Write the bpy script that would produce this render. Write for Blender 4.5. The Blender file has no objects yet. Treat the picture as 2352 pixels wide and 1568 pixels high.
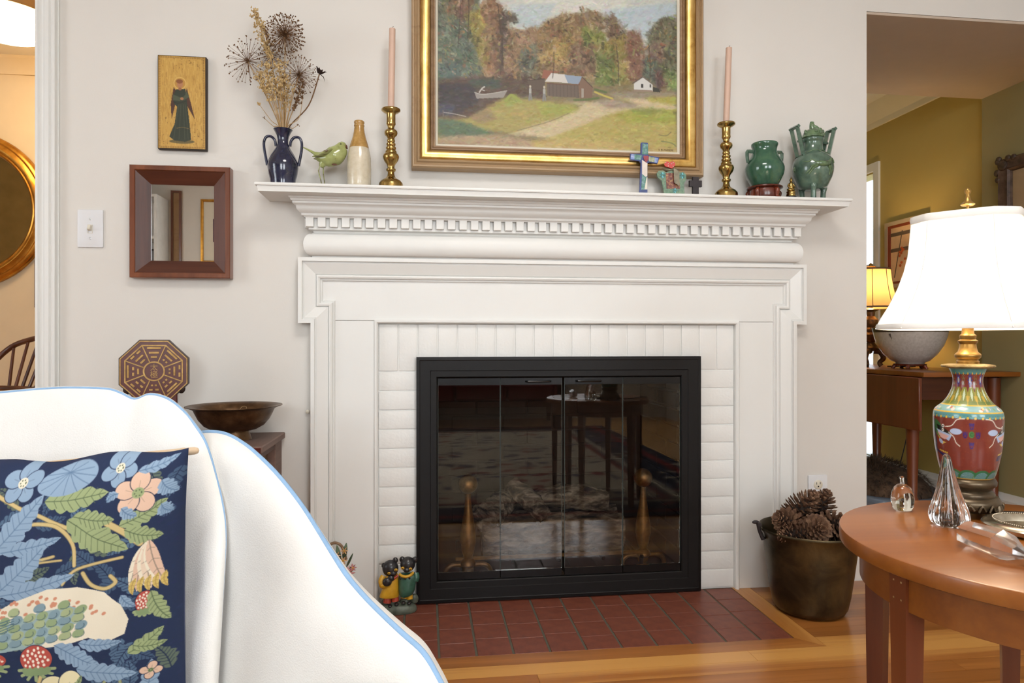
import bpy, bmesh, math, random
import numpy as np
from mathutils import Vector, Matrix

# ------------------------------------------------------------------ camera
SC = bpy.context.scene
COL = SC.collection
F = 1568.0; PSI = math.radians(7.2); DCAM = 2.25; ZCAM = 0.848
CP, SP = math.cos(PSI), math.sin(PSI)
cam_d = bpy.data.cameras.new('camera'); cam_d.lens = 24.0; cam_d.sensor_width = 36.0
cam_d.clip_start = 0.02; cam_d.clip_end = 60
cam = bpy.data.objects.new('camera', cam_d); COL.objects.link(cam)
cam.location = (0, -DCAM, ZCAM); cam.rotation_euler = (math.pi / 2, 0, -PSI)
SC.camera = cam
SC.view_settings.view_transform = 'Standard'; SC.view_settings.look = 'None'
SC.view_settings.gamma = 1.0; SC.view_settings.use_curve_mapping = False
SC.view_settings.exposure = 0.58
FILL_W, LAMP_W, HALL_W, DINE_W = 14.5, 1.25, 7.0, 8.0     # lamp and added fill powers in watts
try:
    SC.cycles.max_bounces = 7; SC.cycles.caustics_reflective = False; SC.cycles.diffuse_bounces = 3; SC.cycles.glossy_bounces = 4; SC.cycles.transmission_bounces = 8; SC.cycles.transparent_max_bounces = 10
    SC.cycles.use_adaptive_sampling = True; SC.cycles.adaptive_threshold = 0.09; SC.cycles.adaptive_min_samples = 16; SC.cycles.use_light_tree = False
    SC.cycles.use_denoising = True; SC.cycles.caustics_refractive = True
    SC.cycles.sample_clamp_indirect = 6.0
except Exception:
    pass
# ------------------------------------------------------------------ world and large lights
wd = bpy.data.worlds.new('world'); SC.world = wd; wd.use_nodes = True
bg = wd.node_tree.nodes['Background']; bg.inputs[0].default_value = (0.80, 0.90, 1.0, 1); bg.inputs[1].default_value = 1.6
def area_light(name, loc, rot, sx, sy, power, color):
    l = bpy.data.lights.new(name, 'AREA'); l.shape = 'RECTANGLE'; l.size = sx; l.size_y = sy
    l.energy = power; l.color = color
    o = bpy.data.objects.new(name, l); COL.objects.link(o); o.location = loc; o.rotation_euler = rot
    return o
# daylight entering through the two windows of the rear wall and the one in the left wall
area_light('daylight_rear_window', (-0.55, -5.12, 1.62), (math.radians(90), 0, 0), 1.2, 1.3, 29, (0.92, 0.96, 1.0))
area_light('daylight_rear_window', (1.35, -5.12, 1.62), (math.radians(90), 0, 0), 1.2, 1.3, 29, (0.92, 0.96, 1.0))
area_light('daylight_side_window', (-3.52, -2.1, 1.5), (math.radians(90), 0, math.radians(-90)), 1.3, 1.3, 16, (0.92, 0.96, 1.0))

# ------------------------------------------------------------------ measuring helpers
def at(u, v, y):
    t = (u - 1176) / F
    k = (y + DCAM) / (CP - t * SP)
    return Vector((k * (SP + t * CP), y, ZCAM + k * (784 - v) / F))
def atk(u, v, k):
    t = (u - 1176) / F
    return Vector((k * (SP + t * CP), k * (CP - t * SP) - DCAM, ZCAM + k * (784 - v) / F))
def mpp(u, y):
    t = (u - 1176) / F
    return (y + DCAM) / (CP - t * SP) / F
def S(r, g, b):
    def f(c):
        c = c / 255.0
        return c / 12.92 if c <= 0.04045 else ((c + 0.055) / 1.055) ** 2.4
    return (f(r), f(g), f(b))
R = math.radians
# ------------------------------------------------------------------ materials
def nmat(name):
    m = bpy.data.materials.new(name); m.use_nodes = True
    nt = m.node_tree; p = nt.nodes['Principled BSDF']
    return m, nt, p
def setp(p, key, val):
    if key in p.inputs: p.inputs[key].default_value = val
def coords(nt, scale=(1, 1, 1), rot=(0, 0, 0), kind='Object'):
    tc = nt.nodes.new('ShaderNodeTexCoord'); mp = nt.nodes.new('ShaderNodeMapping')
    mp.inputs['Scale'].default_value = scale; mp.inputs['Rotation'].default_value = rot
    nt.links.new(tc.outputs[kind], mp.inputs['Vector']); return mp.outputs['Vector']
def noise(nt, vec, scale, detail=4, rough=0.55, dist=0.0):
    n = nt.nodes.new('ShaderNodeTexNoise'); n.inputs['Scale'].default_value = scale
    n.inputs['Detail'].default_value = detail; n.inputs['Roughness'].default_value = rough
    n.inputs['Distortion'].default_value = dist
    nt.links.new(vec, n.inputs['Vector']); return n.outputs['Fac']
def ramp(nt, fac, stops):
    r = nt.nodes.new('ShaderNodeValToRGB'); e = r.color_ramp.elements
    while len(e) < len(stops): e.new(0.5)
    for el, (pos, c) in zip(e, stops):
        el.position = pos; el.color = (c[0], c[1], c[2], 1)
    nt.links.new(fac, r.inputs['Fac']); return r.outputs['Color']
def bump(nt, p, h, strength, dist=0.002):
    b = nt.nodes.new('ShaderNodeBump'); b.inputs['Strength'].default_value = strength
    b.inputs['Distance'].default_value = dist
    nt.links.new(h, b.inputs['Height']); nt.links.new(b.outputs['Normal'], p.inputs['Normal'])
def paint(name, c, rough=0.5, metal=0.0, var=0.06, scale=12, bmp=0.0, bscale=200, coat=0.0, spec=None, bdist=0.001, stretch=(1, 1, 1)):
    m, nt, p = nmat(name)
    vec = coords(nt, stretch)
    a = tuple(max(0, x * (1 - var)) for x in c); b = tuple(min(1, x * (1 + var)) for x in c)
    nt.links.new(ramp(nt, noise(nt, vec, scale), [(0.3, a), (0.7, b)]), p.inputs['Base Color'])
    p.inputs['Roughness'].default_value = rough; p.inputs['Metallic'].default_value = metal
    if coat: setp(p, 'Coat Weight', coat)
    if spec is not None: setp(p, 'Specular IOR Level', spec)
    if bmp: bump(nt, p, noise(nt, vec, bscale, 3), bmp, bdist)
    return m
def mottled(name, stops, scale, rough=0.4, metal=0.0, detail=6, dist=0.0, bmp=0.0, stretch=(1, 1, 1), coat=0.0, bdist=0.002):
    m, nt, p = nmat(name)
    vec = coords(nt, stretch); f = noise(nt, vec, scale, detail, 0.6, dist)
    nt.links.new(ramp(nt, f, stops), p.inputs['Base Color'])
    p.inputs['Roughness'].default_value = rough; p.inputs['Metallic'].default_value = metal
    if coat: setp(p, 'Coat Weight', coat)
    if bmp: bump(nt, p, f, bmp, bdist)
    return m
def wood(name, dark, mid, light, axis=0, scale=9, rough=0.35, coat=0.0, streak=0.06):
    st = [1, 1, 1]; st[axis] = streak
    m, nt, p = nmat(name)
    oi = nt.nodes.new('ShaderNodeObjectInfo')
    tc = nt.nodes.new('ShaderNodeTexCoord')
    add = nt.nodes.new('ShaderNodeVectorMath'); add.operation = 'ADD'
    sc = nt.nodes.new('ShaderNodeVectorMath'); sc.operation = 'SCALE'
    cx = nt.nodes.new('ShaderNodeCombineXYZ')
    for i in range(3): nt.links.new(oi.outputs['Random'], cx.inputs[i])
    nt.links.new(cx.outputs[0], sc.inputs[0]); sc.inputs['Scale'].default_value = 37.0
    nt.links.new(tc.outputs['Object'], add.inputs[0]); nt.links.new(sc.outputs[0], add.inputs[1])
    mp = nt.nodes.new('ShaderNodeMapping'); mp.inputs['Scale'].default_value = st
    nt.links.new(add.outputs[0], mp.inputs['Vector'])
    f1 = noise(nt, mp.outputs[0], scale, 5, 0.6, 0.8)
    f2 = noise(nt, mp.outputs[0], scale * 14, 3, 0.6)
    mx = nt.nodes.new('ShaderNodeMath'); mx.operation = 'MULTIPLY_ADD'
    nt.links.new(f2, mx.inputs[0]); mx.inputs[1].default_value = 0.22; nt.links.new(f1, mx.inputs[2])
    mx2 = nt.nodes.new('ShaderNodeMath'); mx2.operation = 'MULTIPLY_ADD'
    nt.links.new(oi.outputs['Random'], mx2.inputs[0]); mx2.inputs[1].default_value = 0.22 if streak < .1 and name != 'oak floor' else 0.5; nt.links.new(mx.outputs[0], mx2.inputs[2])
    nt.links.new(ramp(nt, mx2.outputs[0], [(0.38, dark), (0.62, mid), (0.92, light)] if name != 'oak floor' else [(0.48, dark), (0.78, mid), (1.0, light)]), p.inputs['Base Color'])
    p.inputs['Roughness'].default_value = rough
    if coat: setp(p, 'Coat Weight', coat); setp(p, 'Coat Roughness', 0.15)
    return m
def glassmat(name, color=(1, 1, 1), rough=0.0, ior=1.5):
    m, nt, p = nmat(name)
    p.inputs['Base Color'].default_value = (*color, 1); p.inputs['Roughness'].default_value = rough
    setp(p, 'Transmission Weight', 1.0); p.inputs['IOR'].default_value = ior
    return m
def panemat(name, tint, refl=0.1):
    m = bpy.data.materials.new(name); m.use_nodes = True; nt = m.node_tree; nt.nodes.clear()
    out = nt.nodes.new('ShaderNodeOutputMaterial'); mix = nt.nodes.new('ShaderNodeMixShader')
    tr = nt.nodes.new('ShaderNodeBsdfTransparent'); tr.inputs[0].default_value = (*tint, 1)
    gl = nt.nodes.new('ShaderNodeBsdfGlossy'); gl.inputs[0].default_value = (1, 1, 1, 1); gl.inputs['Roughness'].default_value = 0.01
    fr = nt.nodes.new('ShaderNodeFresnel'); fr.inputs[0].default_value = 1.5
    ad = nt.nodes.new('ShaderNodeMath'); ad.operation = 'ADD'
    if refl is None: mix.inputs[0].default_value = 0.05
    else: ad.inputs[1].default_value = refl; nt.links.new(fr.outputs[0], ad.inputs[0]); nt.links.new(ad.outputs[0], mix.inputs[0])
    nt.links.new(tr.outputs[0], mix.inputs[1]); nt.links.new(gl.outputs[0], mix.inputs[2])
    nt.links.new(mix.outputs[0], out.inputs['Surface']); return m
def emit(name, c, st):
    m, nt, p = nmat(name)
    p.inputs['Base Color'].default_value = (*c, 1)
    setp(p, 'Emission Color', (*c, 1)); setp(p, 'Emission Strength', st); return m
def shademat(name, c, trans=0.6):
    m = bpy.data.materials.new(name); m.use_nodes = True; nt = m.node_tree; nt.nodes.clear()
    out = nt.nodes.new('ShaderNodeOutputMaterial'); mix = nt.nodes.new('ShaderNodeMixShader'); mix.inputs[0].default_value = trans
    a = nt.nodes.new('ShaderNodeBsdfDiffuse'); b = nt.nodes.new('ShaderNodeBsdfTranslucent')
    tc = nt.nodes.new('ShaderNodeTexCoord'); n = nt.nodes.new('ShaderNodeTexNoise'); n.inputs['Scale'].default_value = 60
    nt.links.new(tc.outputs['Object'], n.inputs['Vector'])
    col = ramp(nt, n.outputs['Fac'], [(0.2, tuple(x * 0.97 for x in c)), (0.8, c)])
    nt.links.new(col, a.inputs[0]); nt.links.new(col, b.inputs[0])
    nt.links.new(a.outputs[0], mix.inputs[1]); nt.links.new(b.outputs[0], mix.inputs[2]); nt.links.new(mix.outputs[0], out.inputs['Surface'])
    return m
def colmat(name, rough=0.5, coat=0.0, bmp=0.0, bscale=300, bdist=0.001, spec=None):
    m, nt, p = nmat(name)
    a = nt.nodes.new('ShaderNodeVertexColor'); a.layer_name = 'Col'
    nt.links.new(a.outputs['Color'], p.inputs['Base Color']); p.inputs['Roughness'].default_value = rough
    if coat: setp(p, 'Coat Weight', coat)
    if spec is not None: setp(p, 'Specular IOR Level', spec)
    if bmp: bump(nt, p, noise(nt, coords(nt), bscale, 4), bmp, bdist)
    return m

M = {}
M['wall'] = paint('cream wall paint', S(224, 219, 212), 0.7, 0, 0.015, 3, 0.15, 260)
M['white'] = paint('white gloss paint', S(232, 231, 227), 0.42, 0, 0.012, 5, 0.12, 90)
M['brickwhite'] = paint('white painted brick', S(234, 233, 229), 0.5, 0, 0.02, 10, 0.5, 70, bdist=0.002)
M['plastic'] = paint('white plastic', S(228, 228, 230), 0.3, 0, 0.01)
M['ivory'] = paint('ivory plastic', S(222, 214, 196), 0.35, 0, 0.02)
M['slot'] = paint('dark slot', S(25, 22, 20), 0.6)
M['screw'] = paint('steel screw', S(190, 190, 190), 0.3, 1.0)
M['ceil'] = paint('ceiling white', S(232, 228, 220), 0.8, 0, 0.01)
M['hallwall'] = paint('hall wall paint', S(222, 205, 175), 0.6, 0, 0.02)
M['diningwall'] = paint('dining ochre lamplit wall paint', S(186, 164, 96), 0.75, 0, 0.03, 3)
M['greenwall'] = paint('dining olive daylit wall paint', S(160, 148, 104), 0.75, 0, 0.03, 3)  # olive against ochre partly stands for daylight against lamplight
M['soffit'] = paint('soffit shade colour', S(196, 178, 160), 0.8, 0, 0.02)  # tan brown puts the underside's shade into the colour
M['oak'] = wood('oak floor', S(132, 78, 34), S(176, 112, 54), S(216, 158, 84), 0, 8, 0.28, 0.25)
M['oaky'] = wood('oak border', S(140, 84, 36), S(178, 116, 54), S(205, 146, 78), 1, 8, 0.28, 0.25)
M['seam'] = paint('floor seam', S(60, 36, 18), 0.8)
M['tile'] = mottled('red quarry tile', [(0.3, S(106, 56, 42)), (0.6, S(128, 70, 52)), (0.85, S(144, 84, 66))], 30, 0.42, bmp=0.1)
M['grout'] = paint('grey green grout', S(92, 88, 74), 0.9, 0, 0.1, 60)
M['black'] = paint('black powder coat', S(15, 13, 13), 0.5, 0, 0.1, 40, 0.15, 400, spec=0.3)
M['blackgloss'] = paint('black gloss metal', S(14, 13, 13), 0.25, 0.3, 0.1)
M['soot'] = paint('sooty fire brick', S(62, 50, 42), 0.9, 0, 0.3, 8, 0.3, 60)
M['sootjoint'] = paint('sooty mortar', S(28, 24, 22), 0.95)
M['fireglass'] = panemat('tinted fire glass', (0.87, 0.86, 0.84), -0.003)
M['edge_glass'] = paint('glass edge', S(70, 78, 76), 0.2)
M['brass'] = mottled('polished brass', [(0.3, S(150, 122, 66)), (0.7, S(192, 164, 104))], 25, 0.2, 1.0)
M['andiron'] = mottled('dull brass', [(0.3, S(124, 86, 42)), (0.7, S(180, 132, 76))], 40, 0.42, 0.65)
M['candle'] = paint('peach candle wax', S(212, 178, 158), 0.5, 0, 0.03, 30)
M['wick'] = paint('candle wick', S(50, 42, 38), 0.9)
M['blueglaze'] = mottled('dark blue glaze', [(0.3, S(22, 26, 46)), (0.6, S(34, 38, 66)), (0.85, S(66, 66, 90))], 40, 0.14, coat=0.5)
M['tan'] = mottled('dried tan flower', [(0.3, S(172, 138, 88)), (0.7, S(224, 196, 142))], 60, 0.9)
M['straw'] = mottled('dried straw stem', [(0.3, S(150, 116, 74)), (0.7, S(196, 164, 116))], 60, 0.9)
M['drybrown'] = mottled('dried brown floret', [(0.3, S(78, 52, 32)), (0.7, S(136, 98, 62))], 80, 0.9)
M['darkpetal'] = mottled('dark dried petal', [(0.3, S(30, 18, 14)), (0.7, S(58, 36, 28))], 80, 0.85)
M['birdgreen'] = mottled('pale green crackle glaze', [(0.28, S(96, 92, 52)), (0.36, S(150, 156, 96)), (0.75, S(174, 180, 116))], 45, 0.18, coat=0.4)
M['birdwing'] = mottled('rubbed green glaze', [(0.38, S(96, 80, 48)), (0.48, S(148, 152, 96)), (0.8, S(170, 176, 112))], 55, 0.25, coat=0.3, stretch=(0.35, 1, 1))
M['brownpatch'] = paint('worn brown patch', S(98, 62, 44), 0.5)
M['stone_tan'] = mottled('ochre salt glaze', [(0.3, S(158, 118, 58)), (0.7, S(190, 150, 88))], 60, 0.22, coat=0.4)
M['stone_cream'] = mottled('cream salt glaze', [(0.3, S(200, 186, 160)), (0.7, S(218, 207, 186))], 50, 0.22, coat=0.4)
M['greenglaze'] = mottled('jade green glaze', [(0.3, S(40, 76, 60)), (0.55, S(56, 96, 74)), (0.8, S(84, 116, 80))], 22, 0.12, coat=0.5)
M['celadon'] = mottled('celadon green glaze', [(0.3, S(66, 88, 74)), (0.55, S(90, 114, 98)), (0.8, S(114, 132, 110))], 40, 0.16, coat=0.5)
M['celadon_d'] = mottled('celadon relief glaze', [(0.3, S(60, 78, 54)), (0.55, S(96, 122, 88)), (0.8, S(124, 142, 104))], 60, 0.16, coat=0.5)
M['rosewood'] = wood('dark rosewood', S(52, 18, 10), S(84, 32, 18), S(120, 52, 30), 0, 12, 0.25, 0.3)
M['cherry'] = wood('cherry wood', S(92, 43, 10), S(122, 64, 17), S(146, 84, 26), 0, 7, 0.36, 0.2)
M['cherryv'] = wood('cherry wood upright', S(80, 36, 17), S(106, 50, 25), S(124, 66, 36), 2, 7, 0.32, 0.3)
M['walnutv'] = wood('walnut upright', S(66, 34, 20), S(100, 54, 34), S(132, 76, 48), 2, 9, 0.3, 0.3)
M['walnuth'] = wood('walnut level', S(66, 34, 20), S(100, 54, 34), S(132, 76, 48), 0, 9, 0.3, 0.3)
M['mahog'] = wood('dark mahogany', S(44, 20, 14), S(74, 36, 24), S(100, 54, 36), 0, 9, 0.3, 0.3)
M['mahogv'] = wood('dark mahogany upright', S(44, 20, 14), S(74, 36, 24), S(100, 54, 36), 2, 9, 0.3, 0.3)
M['greywood'] = wood('weathered brown wood', S(72, 52, 46), S(104, 80, 72), S(128, 104, 94), 1, 9, 0.6)
M['tintmirror'] = paint('reflection tinted mirror', (0.36, 0.29, 0.15), 0.03, 1.0, 0.1)  # olive tint put into the glass for a dark reflection
M['mirror'] = paint('mirror silver', (0.9, 0.9, 0.88), 0.01, 1.0, 0.0)
M['framewood'] = wood('gilt washed wood', S(112, 84, 58), S(144, 112, 80), S(170, 140, 104), 0, 22, 0.5, streak=0.15)
M['gilt'] = mottled('worn gold leaf', [(0.28, S(124, 84, 40)), (0.42, S(196, 156, 86)), (0.75, S(234, 202, 132))], 14, 0.28, 0.9, detail=8)
M['gold'] = mottled('gold frame', [(0.3, S(168, 112, 40)), (0.7, S(214, 160, 72))], 20, 0.3, 0.9)
M['liner'] = paint('ivory linen liner', S(226, 218, 200), 0.7, 0, 0.02)
M['iron'] = paint('dark iron', S(52, 46, 48), 0.6, 0.2, 0.15, 60, 0.3, 200)
M['bronze'] = mottled('brown bronze', [(0.3, S(70, 50, 34)), (0.55, S(104, 78, 54)), (0.8, S(138, 108, 78))], 24, 0.34, 0.85)
M['potbrass'] = mottled('aged brass pot', [(0.30, S(44, 38, 28)), (0.48, S(72, 62, 44)), (0.62, S(92, 80, 56)), (0.8, S(128, 112, 80))], 9, 0.36, 0.75, detail=9, dist=0.6, bmp=0.15)
M['cone'] = mottled('pine cone scale', [(0.3, S(76, 52, 40)), (0.52, S(120, 88, 66)), (0.75, S(172, 138, 108))], 40, 0.75)
M['conecore'] = paint('pine cone core', S(38, 25, 18), 0.9)
M['clear'] = glassmat('clear glass', (1, 1, 1), 0.0, 1.5)
M['clearyel'] = glassmat('pale yellow glass', (1.0, 0.98, 0.88), 0.0, 1.48)
M['quartz'] = glassmat('rose tinged quartz', (1.0, 0.965, 0.95), 0.16, 1.5)
M['silver'] = mottled('worn silver', [(0.3, S(150, 138, 118)), (0.7, S(206, 198, 182))], 30, 0.24, 1.0)
M['shade'] = shademat('white silk shade', (0.93, 0.91, 0.88), 0.55)
M['shadetrim'] = paint('white shade trim', S(236, 232, 226), 0.7)
M['tanshade'] = shademat('tan silk shade', S(206, 168, 116), 0.28)
M['browntrim'] = paint('brown shade trim', S(110, 84, 60), 0.8)
M['bulb'] = paint('bulb glass', S(250, 246, 236), 0.3)
M['lampbase'] = mottled('dark bronze stand', [(0.3, S(62, 50, 36)), (0.7, S(104, 88, 66))], 30, 0.32, 0.6)
M['antbrass'] = mottled('antique brass', [(0.3, S(126, 92, 40)), (0.7, S(176, 140, 76))], 30, 0.35, 0.8)
M['collar'] = mottled('pierced brass collar', [(0.3, S(116, 96, 60)), (0.7, S(190, 166, 116))], 60, 0.4, 0.6)
M['blanket'] = paint('white wool blanket', S(240, 238, 234), 0.95, 0, 0.012, 20, 0.6, 420, spec=0.1)
M['binding'] = paint('light blue binding', S(150, 184, 220), 0.9, 0, 0.05, 60, 0.4, 300, spec=0.1)
M['uphol'] = paint('tan upholstery', S(150, 128, 100), 0.9, 0, 0.05, 60, 0.3, 300)
M['redfab'] = paint('dark red fabric', S(104, 28, 28), 0.9, 0, 0.12, 40, 0.3, 300)
M['fur'] = mottled('brown fur', [(0.3, S(52, 40, 32)), (0.7, S(112, 86, 66))], 30, 0.95, stretch=(1, 1, 0.3))
M['bluerim'] = paint('blue grey glossy rim', S(120, 132, 150), 0.25, 0.3)
M['darkgreen'] = paint('dark green fabric', S(44, 50, 36), 0.9)
M['bowlwhite'] = mottled('speckled white stoneware', [(0.3, S(190, 180, 170)), (0.7, S(214, 206, 198))], 90, 0.3, coat=0.3)
M['bowldark'] = paint('dark rim glaze', S(58, 46, 36), 0.3)
M['ash'] = mottled('charred ceramic log', [(0.34, S(34, 28, 25)), (0.46, S(104, 88, 74)), (0.58, S(168, 148, 128)), (0.74, S(226, 208, 188))], 42, 0.9, detail=8, dist=0.4, bmp=1.0, stretch=(0.3, 1, 1), bdist=0.02)
M['ember'] = mottled('ember pebble', [(0.3, S(80, 62, 48)), (0.7, S(160, 132, 108))], 40, 0.9)
M['cord'] = paint('dark cord', S(34, 26, 22), 0.5)
M['catblack'] = paint('black enamel', S(34, 32, 34), 0.35, 0, 0.2, 40, coat=0.2)
M['catyellow'] = mottled('worn yellow enamel', [(0.26, S(96, 62, 20)), (0.36, S(196, 146, 34)), (0.8, S(222, 172, 52))], 45, 0.35)
M['catgreen'] = mottled('green enamel', [(0.3, S(36, 74, 60)), (0.7, S(66, 110, 92))], 30, 0.3, coat=0.2)
M['catred'] = mottled('red enamel', [(0.3, S(140, 44, 30)), (0.7, S(184, 74, 52))], 50, 0.4)
M['catbase'] = mottled('grey green enamel', [(0.3, S(52, 62, 52)), (0.7, S(104, 110, 96))], 30, 0.45)
M['pink'] = mottled('dusty pink enamel', [(0.3, S(170, 104, 104)), (0.7, S(208, 150, 146))], 40, 0.5)
M['peachflower'] = mottled('peach enamel', [(0.3, S(200, 150, 104)), (0.7, S(228, 190, 146))], 40, 0.5)
M['leafenamel'] = mottled('leaf green enamel', [(0.3, S(60, 78, 56)), (0.7, S(100, 118, 88))], 40, 0.5)
M['twine'] = mottled('brown basket enamel', [(0.3, S(110, 84, 62)), (0.7, S(160, 130, 100))], 60, 0.6)
M['bookwhite'] = paint('shelf white', S(232, 232, 230), 0.5)
M['chinalac'] = paint('red brown lacquer', S(88, 34, 26), 0.35, 0, 0.12, 30, coat=0.3)
M['chinagold'] = mottled('gold lacquer', [(0.3, S(150, 112, 58)), (0.7, S(198, 158, 92))], 60, 0.45, 0.35)
M['bamboo'] = mottled('pale wood finial', [(0.3, S(204, 172, 136)), (0.7, S(230, 206, 176))], 30, 0.5, stretch=(0.3, 1, 1))
M['skyglow'] = emit('bright window daylight', (0.9, 0.95, 1.0), 5.0)

# ------------------------------------------------------------------ geometry helpers: each returns (verts, faces)
def merge(*gs):
    V = []; Fc = []
    for v, f in gs:
        o = len(V); V.extend(v); Fc.extend([tuple(i + o for i in q) for q in f])
    return V, Fc
def xf(g, m):
    return [tuple(m @ Vector(p)) for p in g[0]], g[1]
def mv(g, x, y, z):
    return [(p[0] + x, p[1] + y, p[2] + z) for p in g[0]], g[1]
def box(x0, x1, y0, y1, z0, z1, bev=0.0, seg=2):
    if bev <= 0:
        V = [(x0, y0, z0), (x1, y0, z0), (x1, y1, z0), (x0, y1, z0), (x0, y0, z1), (x1, y0, z1), (x1, y1, z1), (x0, y1, z1)]
        return V, [(3, 2, 1, 0), (4, 5, 6, 7), (0, 1, 5, 4), (1, 2, 6, 5), (2, 3, 7, 6), (3, 0, 4, 7)]
    bm = bmesh.new(); bmesh.ops.create_cube(bm, size=1.0)
    for v in bm.verts:
        v.co = Vector(((x0 + x1) / 2 + v.co.x * (x1 - x0), (y0 + y1) / 2 + v.co.y * (y1 - y0), (z0 + z1) / 2 + v.co.z * (z1 - z0)))
    bmesh.ops.bevel(bm, geom=list(bm.edges), offset=bev, segments=seg, affect='EDGES', profile=0.6)
    bm.verts.index_update()
    V = [tuple(v.co) for v in bm.verts]; Fc = [tuple(v.index for v in f.verts) for f in bm.faces]; bm.free()
    return V, Fc
def taper_leg(x0, x1, y0, y1, z0, z1, s):
    V, Fc = box(x0, x1, y0, y1, z0, z1); cx, cy = (x0 + x1) / 2, (y0 + y1) / 2
    V = [(cx + (p[0] - cx) * s, cy + (p[1] - cy) * s, p[2]) if abs(p[2] - z0) < 1e-6 else p for p in V]
    return V, Fc
def lathe(prof, n=40, c=(0, 0, 0), caps=True):
    V = []; Fc = []
    for r, z in prof:
        for i in range(n):
            a = 2 * math.pi * i / n; V.append((c[0] + r * math.cos(a), c[1] + r * math.sin(a), c[2] + z))
    for j in range(len(prof) - 1):
        for i in range(n):
            k = (i + 1) % n; Fc.append((j * n + i, j * n + k, (j + 1) * n + k, (j + 1) * n + i))
    if caps:
        if prof[0][0] > 1e-5: Fc.append(tuple(reversed(range(n))))
        if prof[-1][0] > 1e-5: Fc.append(tuple((len(prof) - 1) * n + i for i in range(n)))
    return V, Fc
def spline(pts, n=6, closed=False):
    P = [Vector(p) for p in pts]; out = []; m = len(P)
    rng = range(m if closed else m - 1)
    for i in rng:
        if closed: p0, p1, p2, p3 = P[i - 1], P[i], P[(i + 1) % m], P[(i + 2) % m]
        else: p0, p1, p2, p3 = P[max(i - 1, 0)], P[i], P[i + 1], P[min(i + 2, m - 1)]
        for j in range(n):
            t = j / n
            out.append(0.5 * ((2 * p1) + (p2 - p0) * t + (2 * p0 - 5 * p1 + 4 * p2 - p3) * t * t + (3 * p1 - p0 - 3 * p2 + p3) * t ** 3))
    if not closed: out.append(P[-1])
    return out
def tube(path, r, n=8, closed=False, flat=1.0, caps=True):
    P = [Vector(p) for p in path]; m = len(P); V = []; Fc = []
    rr = r if hasattr(r, '__len__') else [r] * m
    if len(rr) != m:
        rr = [float(np.interp(i / (m - 1), np.linspace(0, 1, len(rr)), rr)) for i in range(m)]
    up = None
    for i in range(m):
        if closed: d = P[(i + 1) % m] - P[i - 1]
        else: d = P[min(i + 1, m - 1)] - P[max(i - 1, 0)]
        if d.length < 1e-9: d = Vector((0, 0, 1))
        d.normalize()
        if up is None:
            up = Vector((0, 0, 1)) if abs(d.z) < 0.9 else Vector((0, 1, 0))
        a = d.cross(up)
        if a.length < 1e-6: a = d.cross(Vector((1, 0, 0)))
        a.normalize(); b = a.cross(d); b.normalize(); up = b
        for j in range(n):
            t = 2 * math.pi * j / n
            V.append(tuple(P[i] + a * (math.cos(t) * rr[i]) + b * (math.sin(t) * rr[i] * flat)))
    for i in range(m if closed else m - 1):
        o = i * n; q = ((i + 1) % m) * n
        for j in range(n):
            k = (j + 1) % n; Fc.append((o + j, q + j, q + k, o + k))
    if not closed and caps:
        Fc.append(tuple(range(n))); Fc.append(tuple(reversed(range((m - 1) * n, m * n))))
    return V, Fc
def sphere(c, r, n=16, m=10):
    if not hasattr(r, '__len__'): r = (r, r, r)
    V = [(c[0], c[1], c[2] - r[2])]; Fc = []
    for j in range(1, m):
        a = -math.pi / 2 + math.pi * j / m
        for i in range(n):
            b = 2 * math.pi * i / n
            V.append((c[0] + r[0] * math.cos(a) * math.cos(b), c[1] + r[1] * math.cos(a) * math.sin(b), c[2] + r[2] * math.sin(a)))
    V.append((c[0], c[1], c[2] + r[2])); t = len(V) - 1
    for i in range(n): Fc.append((0, 1 + (i + 1) % n, 1 + i))
    for j in range(m - 2):
        for i in range(n):
            a = 1 + j * n; k = (i + 1) % n; Fc.append((a + i, a + k, a + n + k, a + n + i))
    a = 1 + (m - 2) * n
    for i in range(n): Fc.append((a + i, a + (i + 1) % n, t))
    return V, Fc
def prism(poly, y0, y1):            # XZ outline extruded along Y (poly counter-clockwise seen from -Y)
    n = len(poly)
    V = [(p[0], y0, p[1]) for p in poly] + [(p[0], y1, p[1]) for p in poly]
    Fc = [tuple(range(n)), tuple(reversed(range(n, 2 * n)))]
    for i in range(n):
        k = (i + 1) % n; Fc.append((i, i + n, k + n, k))
    return V, Fc
def prismz(poly, z0, z1):
    n = len(poly)
    V = [(p[0], p[1], z0) for p in poly] + [(p[0], p[1], z1) for p in poly]
    Fc = [tuple(reversed(range(n))), tuple(range(n, 2 * n))]
    for i in range(n):
        k = (i + 1) % n; Fc.append((i, k, k + n, i + n))
    return V, Fc
def sweep(path, prof, fn, closed=False):
    """mitred sweep: 2D path, profile of (offset to the left of travel, height), fn(px,py,h) -> xyz"""
    P = [Vector((p[0], p[1])) for p in path]; m = len(P); V = []; Fc = []
    for i in range(m):
        if closed or 0 < i < m - 1:
            d0 = (P[i] - P[i - 1]).normalized(); d1 = (P[(i + 1) % m] - P[i]).normalized()
            n0 = Vector((-d0.y, d0.x)); n1 = Vector((-d1.y, d1.x)); b = (n0 + n1)
            nn = b / max(1e-6, (1 + n0.dot(n1)))
        else:
            d = (P[1] - P[0]) if i == 0 else (P[-1] - P[-2]); d.normalize(); nn = Vector((-d.y, d.x))
        for o, h in prof:
            q = P[i] + nn * o; V.append(tuple(fn(q.x, q.y, h)))
    k = len(prof)
    for i in range(m if closed else m - 1):
        a = i * k; b = ((i + 1) % m) * k
        for j in range(k - 1): Fc.append((a + j, b + j, b + j + 1, a + j + 1))
    if not closed:
        Fc.append(tuple(reversed(range(k)))); Fc.append(tuple(range((m - 1) * k, m * k)))
    return V, Fc
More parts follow.
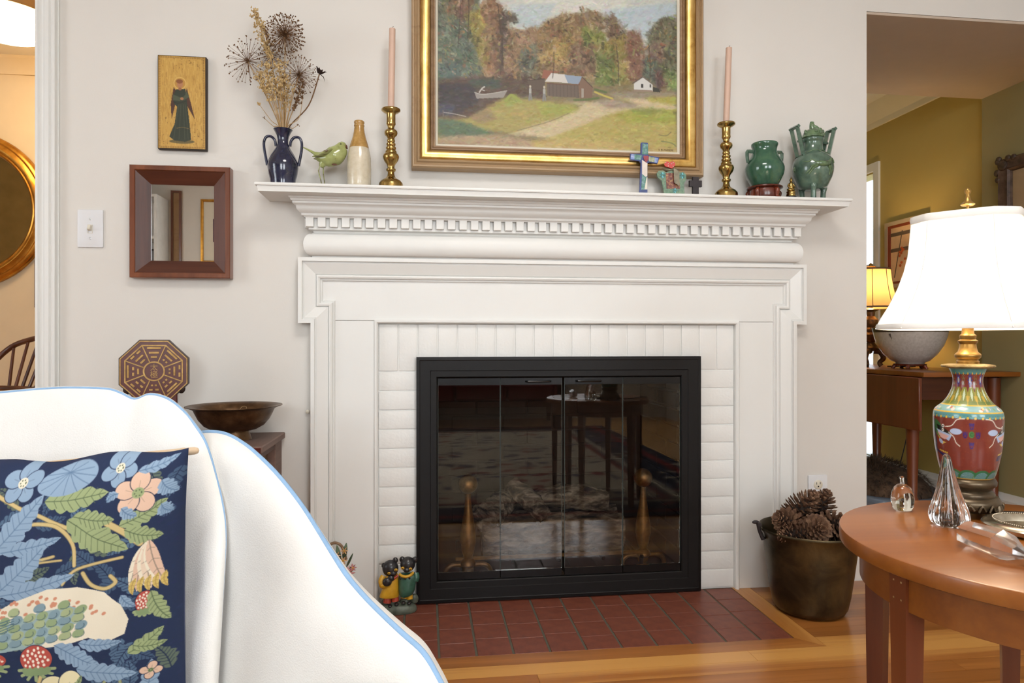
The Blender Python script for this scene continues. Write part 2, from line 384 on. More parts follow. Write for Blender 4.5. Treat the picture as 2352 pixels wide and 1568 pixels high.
def frame_sweep(x0, x1, z0, z1, prof):      # picture frame: prof of (inset, y) from the outer back edge to the inner back edge
    return sweep([(x0, z0), (x1, z0), (x1, z1), (x0, z1)], prof, lambda a, b, h: (a, h, b), True)
def grid(nx, ny, fn):
    V = [tuple(fn(i / (nx - 1), j / (ny - 1))) for j in range(ny) for i in range(nx)]
    Fc = [(j * nx + i, j * nx + i + 1, (j + 1) * nx + i + 1, (j + 1) * nx + i) for j in range(ny - 1) for i in range(nx - 1)]
    return V, Fc
# ------------------------------------------------------------------ object helpers
OFF = {}
def mesh(name, g, mat, smooth=35):
    me = bpy.data.meshes.new(name); me.from_pydata(g[0], [], g[1]); me.update()
    bm = bmesh.new(); bm.from_mesh(me); bmesh.ops.recalc_face_normals(bm, faces=bm.faces); bm.to_mesh(me); bm.free()
    if mat: me.materials.append(mat)
    if smooth is not None:
        me.shade_smooth()
        if smooth < 180: me.set_sharp_from_angle(angle=R(smooth))
    return me
def mk(name, g, mat, parent=None, smooth=35, label=None):
    if parent is not None and parent.name in OFF:
        o = OFF[parent.name]; g = ([(p[0] - o[0], p[1] - o[1], p[2] - o[2]) for p in g[0]], g[1])
    ob = bpy.data.objects.new(name, mesh(name, g, mat, smooth)); COL.objects.link(ob)
    if parent is not None:
        ob.parent = parent
        if parent.name in OFF: OFF[ob.name] = OFF[parent.name]
    if label: ob['label'] = label
    return ob
def tag(o, label, cat, group=None):
    o['label'] = label; o['category'] = cat
    if group: o['group'] = group
    return o
def thing(name, label, cat, loc=(0, 0, 0), rz=0, group=None, world=False):
    o = bpy.data.objects.new(name, None); COL.objects.link(o); o.empty_display_size = 0.02
    o.location = loc; o.rotation_euler = (0, 0, rz); tag(o, label, cat, group)
    if world: OFF[o.name] = tuple(loc)
    return o
def one(name, g, mat, label, cat, base, smooth=35, group=None):   # a thing that is a single mesh; base = its origin
    g = ([(p[0] - base[0], p[1] - base[1], p[2] - base[2]) for p in g[0]], g[1])
    o = mk(name, g, mat, None, smooth); o.location = base; OFF[o.name] = tuple(base)
    return tag(o, label, cat, group)
def struct(name, g, mat, parent=None, smooth=None):
    o = mk(name, g, mat, parent, smooth)
    if parent is None: o['kind'] = 'structure'
    return o
def piece(name, me, parent, loc, rot=(0, 0, 0), scale=(1, 1, 1), mat=None):
    o = bpy.data.objects.new(name, me); COL.objects.link(o); o.parent = parent
    off = OFF.get(parent.name, (0, 0, 0))
    o.location = (loc[0] - off[0], loc[1] - off[1], loc[2] - off[2]); o.rotation_euler = rot; o.scale = scale
    return o
def copy_tree(src, loc, rz=None, label=None):
    def rec(s, par):
        c = s.copy(); COL.objects.link(c); c.parent = par
        for ch in list(s.children): rec(ch, c)
        return c
    r = rec(src, None); r.location = loc
    if rz is not None: r.rotation_euler = (0, 0, rz)
    if label: r['label'] = label
    return r
def colgrid(name, V, nx, ny, C, mat, parent=None, smooth=180):
    """grid mesh with a colour per vertex: V (ny*nx,3) array, C (ny*nx,3) linear colours"""
    V = np.asarray(V, np.float32)
    if parent is not None and parent.name in OFF: V = V - np.asarray(OFF[parent.name], np.float32)
    me = bpy.data.meshes.new(name); nq = (nx - 1) * (ny - 1)
    me.vertices.add(nx * ny); me.vertices.foreach_set('co', V.ravel())
    i, j = np.meshgrid(np.arange(nx - 1), np.arange(ny - 1)); a = (j * nx + i).ravel()
    q = np.stack([a, a + 1, a + nx + 1, a + nx], 1).astype(np.int32)
    me.loops.add(nq * 4); me.loops.foreach_set('vertex_index', q.ravel())
    me.polygons.add(nq); me.polygons.foreach_set('loop_start', np.arange(0, nq * 4, 4, dtype=np.int32))
    me.update(calc_edges=True); me.validate()
    at_ = me.color_attributes.new('Col', 'FLOAT_COLOR', 'POINT')
    at_.data.foreach_set('color', np.concatenate([np.asarray(C, np.float32).reshape(-1, 3), np.ones((nx * ny, 1), np.float32)], 1).ravel())
    me.materials.append(mat)
    if smooth is not None: me.shade_smooth()
    o = bpy.data.objects.new(name, me); COL.objects.link(o)
    if parent is not None:
        o.parent = parent
        if parent.name in OFF: OFF[o.name] = OFF[parent.name]
    return o
def textmesh(name, s, size, mat, parent, mtx, depth=0.0005):
    cu = bpy.data.curves.new(name, 'FONT'); cu.body = s; cu.size = size; cu.extrude = depth; cu.align_x = 'CENTER'; cu.align_y = 'CENTER'
    tmp = bpy.data.objects.new(name + '_tmp', cu); COL.objects.link(tmp)
    dg = bpy.context.evaluated_depsgraph_get(); ev = tmp.evaluated_get(dg)
    me = bpy.data.meshes.new_from_object(ev); bpy.data.objects.remove(tmp)
    me.transform(mtx)
    off = OFF.get(parent.name) if parent else None
    if off: me.transform(Matrix.Translation(Vector(off) * -1))
    me.materials.clear(); me.materials.append(mat)
    o = bpy.data.objects.new(name, me); COL.objects.link(o); o.parent = parent
    return o
class Canvas:
    """tiny raster used to compute the colours of printed or painted surfaces (sRGB 0..255)"""
    def __init__(s, w, h, c):
        s.w, s.h = w, h; s.a = np.zeros((h, w, 3), np.float32); s.a[:] = c
    def _win(s, x0, y0, x1, y1):
        x0, y0 = max(0, int(x0)), max(0, int(y0)); x1, y1 = min(s.w, int(x1) + 2), min(s.h, int(y1) + 2)
        if x1 <= x0 or y1 <= y0: return None
        X, Y = np.meshgrid(np.arange(x0, x1) + 0.5, np.arange(y0, y1) + 0.5); return x0, y0, x1, y1, X, Y
    def _put(s, w, m, c, al):
        m = (np.clip(m, 0, 1) * al)[..., None]; sl = s.a[w[1]:w[3], w[0]:w[2]]; sl[:] = sl * (1 - m) + np.asarray(c, np.float32) * m
    def poly(s, pts, c, al=1.0):
        P = np.asarray(pts, float); w = s._win(P[:, 0].min(), P[:, 1].min(), P[:, 0].max(), P[:, 1].max())
        if w is None: return
        X, Y = w[4], w[5]; ins = np.zeros(X.shape, bool); n = len(P)
        for i in range(n):
            x0, y0 = P[i]; x1, y1 = P[(i + 1) % n]
            if y0 == y1: continue
            cr = ((y0 > Y) != (y1 > Y)) & (X < (x1 - x0) * (Y - y0) / (y1 - y0) + x0); ins ^= cr
        s._put(w, ins.astype(np.float32), c, al)
    def ell(s, x, y, rx, ry, c, rot=0.0, al=1.0, soft=1.0):
        r = max(rx, ry) + 2; w = s._win(x - r, y - r, x + r, y + r)
        if w is None: return
        ca, sa = math.cos(rot), math.sin(rot); dx, dy = w[4] - x, w[5] - y
        d = np.sqrt(((dx * ca + dy * sa) / rx) ** 2 + ((-dx * sa + dy * ca) / ry) ** 2)
        s._put(w, (1 - d) * min(rx, ry) / soft + 0.5, c, al)
    def line(s, pts, wd, c, al=1.0, wd2=None):
        P = [np.asarray(p, float) for p in pts]; n = len(P) - 1
        for i in range(n):
            a, b = P[i], P[i + 1]; ww = wd if wd2 is None else wd + (wd2 - wd) * i / max(1, n - 1)
            w = s._win(min(a[0], b[0]) - ww - 1, min(a[1], b[1]) - ww - 1, max(a[0], b[0]) + ww + 1, max(a[1], b[1]) + ww + 1)
            if w is None: continue
            d = b - a; L = max(1e-6, d.dot(d)); t = np.clip(((w[4] - a[0]) * d[0] + (w[5] - a[1]) * d[1]) / L, 0, 1)
            q = np.hypot(w[4] - a[0] - t * d[0], w[5] - a[1] - t * d[1]); s._put(w, ww / 2 - q + 0.5, c, al)
    def curve(s, pts, wd, c, al=1.0, wd2=None):
        s.line([(p[0], p[1]) for p in spline([(a, b, 0) for a, b in pts], 6)], wd, c, al, wd2)
    sat = 1.0
    def lin(s):
        c = np.clip(s.a / 255.0, 0, 1); g_ = c.mean(-1, keepdims=True); c = np.clip(g_ + (c - g_) * s.sat, 0, 1); return np.where(c <= 0.04045, c / 12.92, ((c + 0.055) / 1.055) ** 2.4)
    def sample(s, U, V):     # U, V in 0..1 arrays (V down), bilinear
        L = s.lin(); x = np.clip(U * s.w - 0.5, 0, s.w - 1.001); y = np.clip(V * s.h - 0.5, 0, s.h - 1.001)
        i = x.astype(int); j = y.astype(int); fx = (x - i)[..., None]; fy = (y - j)[..., None]
        i1 = np.minimum(i + 1, s.w - 1); j1 = np.minimum(j + 1, s.h - 1)
        return (L[j, i] * (1 - fx) + L[j, i1] * fx) * (1 - fy) + (L[j1, i] * (1 - fx) + L[j1, i1] * fx) * fy
rng = random.Random(7)
# ================================================================== THE SETTING
XW0, XW1 = -1.168, 1.555          # the fireplace wall runs between the hall doorway and the dining passage
XR = 2.65; XL = -3.6; YR = -5.2; ZC = 2.5
wall_n = struct('wall_north', merge(box(XW0, 0.0, 0, .12, 0, ZC), box(0.0, .9, 0, .12, .76, ZC), box(.9, XW1, 0, .12, 0, ZC),
    box(XL, XW0, 0, .12, 2.25, ZC), box(XL, -2.75, 0, .12, 0, 2.25)), M['wall'])
struct('wall_passage_header', box(XW1, XR + .1, 0.0, .72, 2.022, ZC), M['wall'])
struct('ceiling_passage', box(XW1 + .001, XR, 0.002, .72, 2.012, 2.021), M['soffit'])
struct('wall_passage_east', box(XR, XR + .12, 0, .72, 0, 2.02), M['greenwall'])
struct('wall_east', box(XR, XR + .12, YR, 0, 0, ZC), M['wall'])
def wall_with_hole_x(name, y0, y1, x0, x1, z1, holes, mat, z0=0):   # wall in the XZ plane with window holes (xa, xb, za, zb)
    gs = []; xs = x0
    for xa, xb, za, zb in holes:
        gs += [box(xs, xa, y0, y1, z0, z1), box(xa, xb, y0, y1, z0, za), box(xa, xb, y0, y1, zb, z1)]; xs = xb
    gs.append(box(xs, x1, y0, y1, z0, z1)); return struct(name, merge(*gs), mat)
wall_with_hole_x('wall_south', YR - .12, YR, XL - .12, XR + .12, ZC, [(-1.15, .05, .97, 2.27), (.75, 1.95, .97, 2.27)], M['wall'])
struct('wall_west', merge(box(XL - .12, XL, YR, -2.75, 0, ZC), box(XL - .12, XL, -2.75, -1.45, 0, .85), box(XL - .12, XL, -2.75, -1.45, 2.15, ZC), box(XL - .12, XL, -1.45, .12, 0, ZC)), M['wall'])
def window_frame(n, g_frame, g_pane):
    w = mk('window_%d' % n, g_frame, M['white'], None, None); w['kind'] = 'structure'
    mk('pane', g_pane, M['windowpane'], w, None)
M['windowpane'] = panemat('window pane', (0.95, 0.97, 0.97), None)
for n, (xa, xb) in enumerate(((-1.15, .05), (.75, 1.95))):
    xm = (xa + xb) / 2
    window_frame(n + 1, merge(frame_sweep(xa - .07, xb + .07, .90, 2.34, [(0, YR + .001), (0, YR + .02), (.07, YR + .025), (.075, YR - .05), (.11, YR - .05), (.11, YR - .08)]),
        box(xm - .02, xm + .02, YR - .08, YR - .05, .97, 2.27), box(xa, xb, YR - .08, YR - .05, 1.60, 1.64)), box(xa, xb, YR - .07, YR - .066, .97, 2.27))
window_frame(3, sweep([(-2.82, .78), (-1.38, .78), (-1.38, 2.22), (-2.82, 2.22)], [(0, XL + .001), (0, XL + .02), (.07, XL + .025), (.075, XL - .05), (.11, XL - .05), (.11, XL - .08)], lambda a, b, h: (h, a, b), True),
    box(XL - .07, XL - .066, -2.75, -1.45, .85, 2.15))
struct('ceiling', box(XL - .12, XR + .12, YR - .12, .12, ZC, ZC + .1), M['ceil'])
# ---- floor: base with separate oak boards where the photograph shows them
floor = struct('floor', merge(box(XL - .6, XR + .12, YR - .12, -1.6, -.1, -.001), box(XL - .6, XR + .2, -1.6, 3.2, -.1, -.02)), M['oak'])
mk('seam_bed', box(XL, XR, -1.6, .0, -.02, -.012), M['seam'], floor, None)
HX0, HX1, HY0 = -.166, 1.046, -.412        # hearth tile field
BW = .0585
plank_me = mesh('plank', box(0, 1, .0004, BW - .0004, -.018, 0), M['oak'], None)
yb = HY0 - .061; row = 0; ys = []
y = yb - BW
while y > -1.6: ys.append((y, None)); y -= BW
y = yb
while y < -.02: ys.append((y, 'split')); y += BW
prng = random.Random(3)
def lay(y, xa, xb):
    x = xa
    first = True
    while x < xb - .01:
        L = prng.uniform(.5, 2.2) if first else prng.uniform(1.1, 2.6)
        first = False
        e = min(xb, x + L)
        if xb - e < .25: e = xb
        p = piece('plank', plank_me, floor, (x + .0004, y, 0), (0, 0, 0), (e - x - .0008, 1, 1)); x = e
for y, kind in ys:
    if kind is None: lay(y, XL, XR)
    else:
        lay(y, HX1 + .0615, XR)
        lay(y, XL, HX0 - .0615)
mk('border_plank', prismz([(HX0 - .061, yb + .0005), (HX1 + .061, yb + .0005), (HX1 + .0003, HY0 - .0005), (HX0 - .0003, HY0 - .0005)], -.018, 0), M['oak'], floor, None)
mk('border_plank', prismz([(HX1 + .061, yb + .001), (HX1 + .061, -.002), (HX1 + .0005, -.002), (HX1 + .0005, HY0)], -.018, 0), M['oaky'], floor, None)
mk('border_plank', prismz([(HX0 - .061, yb + .001), (HX0 - .061, -.002), (HX0 - .0005, -.002), (HX0 - .0005, HY0)], -.018, 0), M['oaky'], floor, None)
# ---- hearth tiles
hearth = thing('tiled_hearth', 'flush hearth of red clay tiles in front of the black fire doors', 'hearth', (.44, -.2, 0), world=True)
mk('grout_bed', box(HX0, HX1, HY0, -.002, -.018, -.0022), M['grout'], hearth, None)
TP = (HX1 - HX0) / 12.0
tile_me = mesh('tile', box(-.0472, .0472, -.0468, .0468, -.012, 0, .0008, 1), M['tile'], 30)
for c in range(12):
    sh = [.0, .018, -.012, .009][c % 4]
    for r in range(5):
        y0 = HY0 + .0008 + r * .0975 + (sh if r > 0 else 0); y1 = min(-.003, HY0 + (r + 1) * .0975 + sh - .0012)
        if y1 - y0 < .012: continue
        piece('tile', tile_me, hearth, (HX0 + (c + .5) * TP, (y0 + y1) / 2, rng.uniform(-.0006, .0004)), (0, 0, 0), (1, (y1 - y0) / .0936, 1))
# ---- hall seen through the doorway on the left
YH = 1.70; ZH = 2.36
struct('wall_hall', box(-4.2, -.78, YH, YH + .1, 0, ZH), M['hallwall'])
struct('wall_hall_side', box(-.9, -.78, .12, YH, 0, ZH + .1), M['hallwall'])  # unseen wall put in so light does not leak towards the dining side
struct('wall_hall_west', box(-4.2, -4.1, .12, YH, 0, ZH), M['hallwall'])
struct('ceiling_hall', box(-4.2, -.78, .12, YH + .1, ZH, ZH + .1), M['ceil'])
struct('trim_hall_crown', sweep([(-4.1, YH), (-.9, YH)], [(0, 2.27), (-.012, 2.27), (-.016, 2.30), (-.05, 2.345), (-.05, ZH)], lambda a, b, h: (a, b, h)), M['hallwall'], None, 30)
struct('trim_hall_beam', merge(box(-4.1, -.9, 1.02, 1.09, ZH - .022, ZH), box(-4.1, -.9, 1.035, 1.075, ZH - .034, ZH - .022)), M['hallwall'])
for xb in (-2.335, -3.1, -1.55):
    struct('trim_hall_batten', merge(box(xb - .028, xb - .018, YH - .012, YH, 0, 2.28), box(xb - .018, xb + .012, YH - .018, YH, 0, 2.28, .004, 1), box(xb + .012, xb + .018, YH - .010, YH, 0, 2.28), box(xb + .018, xb + .028, YH - .014, YH, 0, 2.28, .003, 1)), M['hallwall'], None, 30)
# door casing of that doorway
cas = [(XW0 - .004, 0), (XW0 - .004, -.022), (XW0 + .004, -.024), (XW0 + .008, -.018), (XW0 + .018, -.018), (XW0 + .022, -.023), (XW0 + .036, -.026), (XW0 + .040, -.021), (XW0 + .046, -.024), (XW0 + .051, -.022), (XW0 + .053, -.008), (XW0 + .056, -.008), (XW0 + .056, 0)]
struct('trim_1', prismz(list(reversed(cas)), 0, 2.28), M['white'], None, 30)
struct('trim_2', box(XW0 - .012, XW0 - .0005, 0.001, .14, 0, 2.24), M['white'])
# ---- dining side
XD = 2.68
struct('wall_dining_east', merge(box(XD, XD + .1, .72, 1.55, 0, 2.25), box(XD, XD + .1, 1.55, 2.45, 0, .12), box(XD, XD + .1, 1.55, 2.45, 1.86, 2.25), box(XD, XD + .1, 2.45, 3.1, 0, 2.25)), M['diningwall'])
struct('wall_dining_north', box(1.15, XD + .1, 3.1, 3.2, 0, 2.25), M['diningwall'])
struct('wall_dining_west', box(1.15, 1.25, .12, 3.1, 0, 2.25), M['diningwall'])  # unseen, put in to keep hall and dining light apart
struct('ceiling_dining', box(1.15, XD + .1, .72, 3.2, 2.25, 2.3), M['ceil'])
struct('trim_dining_crown', sweep([(XD, .721), (XD, 3.1)], [(0, 2.13), (.014, 2.13), (.018, 2.16), (.07, 2.225), (.085, 2.25), (0, 2.25)], lambda a, b, h: (a, b, h)), M['ceil'], None, 30)
struct('baseboard_dining', sweep([(XD, .72), (XD, 1.49)], [(0, 0), (.018, 0), (.018, .12), (.008, .135), (.006, .15), (0, .15)], lambda a, b, h: (a, b, h)), M['white'], None, 30)
struct('baseboard_east', sweep([(XR, -.9), (XR, .72)], [(0, 0), (.02, 0), (.02, .12), (.009, .135), (.007, .15), (0, .15)], lambda a, b, h: (a, b, h)), M['white'], None, 30)
wd_ = mk('window_4', merge(sweep([(1.50, .1), (2.51, .1), (2.51, 1.92), (1.50, 1.92)], [(0, XD), (0, XD - .014), (.04, XD - .016), (.05, XD - .012), (.05, XD + .02), (.056, XD + .02), (.056, XD + .05)], lambda a, b, h: (h, a, b), True), box(XD + .02, XD + .05, 1.55, 2.45, 1.28, 1.32)), M['white'], None, 30)
wd_['kind'] = 'structure'
mk('pane', box(XD + .04, XD + .044, 1.55, 2.45, .12, 1.86), M['windowpane'], wd_, None)

# ================================================================== FIREPLACE
mantel = thing('fireplace_mantel', 'white painted wooden mantelpiece with dentil moulding around the fireplace', 'mantelpiece', (.45, 0, 0), world=True)
W = M['white']
mk('side_board', box(-.356, -.161, -.022, -.0005, 0, .9145, .0008, 1), W, mantel, 30)
mk('side_board', box(1.063, 1.260, -.022, -.0005, 0, .9145, .0008, 1), W, mantel, 30)
mk('lintel_board', box(-.394, 1.296, -.022, -.0005, .9155, 1.113, .0008, 1), W, mantel, 30)
bbp = [(0, -.0005), (0, -.052), (-.0115, -.052), (-.0125, -.043), (-.0180, -.045), (-.050, -.033), (-.053, -.029), (-.0545, -.036), (-.059, -.0375), (-.064, -.035), (-.0655, -.027), (-.0705, -.0285), (-.0725, -.0215)]
mk('backband', sweep([(-.358, 0), (-.358, .906), (-.396, .906), (-.396, 1.112), (1.298, 1.112), (1.298, .906), (1.262, .906), (1.262, 0)], bbp, lambda a, b, h: (a, h, b)), W, mantel, 25)
mk('opening_bead', sweep([(-.161, 0), (-.161, .915), (1.063, .915), (1.063, 0)], [(.004, -.02), (.004, -.026), (0, -.031), (-.005, -.031), (-.009, -.026), (-.009, -.0005)], lambda a, b, h: (a, h, b)), W, mantel, 25)
plan = lambda a, b, h: (a, b, h)
def around(x0, x1, yf): return [(x0, -.0005), (x0, yf), (x1, yf), (x1, -.0005)]
fr = []
for i in range(13):
    a = -math.pi / 2 + math.pi * i / 12
    fr.append((-.002 - .022 * math.cos(a), 1.151 + .035 * math.sin(a)))
fr = [(.02, 1.1125), (0, 1.1125)] + fr + [(0, 1.188), (.004, 1.190), (.002, 1.194), (-.006, 1.197), (-.010, 1.198), (-.010, 1.204), (.02, 1.204)]
mk('frieze', sweep(around(-.353, 1.251, -.046), fr, plan), W, mantel, 40)
mk('frieze_core', box(-.34, 1.24, -.040, -.0005, 1.1126, 1.29), W, mantel, None)
mk('dentil_band', sweep(around(-.362, 1.260, -.053), [(.02, 1.204), (0, 1.204), (0, 1.237), (.02, 1.237)], plan), W, mantel, 30)
dn_me = mesh('dentil', box(-.0122, .0122, -.0155, 0, -.0148, .0148, .0012, 1), W, 30)
ND = 45
for i in range(ND):
    piece('dentil', dn_me, mantel, (-.3585 + i * (1.2565 + .3585) / (ND - 1), -.053, 1.2195))
for sx, rz in ((-.362, R(-90)), (1.260, R(90))):
    piece('dentil', dn_me, mantel, (sx, -.030, 1.2195), (0, 0, rz))
cr = [(.02, 1.233), (0, 1.233), (-.004, 1.2375), (-.013, 1.238), (-.015, 1.245)]
for i in range(9):
    t = i / 8; cr.append((-.015 - .034 * (t ** 0.7) - .004 * math.sin(t * math.pi * 2), 1.245 + .026 * t + .003 * math.sin(t * math.pi)))
cr += [(-.052, 1.272), (-.052, 1.278), (-.058, 1.279), (-.062, 1.285), (-.068, 1.287), (-.068, 1.2925), (.02, 1.2925)]
cr = [(o_ if o_ > 0 else o_ * .60, h_) for o_, h_ in cr]
mk('crown', sweep(around(-.373, 1.271, -.068), cr, plan), W, mantel, 25)
shp = [(.08, 1.2925), (.0075, 1.2925), (.007, 1.298), (.0055, 1.303), (.0048, 1.306), (.0048, 1.3085), (0, 1.309), (-.001, 1.3125), (0, 1.317), (.002, 1.318), (.08, 1.318)]
mk('shelf', merge(sweep(around(-.499, 1.390, -.166), shp, plan), box(-.46, 1.35, -.13, -.0008, 1.2932, 1.3174)), W, mantel, 25)
# ---- painted bricks
facing = thing('brick_facing', 'white painted brick facing between mantelpiece and black fire doors', 'brickwork', (.45, 0, 0), world=True)
mk('mortar', merge(box(-.152, -.004, -.0082, -.0004, 0, .906), box(.904, 1.054, -.0082, -.0004, 0, .906), box(-.004, .904, -.0082, -.0004, .77, .906)), M['brickwhite'], facing, None)
sold = mesh('brick', box(-.0295, .0295, -.012, -.0040, -.0758, .0758, .0028, 2), M['brickwhite'], 50)
for i in range(19):
    piece('brick', sold, facing, (-.152 + (i + .5) * 1.206 / 19, rng.uniform(-.0008, .0008), .8285))
stre = mesh('brick', box(-.074, .074, -.012, -.0040, -.0289, .0289, .0028, 2), M['brickwhite'], 50)
for i in range(12):
    for cx in (-.0765, .9785):
        piece('brick', stre, facing, (cx + rng.uniform(-.0005, .0005), rng.uniform(-.0007, .0007), .750 - (i + .5) * .0622))
# ---- glass fire doors
ins = thing('fireplace_doors', 'black metal framed glass bifold doors closing the fireplace opening', 'fireplace doors', (.448, -.02, 0), world=True)
mk('frame', frame_sweep(-.030, .926, .004, .798, [(0, -.0125), (0, -.034), (.010, -.0362), (.012, -.0350), (.044, -.0335), (.046, -.031), (.064, -.030), (.067, -.027), (.067, -.0125), (0, -.0125)]), M['black'], ins, 20)
bx = [.0385, .2428, .4495, .4565, .6564, .8580]
for i, (xa, xb) in enumerate(((bx[0], bx[1]), (bx[1], bx[2]), (bx[3], bx[4]), (bx[4], bx[5]))):
    dr = mk('door', merge(box(xa + .0015, xb - .0015, -.0225, -.0140, .7055, .7280), box(xa + .0015, xb - .0015, -.0225, -.0140, .0725, .0960)), M['blackgloss'], ins, None)
    mk('pane', box(xa + .002, xb - .002, -.0205, -.0160, .0962, .7053), M['fireglass'], dr, None)
    mk('pane_edge', merge(box(xa + .0006, xa + .0018, -.0208, -.0158, .0962, .7280), box(xb - .0018, xb - .0006, -.0208, -.0158, .0962, .7280)), M['edge_glass'], dr, None)
    if i in (1, 2):
        hx = (.328, .410) if i == 1 else (.497, .580)
        mk('handle', tube(spline([(hx[0], -.023, .717), (hx[0] + .003, -.034, .717), (hx[0] + .012, -.037, .717), (hx[1] - .012, -.037, .717), (hx[1] - .003, -.034, .717), (hx[1], -.023, .717)], 4), .0032, 8), M['blackgloss'], dr)
# ---- firebox
struct('wall_firebox', merge(box(-.012, .0, .002, .55, 0, .95), box(.9, .912, .002, .55, 0, .95), box(-.012, .912, .55, .57, 0, .95), box(-.012, .912, .121, .57, .95, .96), box(0, .9, -.012, .55, 0.002, .045)), M['soot'])
fbr = bpy.data.objects['wall_firebox']
fb_me = mesh('brick', box(-.005, .005, -.102, .102, -.027, .027, .002, 1), M['soot'], 40)
fb2_me = mesh('brick', box(-.102, .102, -.005, .005, -.027, .027, .002, 1), M['soot'], 40)
for r_ in range(12):
    for c_ in range(3):
        yy = .11 + c_ * .21 + (.1 if r_ % 2 else 0)
        if yy > .47: continue
        piece('brick', fb_me, fbr, (.003, yy, .08 + r_ * .062)); piece('brick', fb_me, fbr, (.897, yy, .08 + r_ * .062))
    for c_ in range(5):
        xx = .10 + c_ * .21 - (.1 if r_ % 2 else 0)
        if xx < .09 or xx > .82: continue
        piece('brick', fb2_me, fbr, (xx, .547, .08 + r_ * .062))
def logmesh(path, rad, seed, n=20, amp=.16):
    P = spline(path, 14); q = random.Random(seed); ph = [q.uniform(0, 6.28) for _ in range(8)]
    V, Fc = tube(P, rad, n); m = len(P); out = []
    for i, v in enumerate(V):
        if i >= m * n: out.append(v); continue
        s, a = i // n, 2 * math.pi * (i % n) / n
        f = 1 + amp * (.5 * math.sin(3 * a + ph[0] + s * .15) + .35 * math.sin(7 * a + ph[1] + .5 * math.sin(s * .4)) + .25 * math.sin(s * .9 + ph[2] + 2 * a) + q.uniform(-.35, .35))
        out.append(tuple(P[s] + (Vector(v) - P[s]) * f))
    return out, Fc
def log(label, path, rad, seed, group='ceramic logs in the grate'):
    b = Vector(path[0]); return one('fire_log', logmesh(path, rad, seed), M['ash'], label, 'log', b, 60, group)
log('largest charred log lying lowest across the fire grate', [(.20, .20, .145), (.42, .21, .15), (.72, .22, .15)], [.066, .072, .070, .06], 1)
log('pale barked log lying behind at the top right of the grate', [(.40, .30, .245), (.55, .31, .25), (.69, .30, .235)], [.035, .05, .05, .036], 2)
log('short stubby log with its cut end facing the left andiron', [(.205, .165, .22), (.25, .23, .232), (.30, .31, .25)], [.05, .052, .046], 3)
log('thin split log leaning diagonally across the other logs', [(.31, .27, .315), (.385, .21, .262), (.43, .17, .215)], [.03, .036, .026], 4)
log('second low log lying behind the biggest one', [(.24, .36, .15), (.50, .37, .15), (.74, .36, .15)], [.06, .062, .055], 5)
gr = thing('fire_grate', 'low black metal grate carrying the logs behind the fire doors', 'grate', (.45, .2, .045), world=True)
mk('front_bar', box(.10, .78, .085, .097, .098, .110, .003, 1), M['andiron'], gr)
for xx in (.14, .30, .46, .62, .76):
    mk('cross_bar', box(xx - .006, xx + .006, .088, .40, .080, .094, .002, 1), M['black'], gr)
for xx in (.12, .76):
    for yy in (.10, .38): mk('leg', box(xx - .006, xx + .006, yy - .006, yy + .006, .0455, .085), M['black'], gr)
eb = []
q = random.Random(9)
for i in range(230):
    r_ = q.uniform(.003, .0065); eb.append(sphere((q.uniform(.17, .72), q.uniform(.03, .085), .045 + r_ * .8), (r_ * q.uniform(.8, 1.4), r_, r_ * .8), 6, 4))
e_ = one('ember_pebbles', merge(*eb), M['ember'], 'strip of loose ember pebbles along the firebox floor', 'embers', (.45, .05, .045), 60); e_['kind'] = 'stuff'
def andiron(label, x, y, grp='brass andirons'):
    t = thing('andiron', label, 'andiron', (x, y, .045), 0, grp)
    mk('foot', tube(spline([(-.078, .0, .006), (-.074, 0, .026), (-.055, 0, .040), (-.02, 0, .040), (0, 0, .034), (.02, 0, .040), (.055, 0, .040), (.074, 0, .026), (.078, 0, .006)], 5), .0085, 10), M['andiron'], t, 60)
    mk('boss', merge(sphere((0, 0, .026), (.02, .008, .018), 12, 8), lathe([(.020, .036), (.027, .042), (.026, .052), (.018, .060), (.013, .064)], 24)), M['andiron'], t, 50)
    mk('shaft', lathe([(.013, .060), (.021, .085), (.0275, .120), (.0262, .150), (.020, .190), (.0135, .232), (.0100, .262), (.0105, .284), (.012, .290)], 28), M['andiron'], t, 50)
    mk('finial', sphere((0, 0, .316), .0335, 24, 16), M['andiron'], t, 180)
    mk('log_rest', merge(box(-.008, .008, .01, .36, .02, .034), box(-.008, .008, .34, .356, 0, .034)), M['iron'], t)
    return t
P1 = at(1075, 1300, .085); P2 = at(1477, 1290, .115)
a1 = andiron('ball topped brass andiron behind the leftmost glass fire door', P1.x, .085)
copy_tree(a1, (P2.x, .115, .045), 0, 'ball topped brass andiron behind the rightmost glass fire door')
# ================================================================== ON THE FIREPLACE WALL
# ---- light switch
sw = thing('light_switch', 'white toggle light switch plate on the wall beside the hall doorway', 'light switch', (-1.0235, 0, 1.195), world=True)
mk('plate', box(-1.0605, -.9865, -.006, -.0003, 1.137, 1.2535, .003, 2), M['plastic'], sw)
mk('surround', frame_sweep(-1.0305, -1.0165, 1.180, 1.207, [(0, -.0055), (0, -.0068), (.0015, -.0068), (.0015, -.0055)]), M['ivory'], sw)
mk('toggle', xf(box(-.0045, .0045, -.012, 0, -.008, .008, .0015, 1), Matrix.Translation((-1.0235, -.005, 1.194)) @ Matrix.Rotation(R(-25), 4, 'X')), M['ivory'], sw)
for z in (1.224, 1.165): mk('screw', xf(lathe([(.003, 0), (.003, .001), (.002, .0015)], 12), Matrix.Translation((-1.0235, -.006, z)) @ Matrix.Rotation(R(90), 4, 'X')), M['screw'], sw)
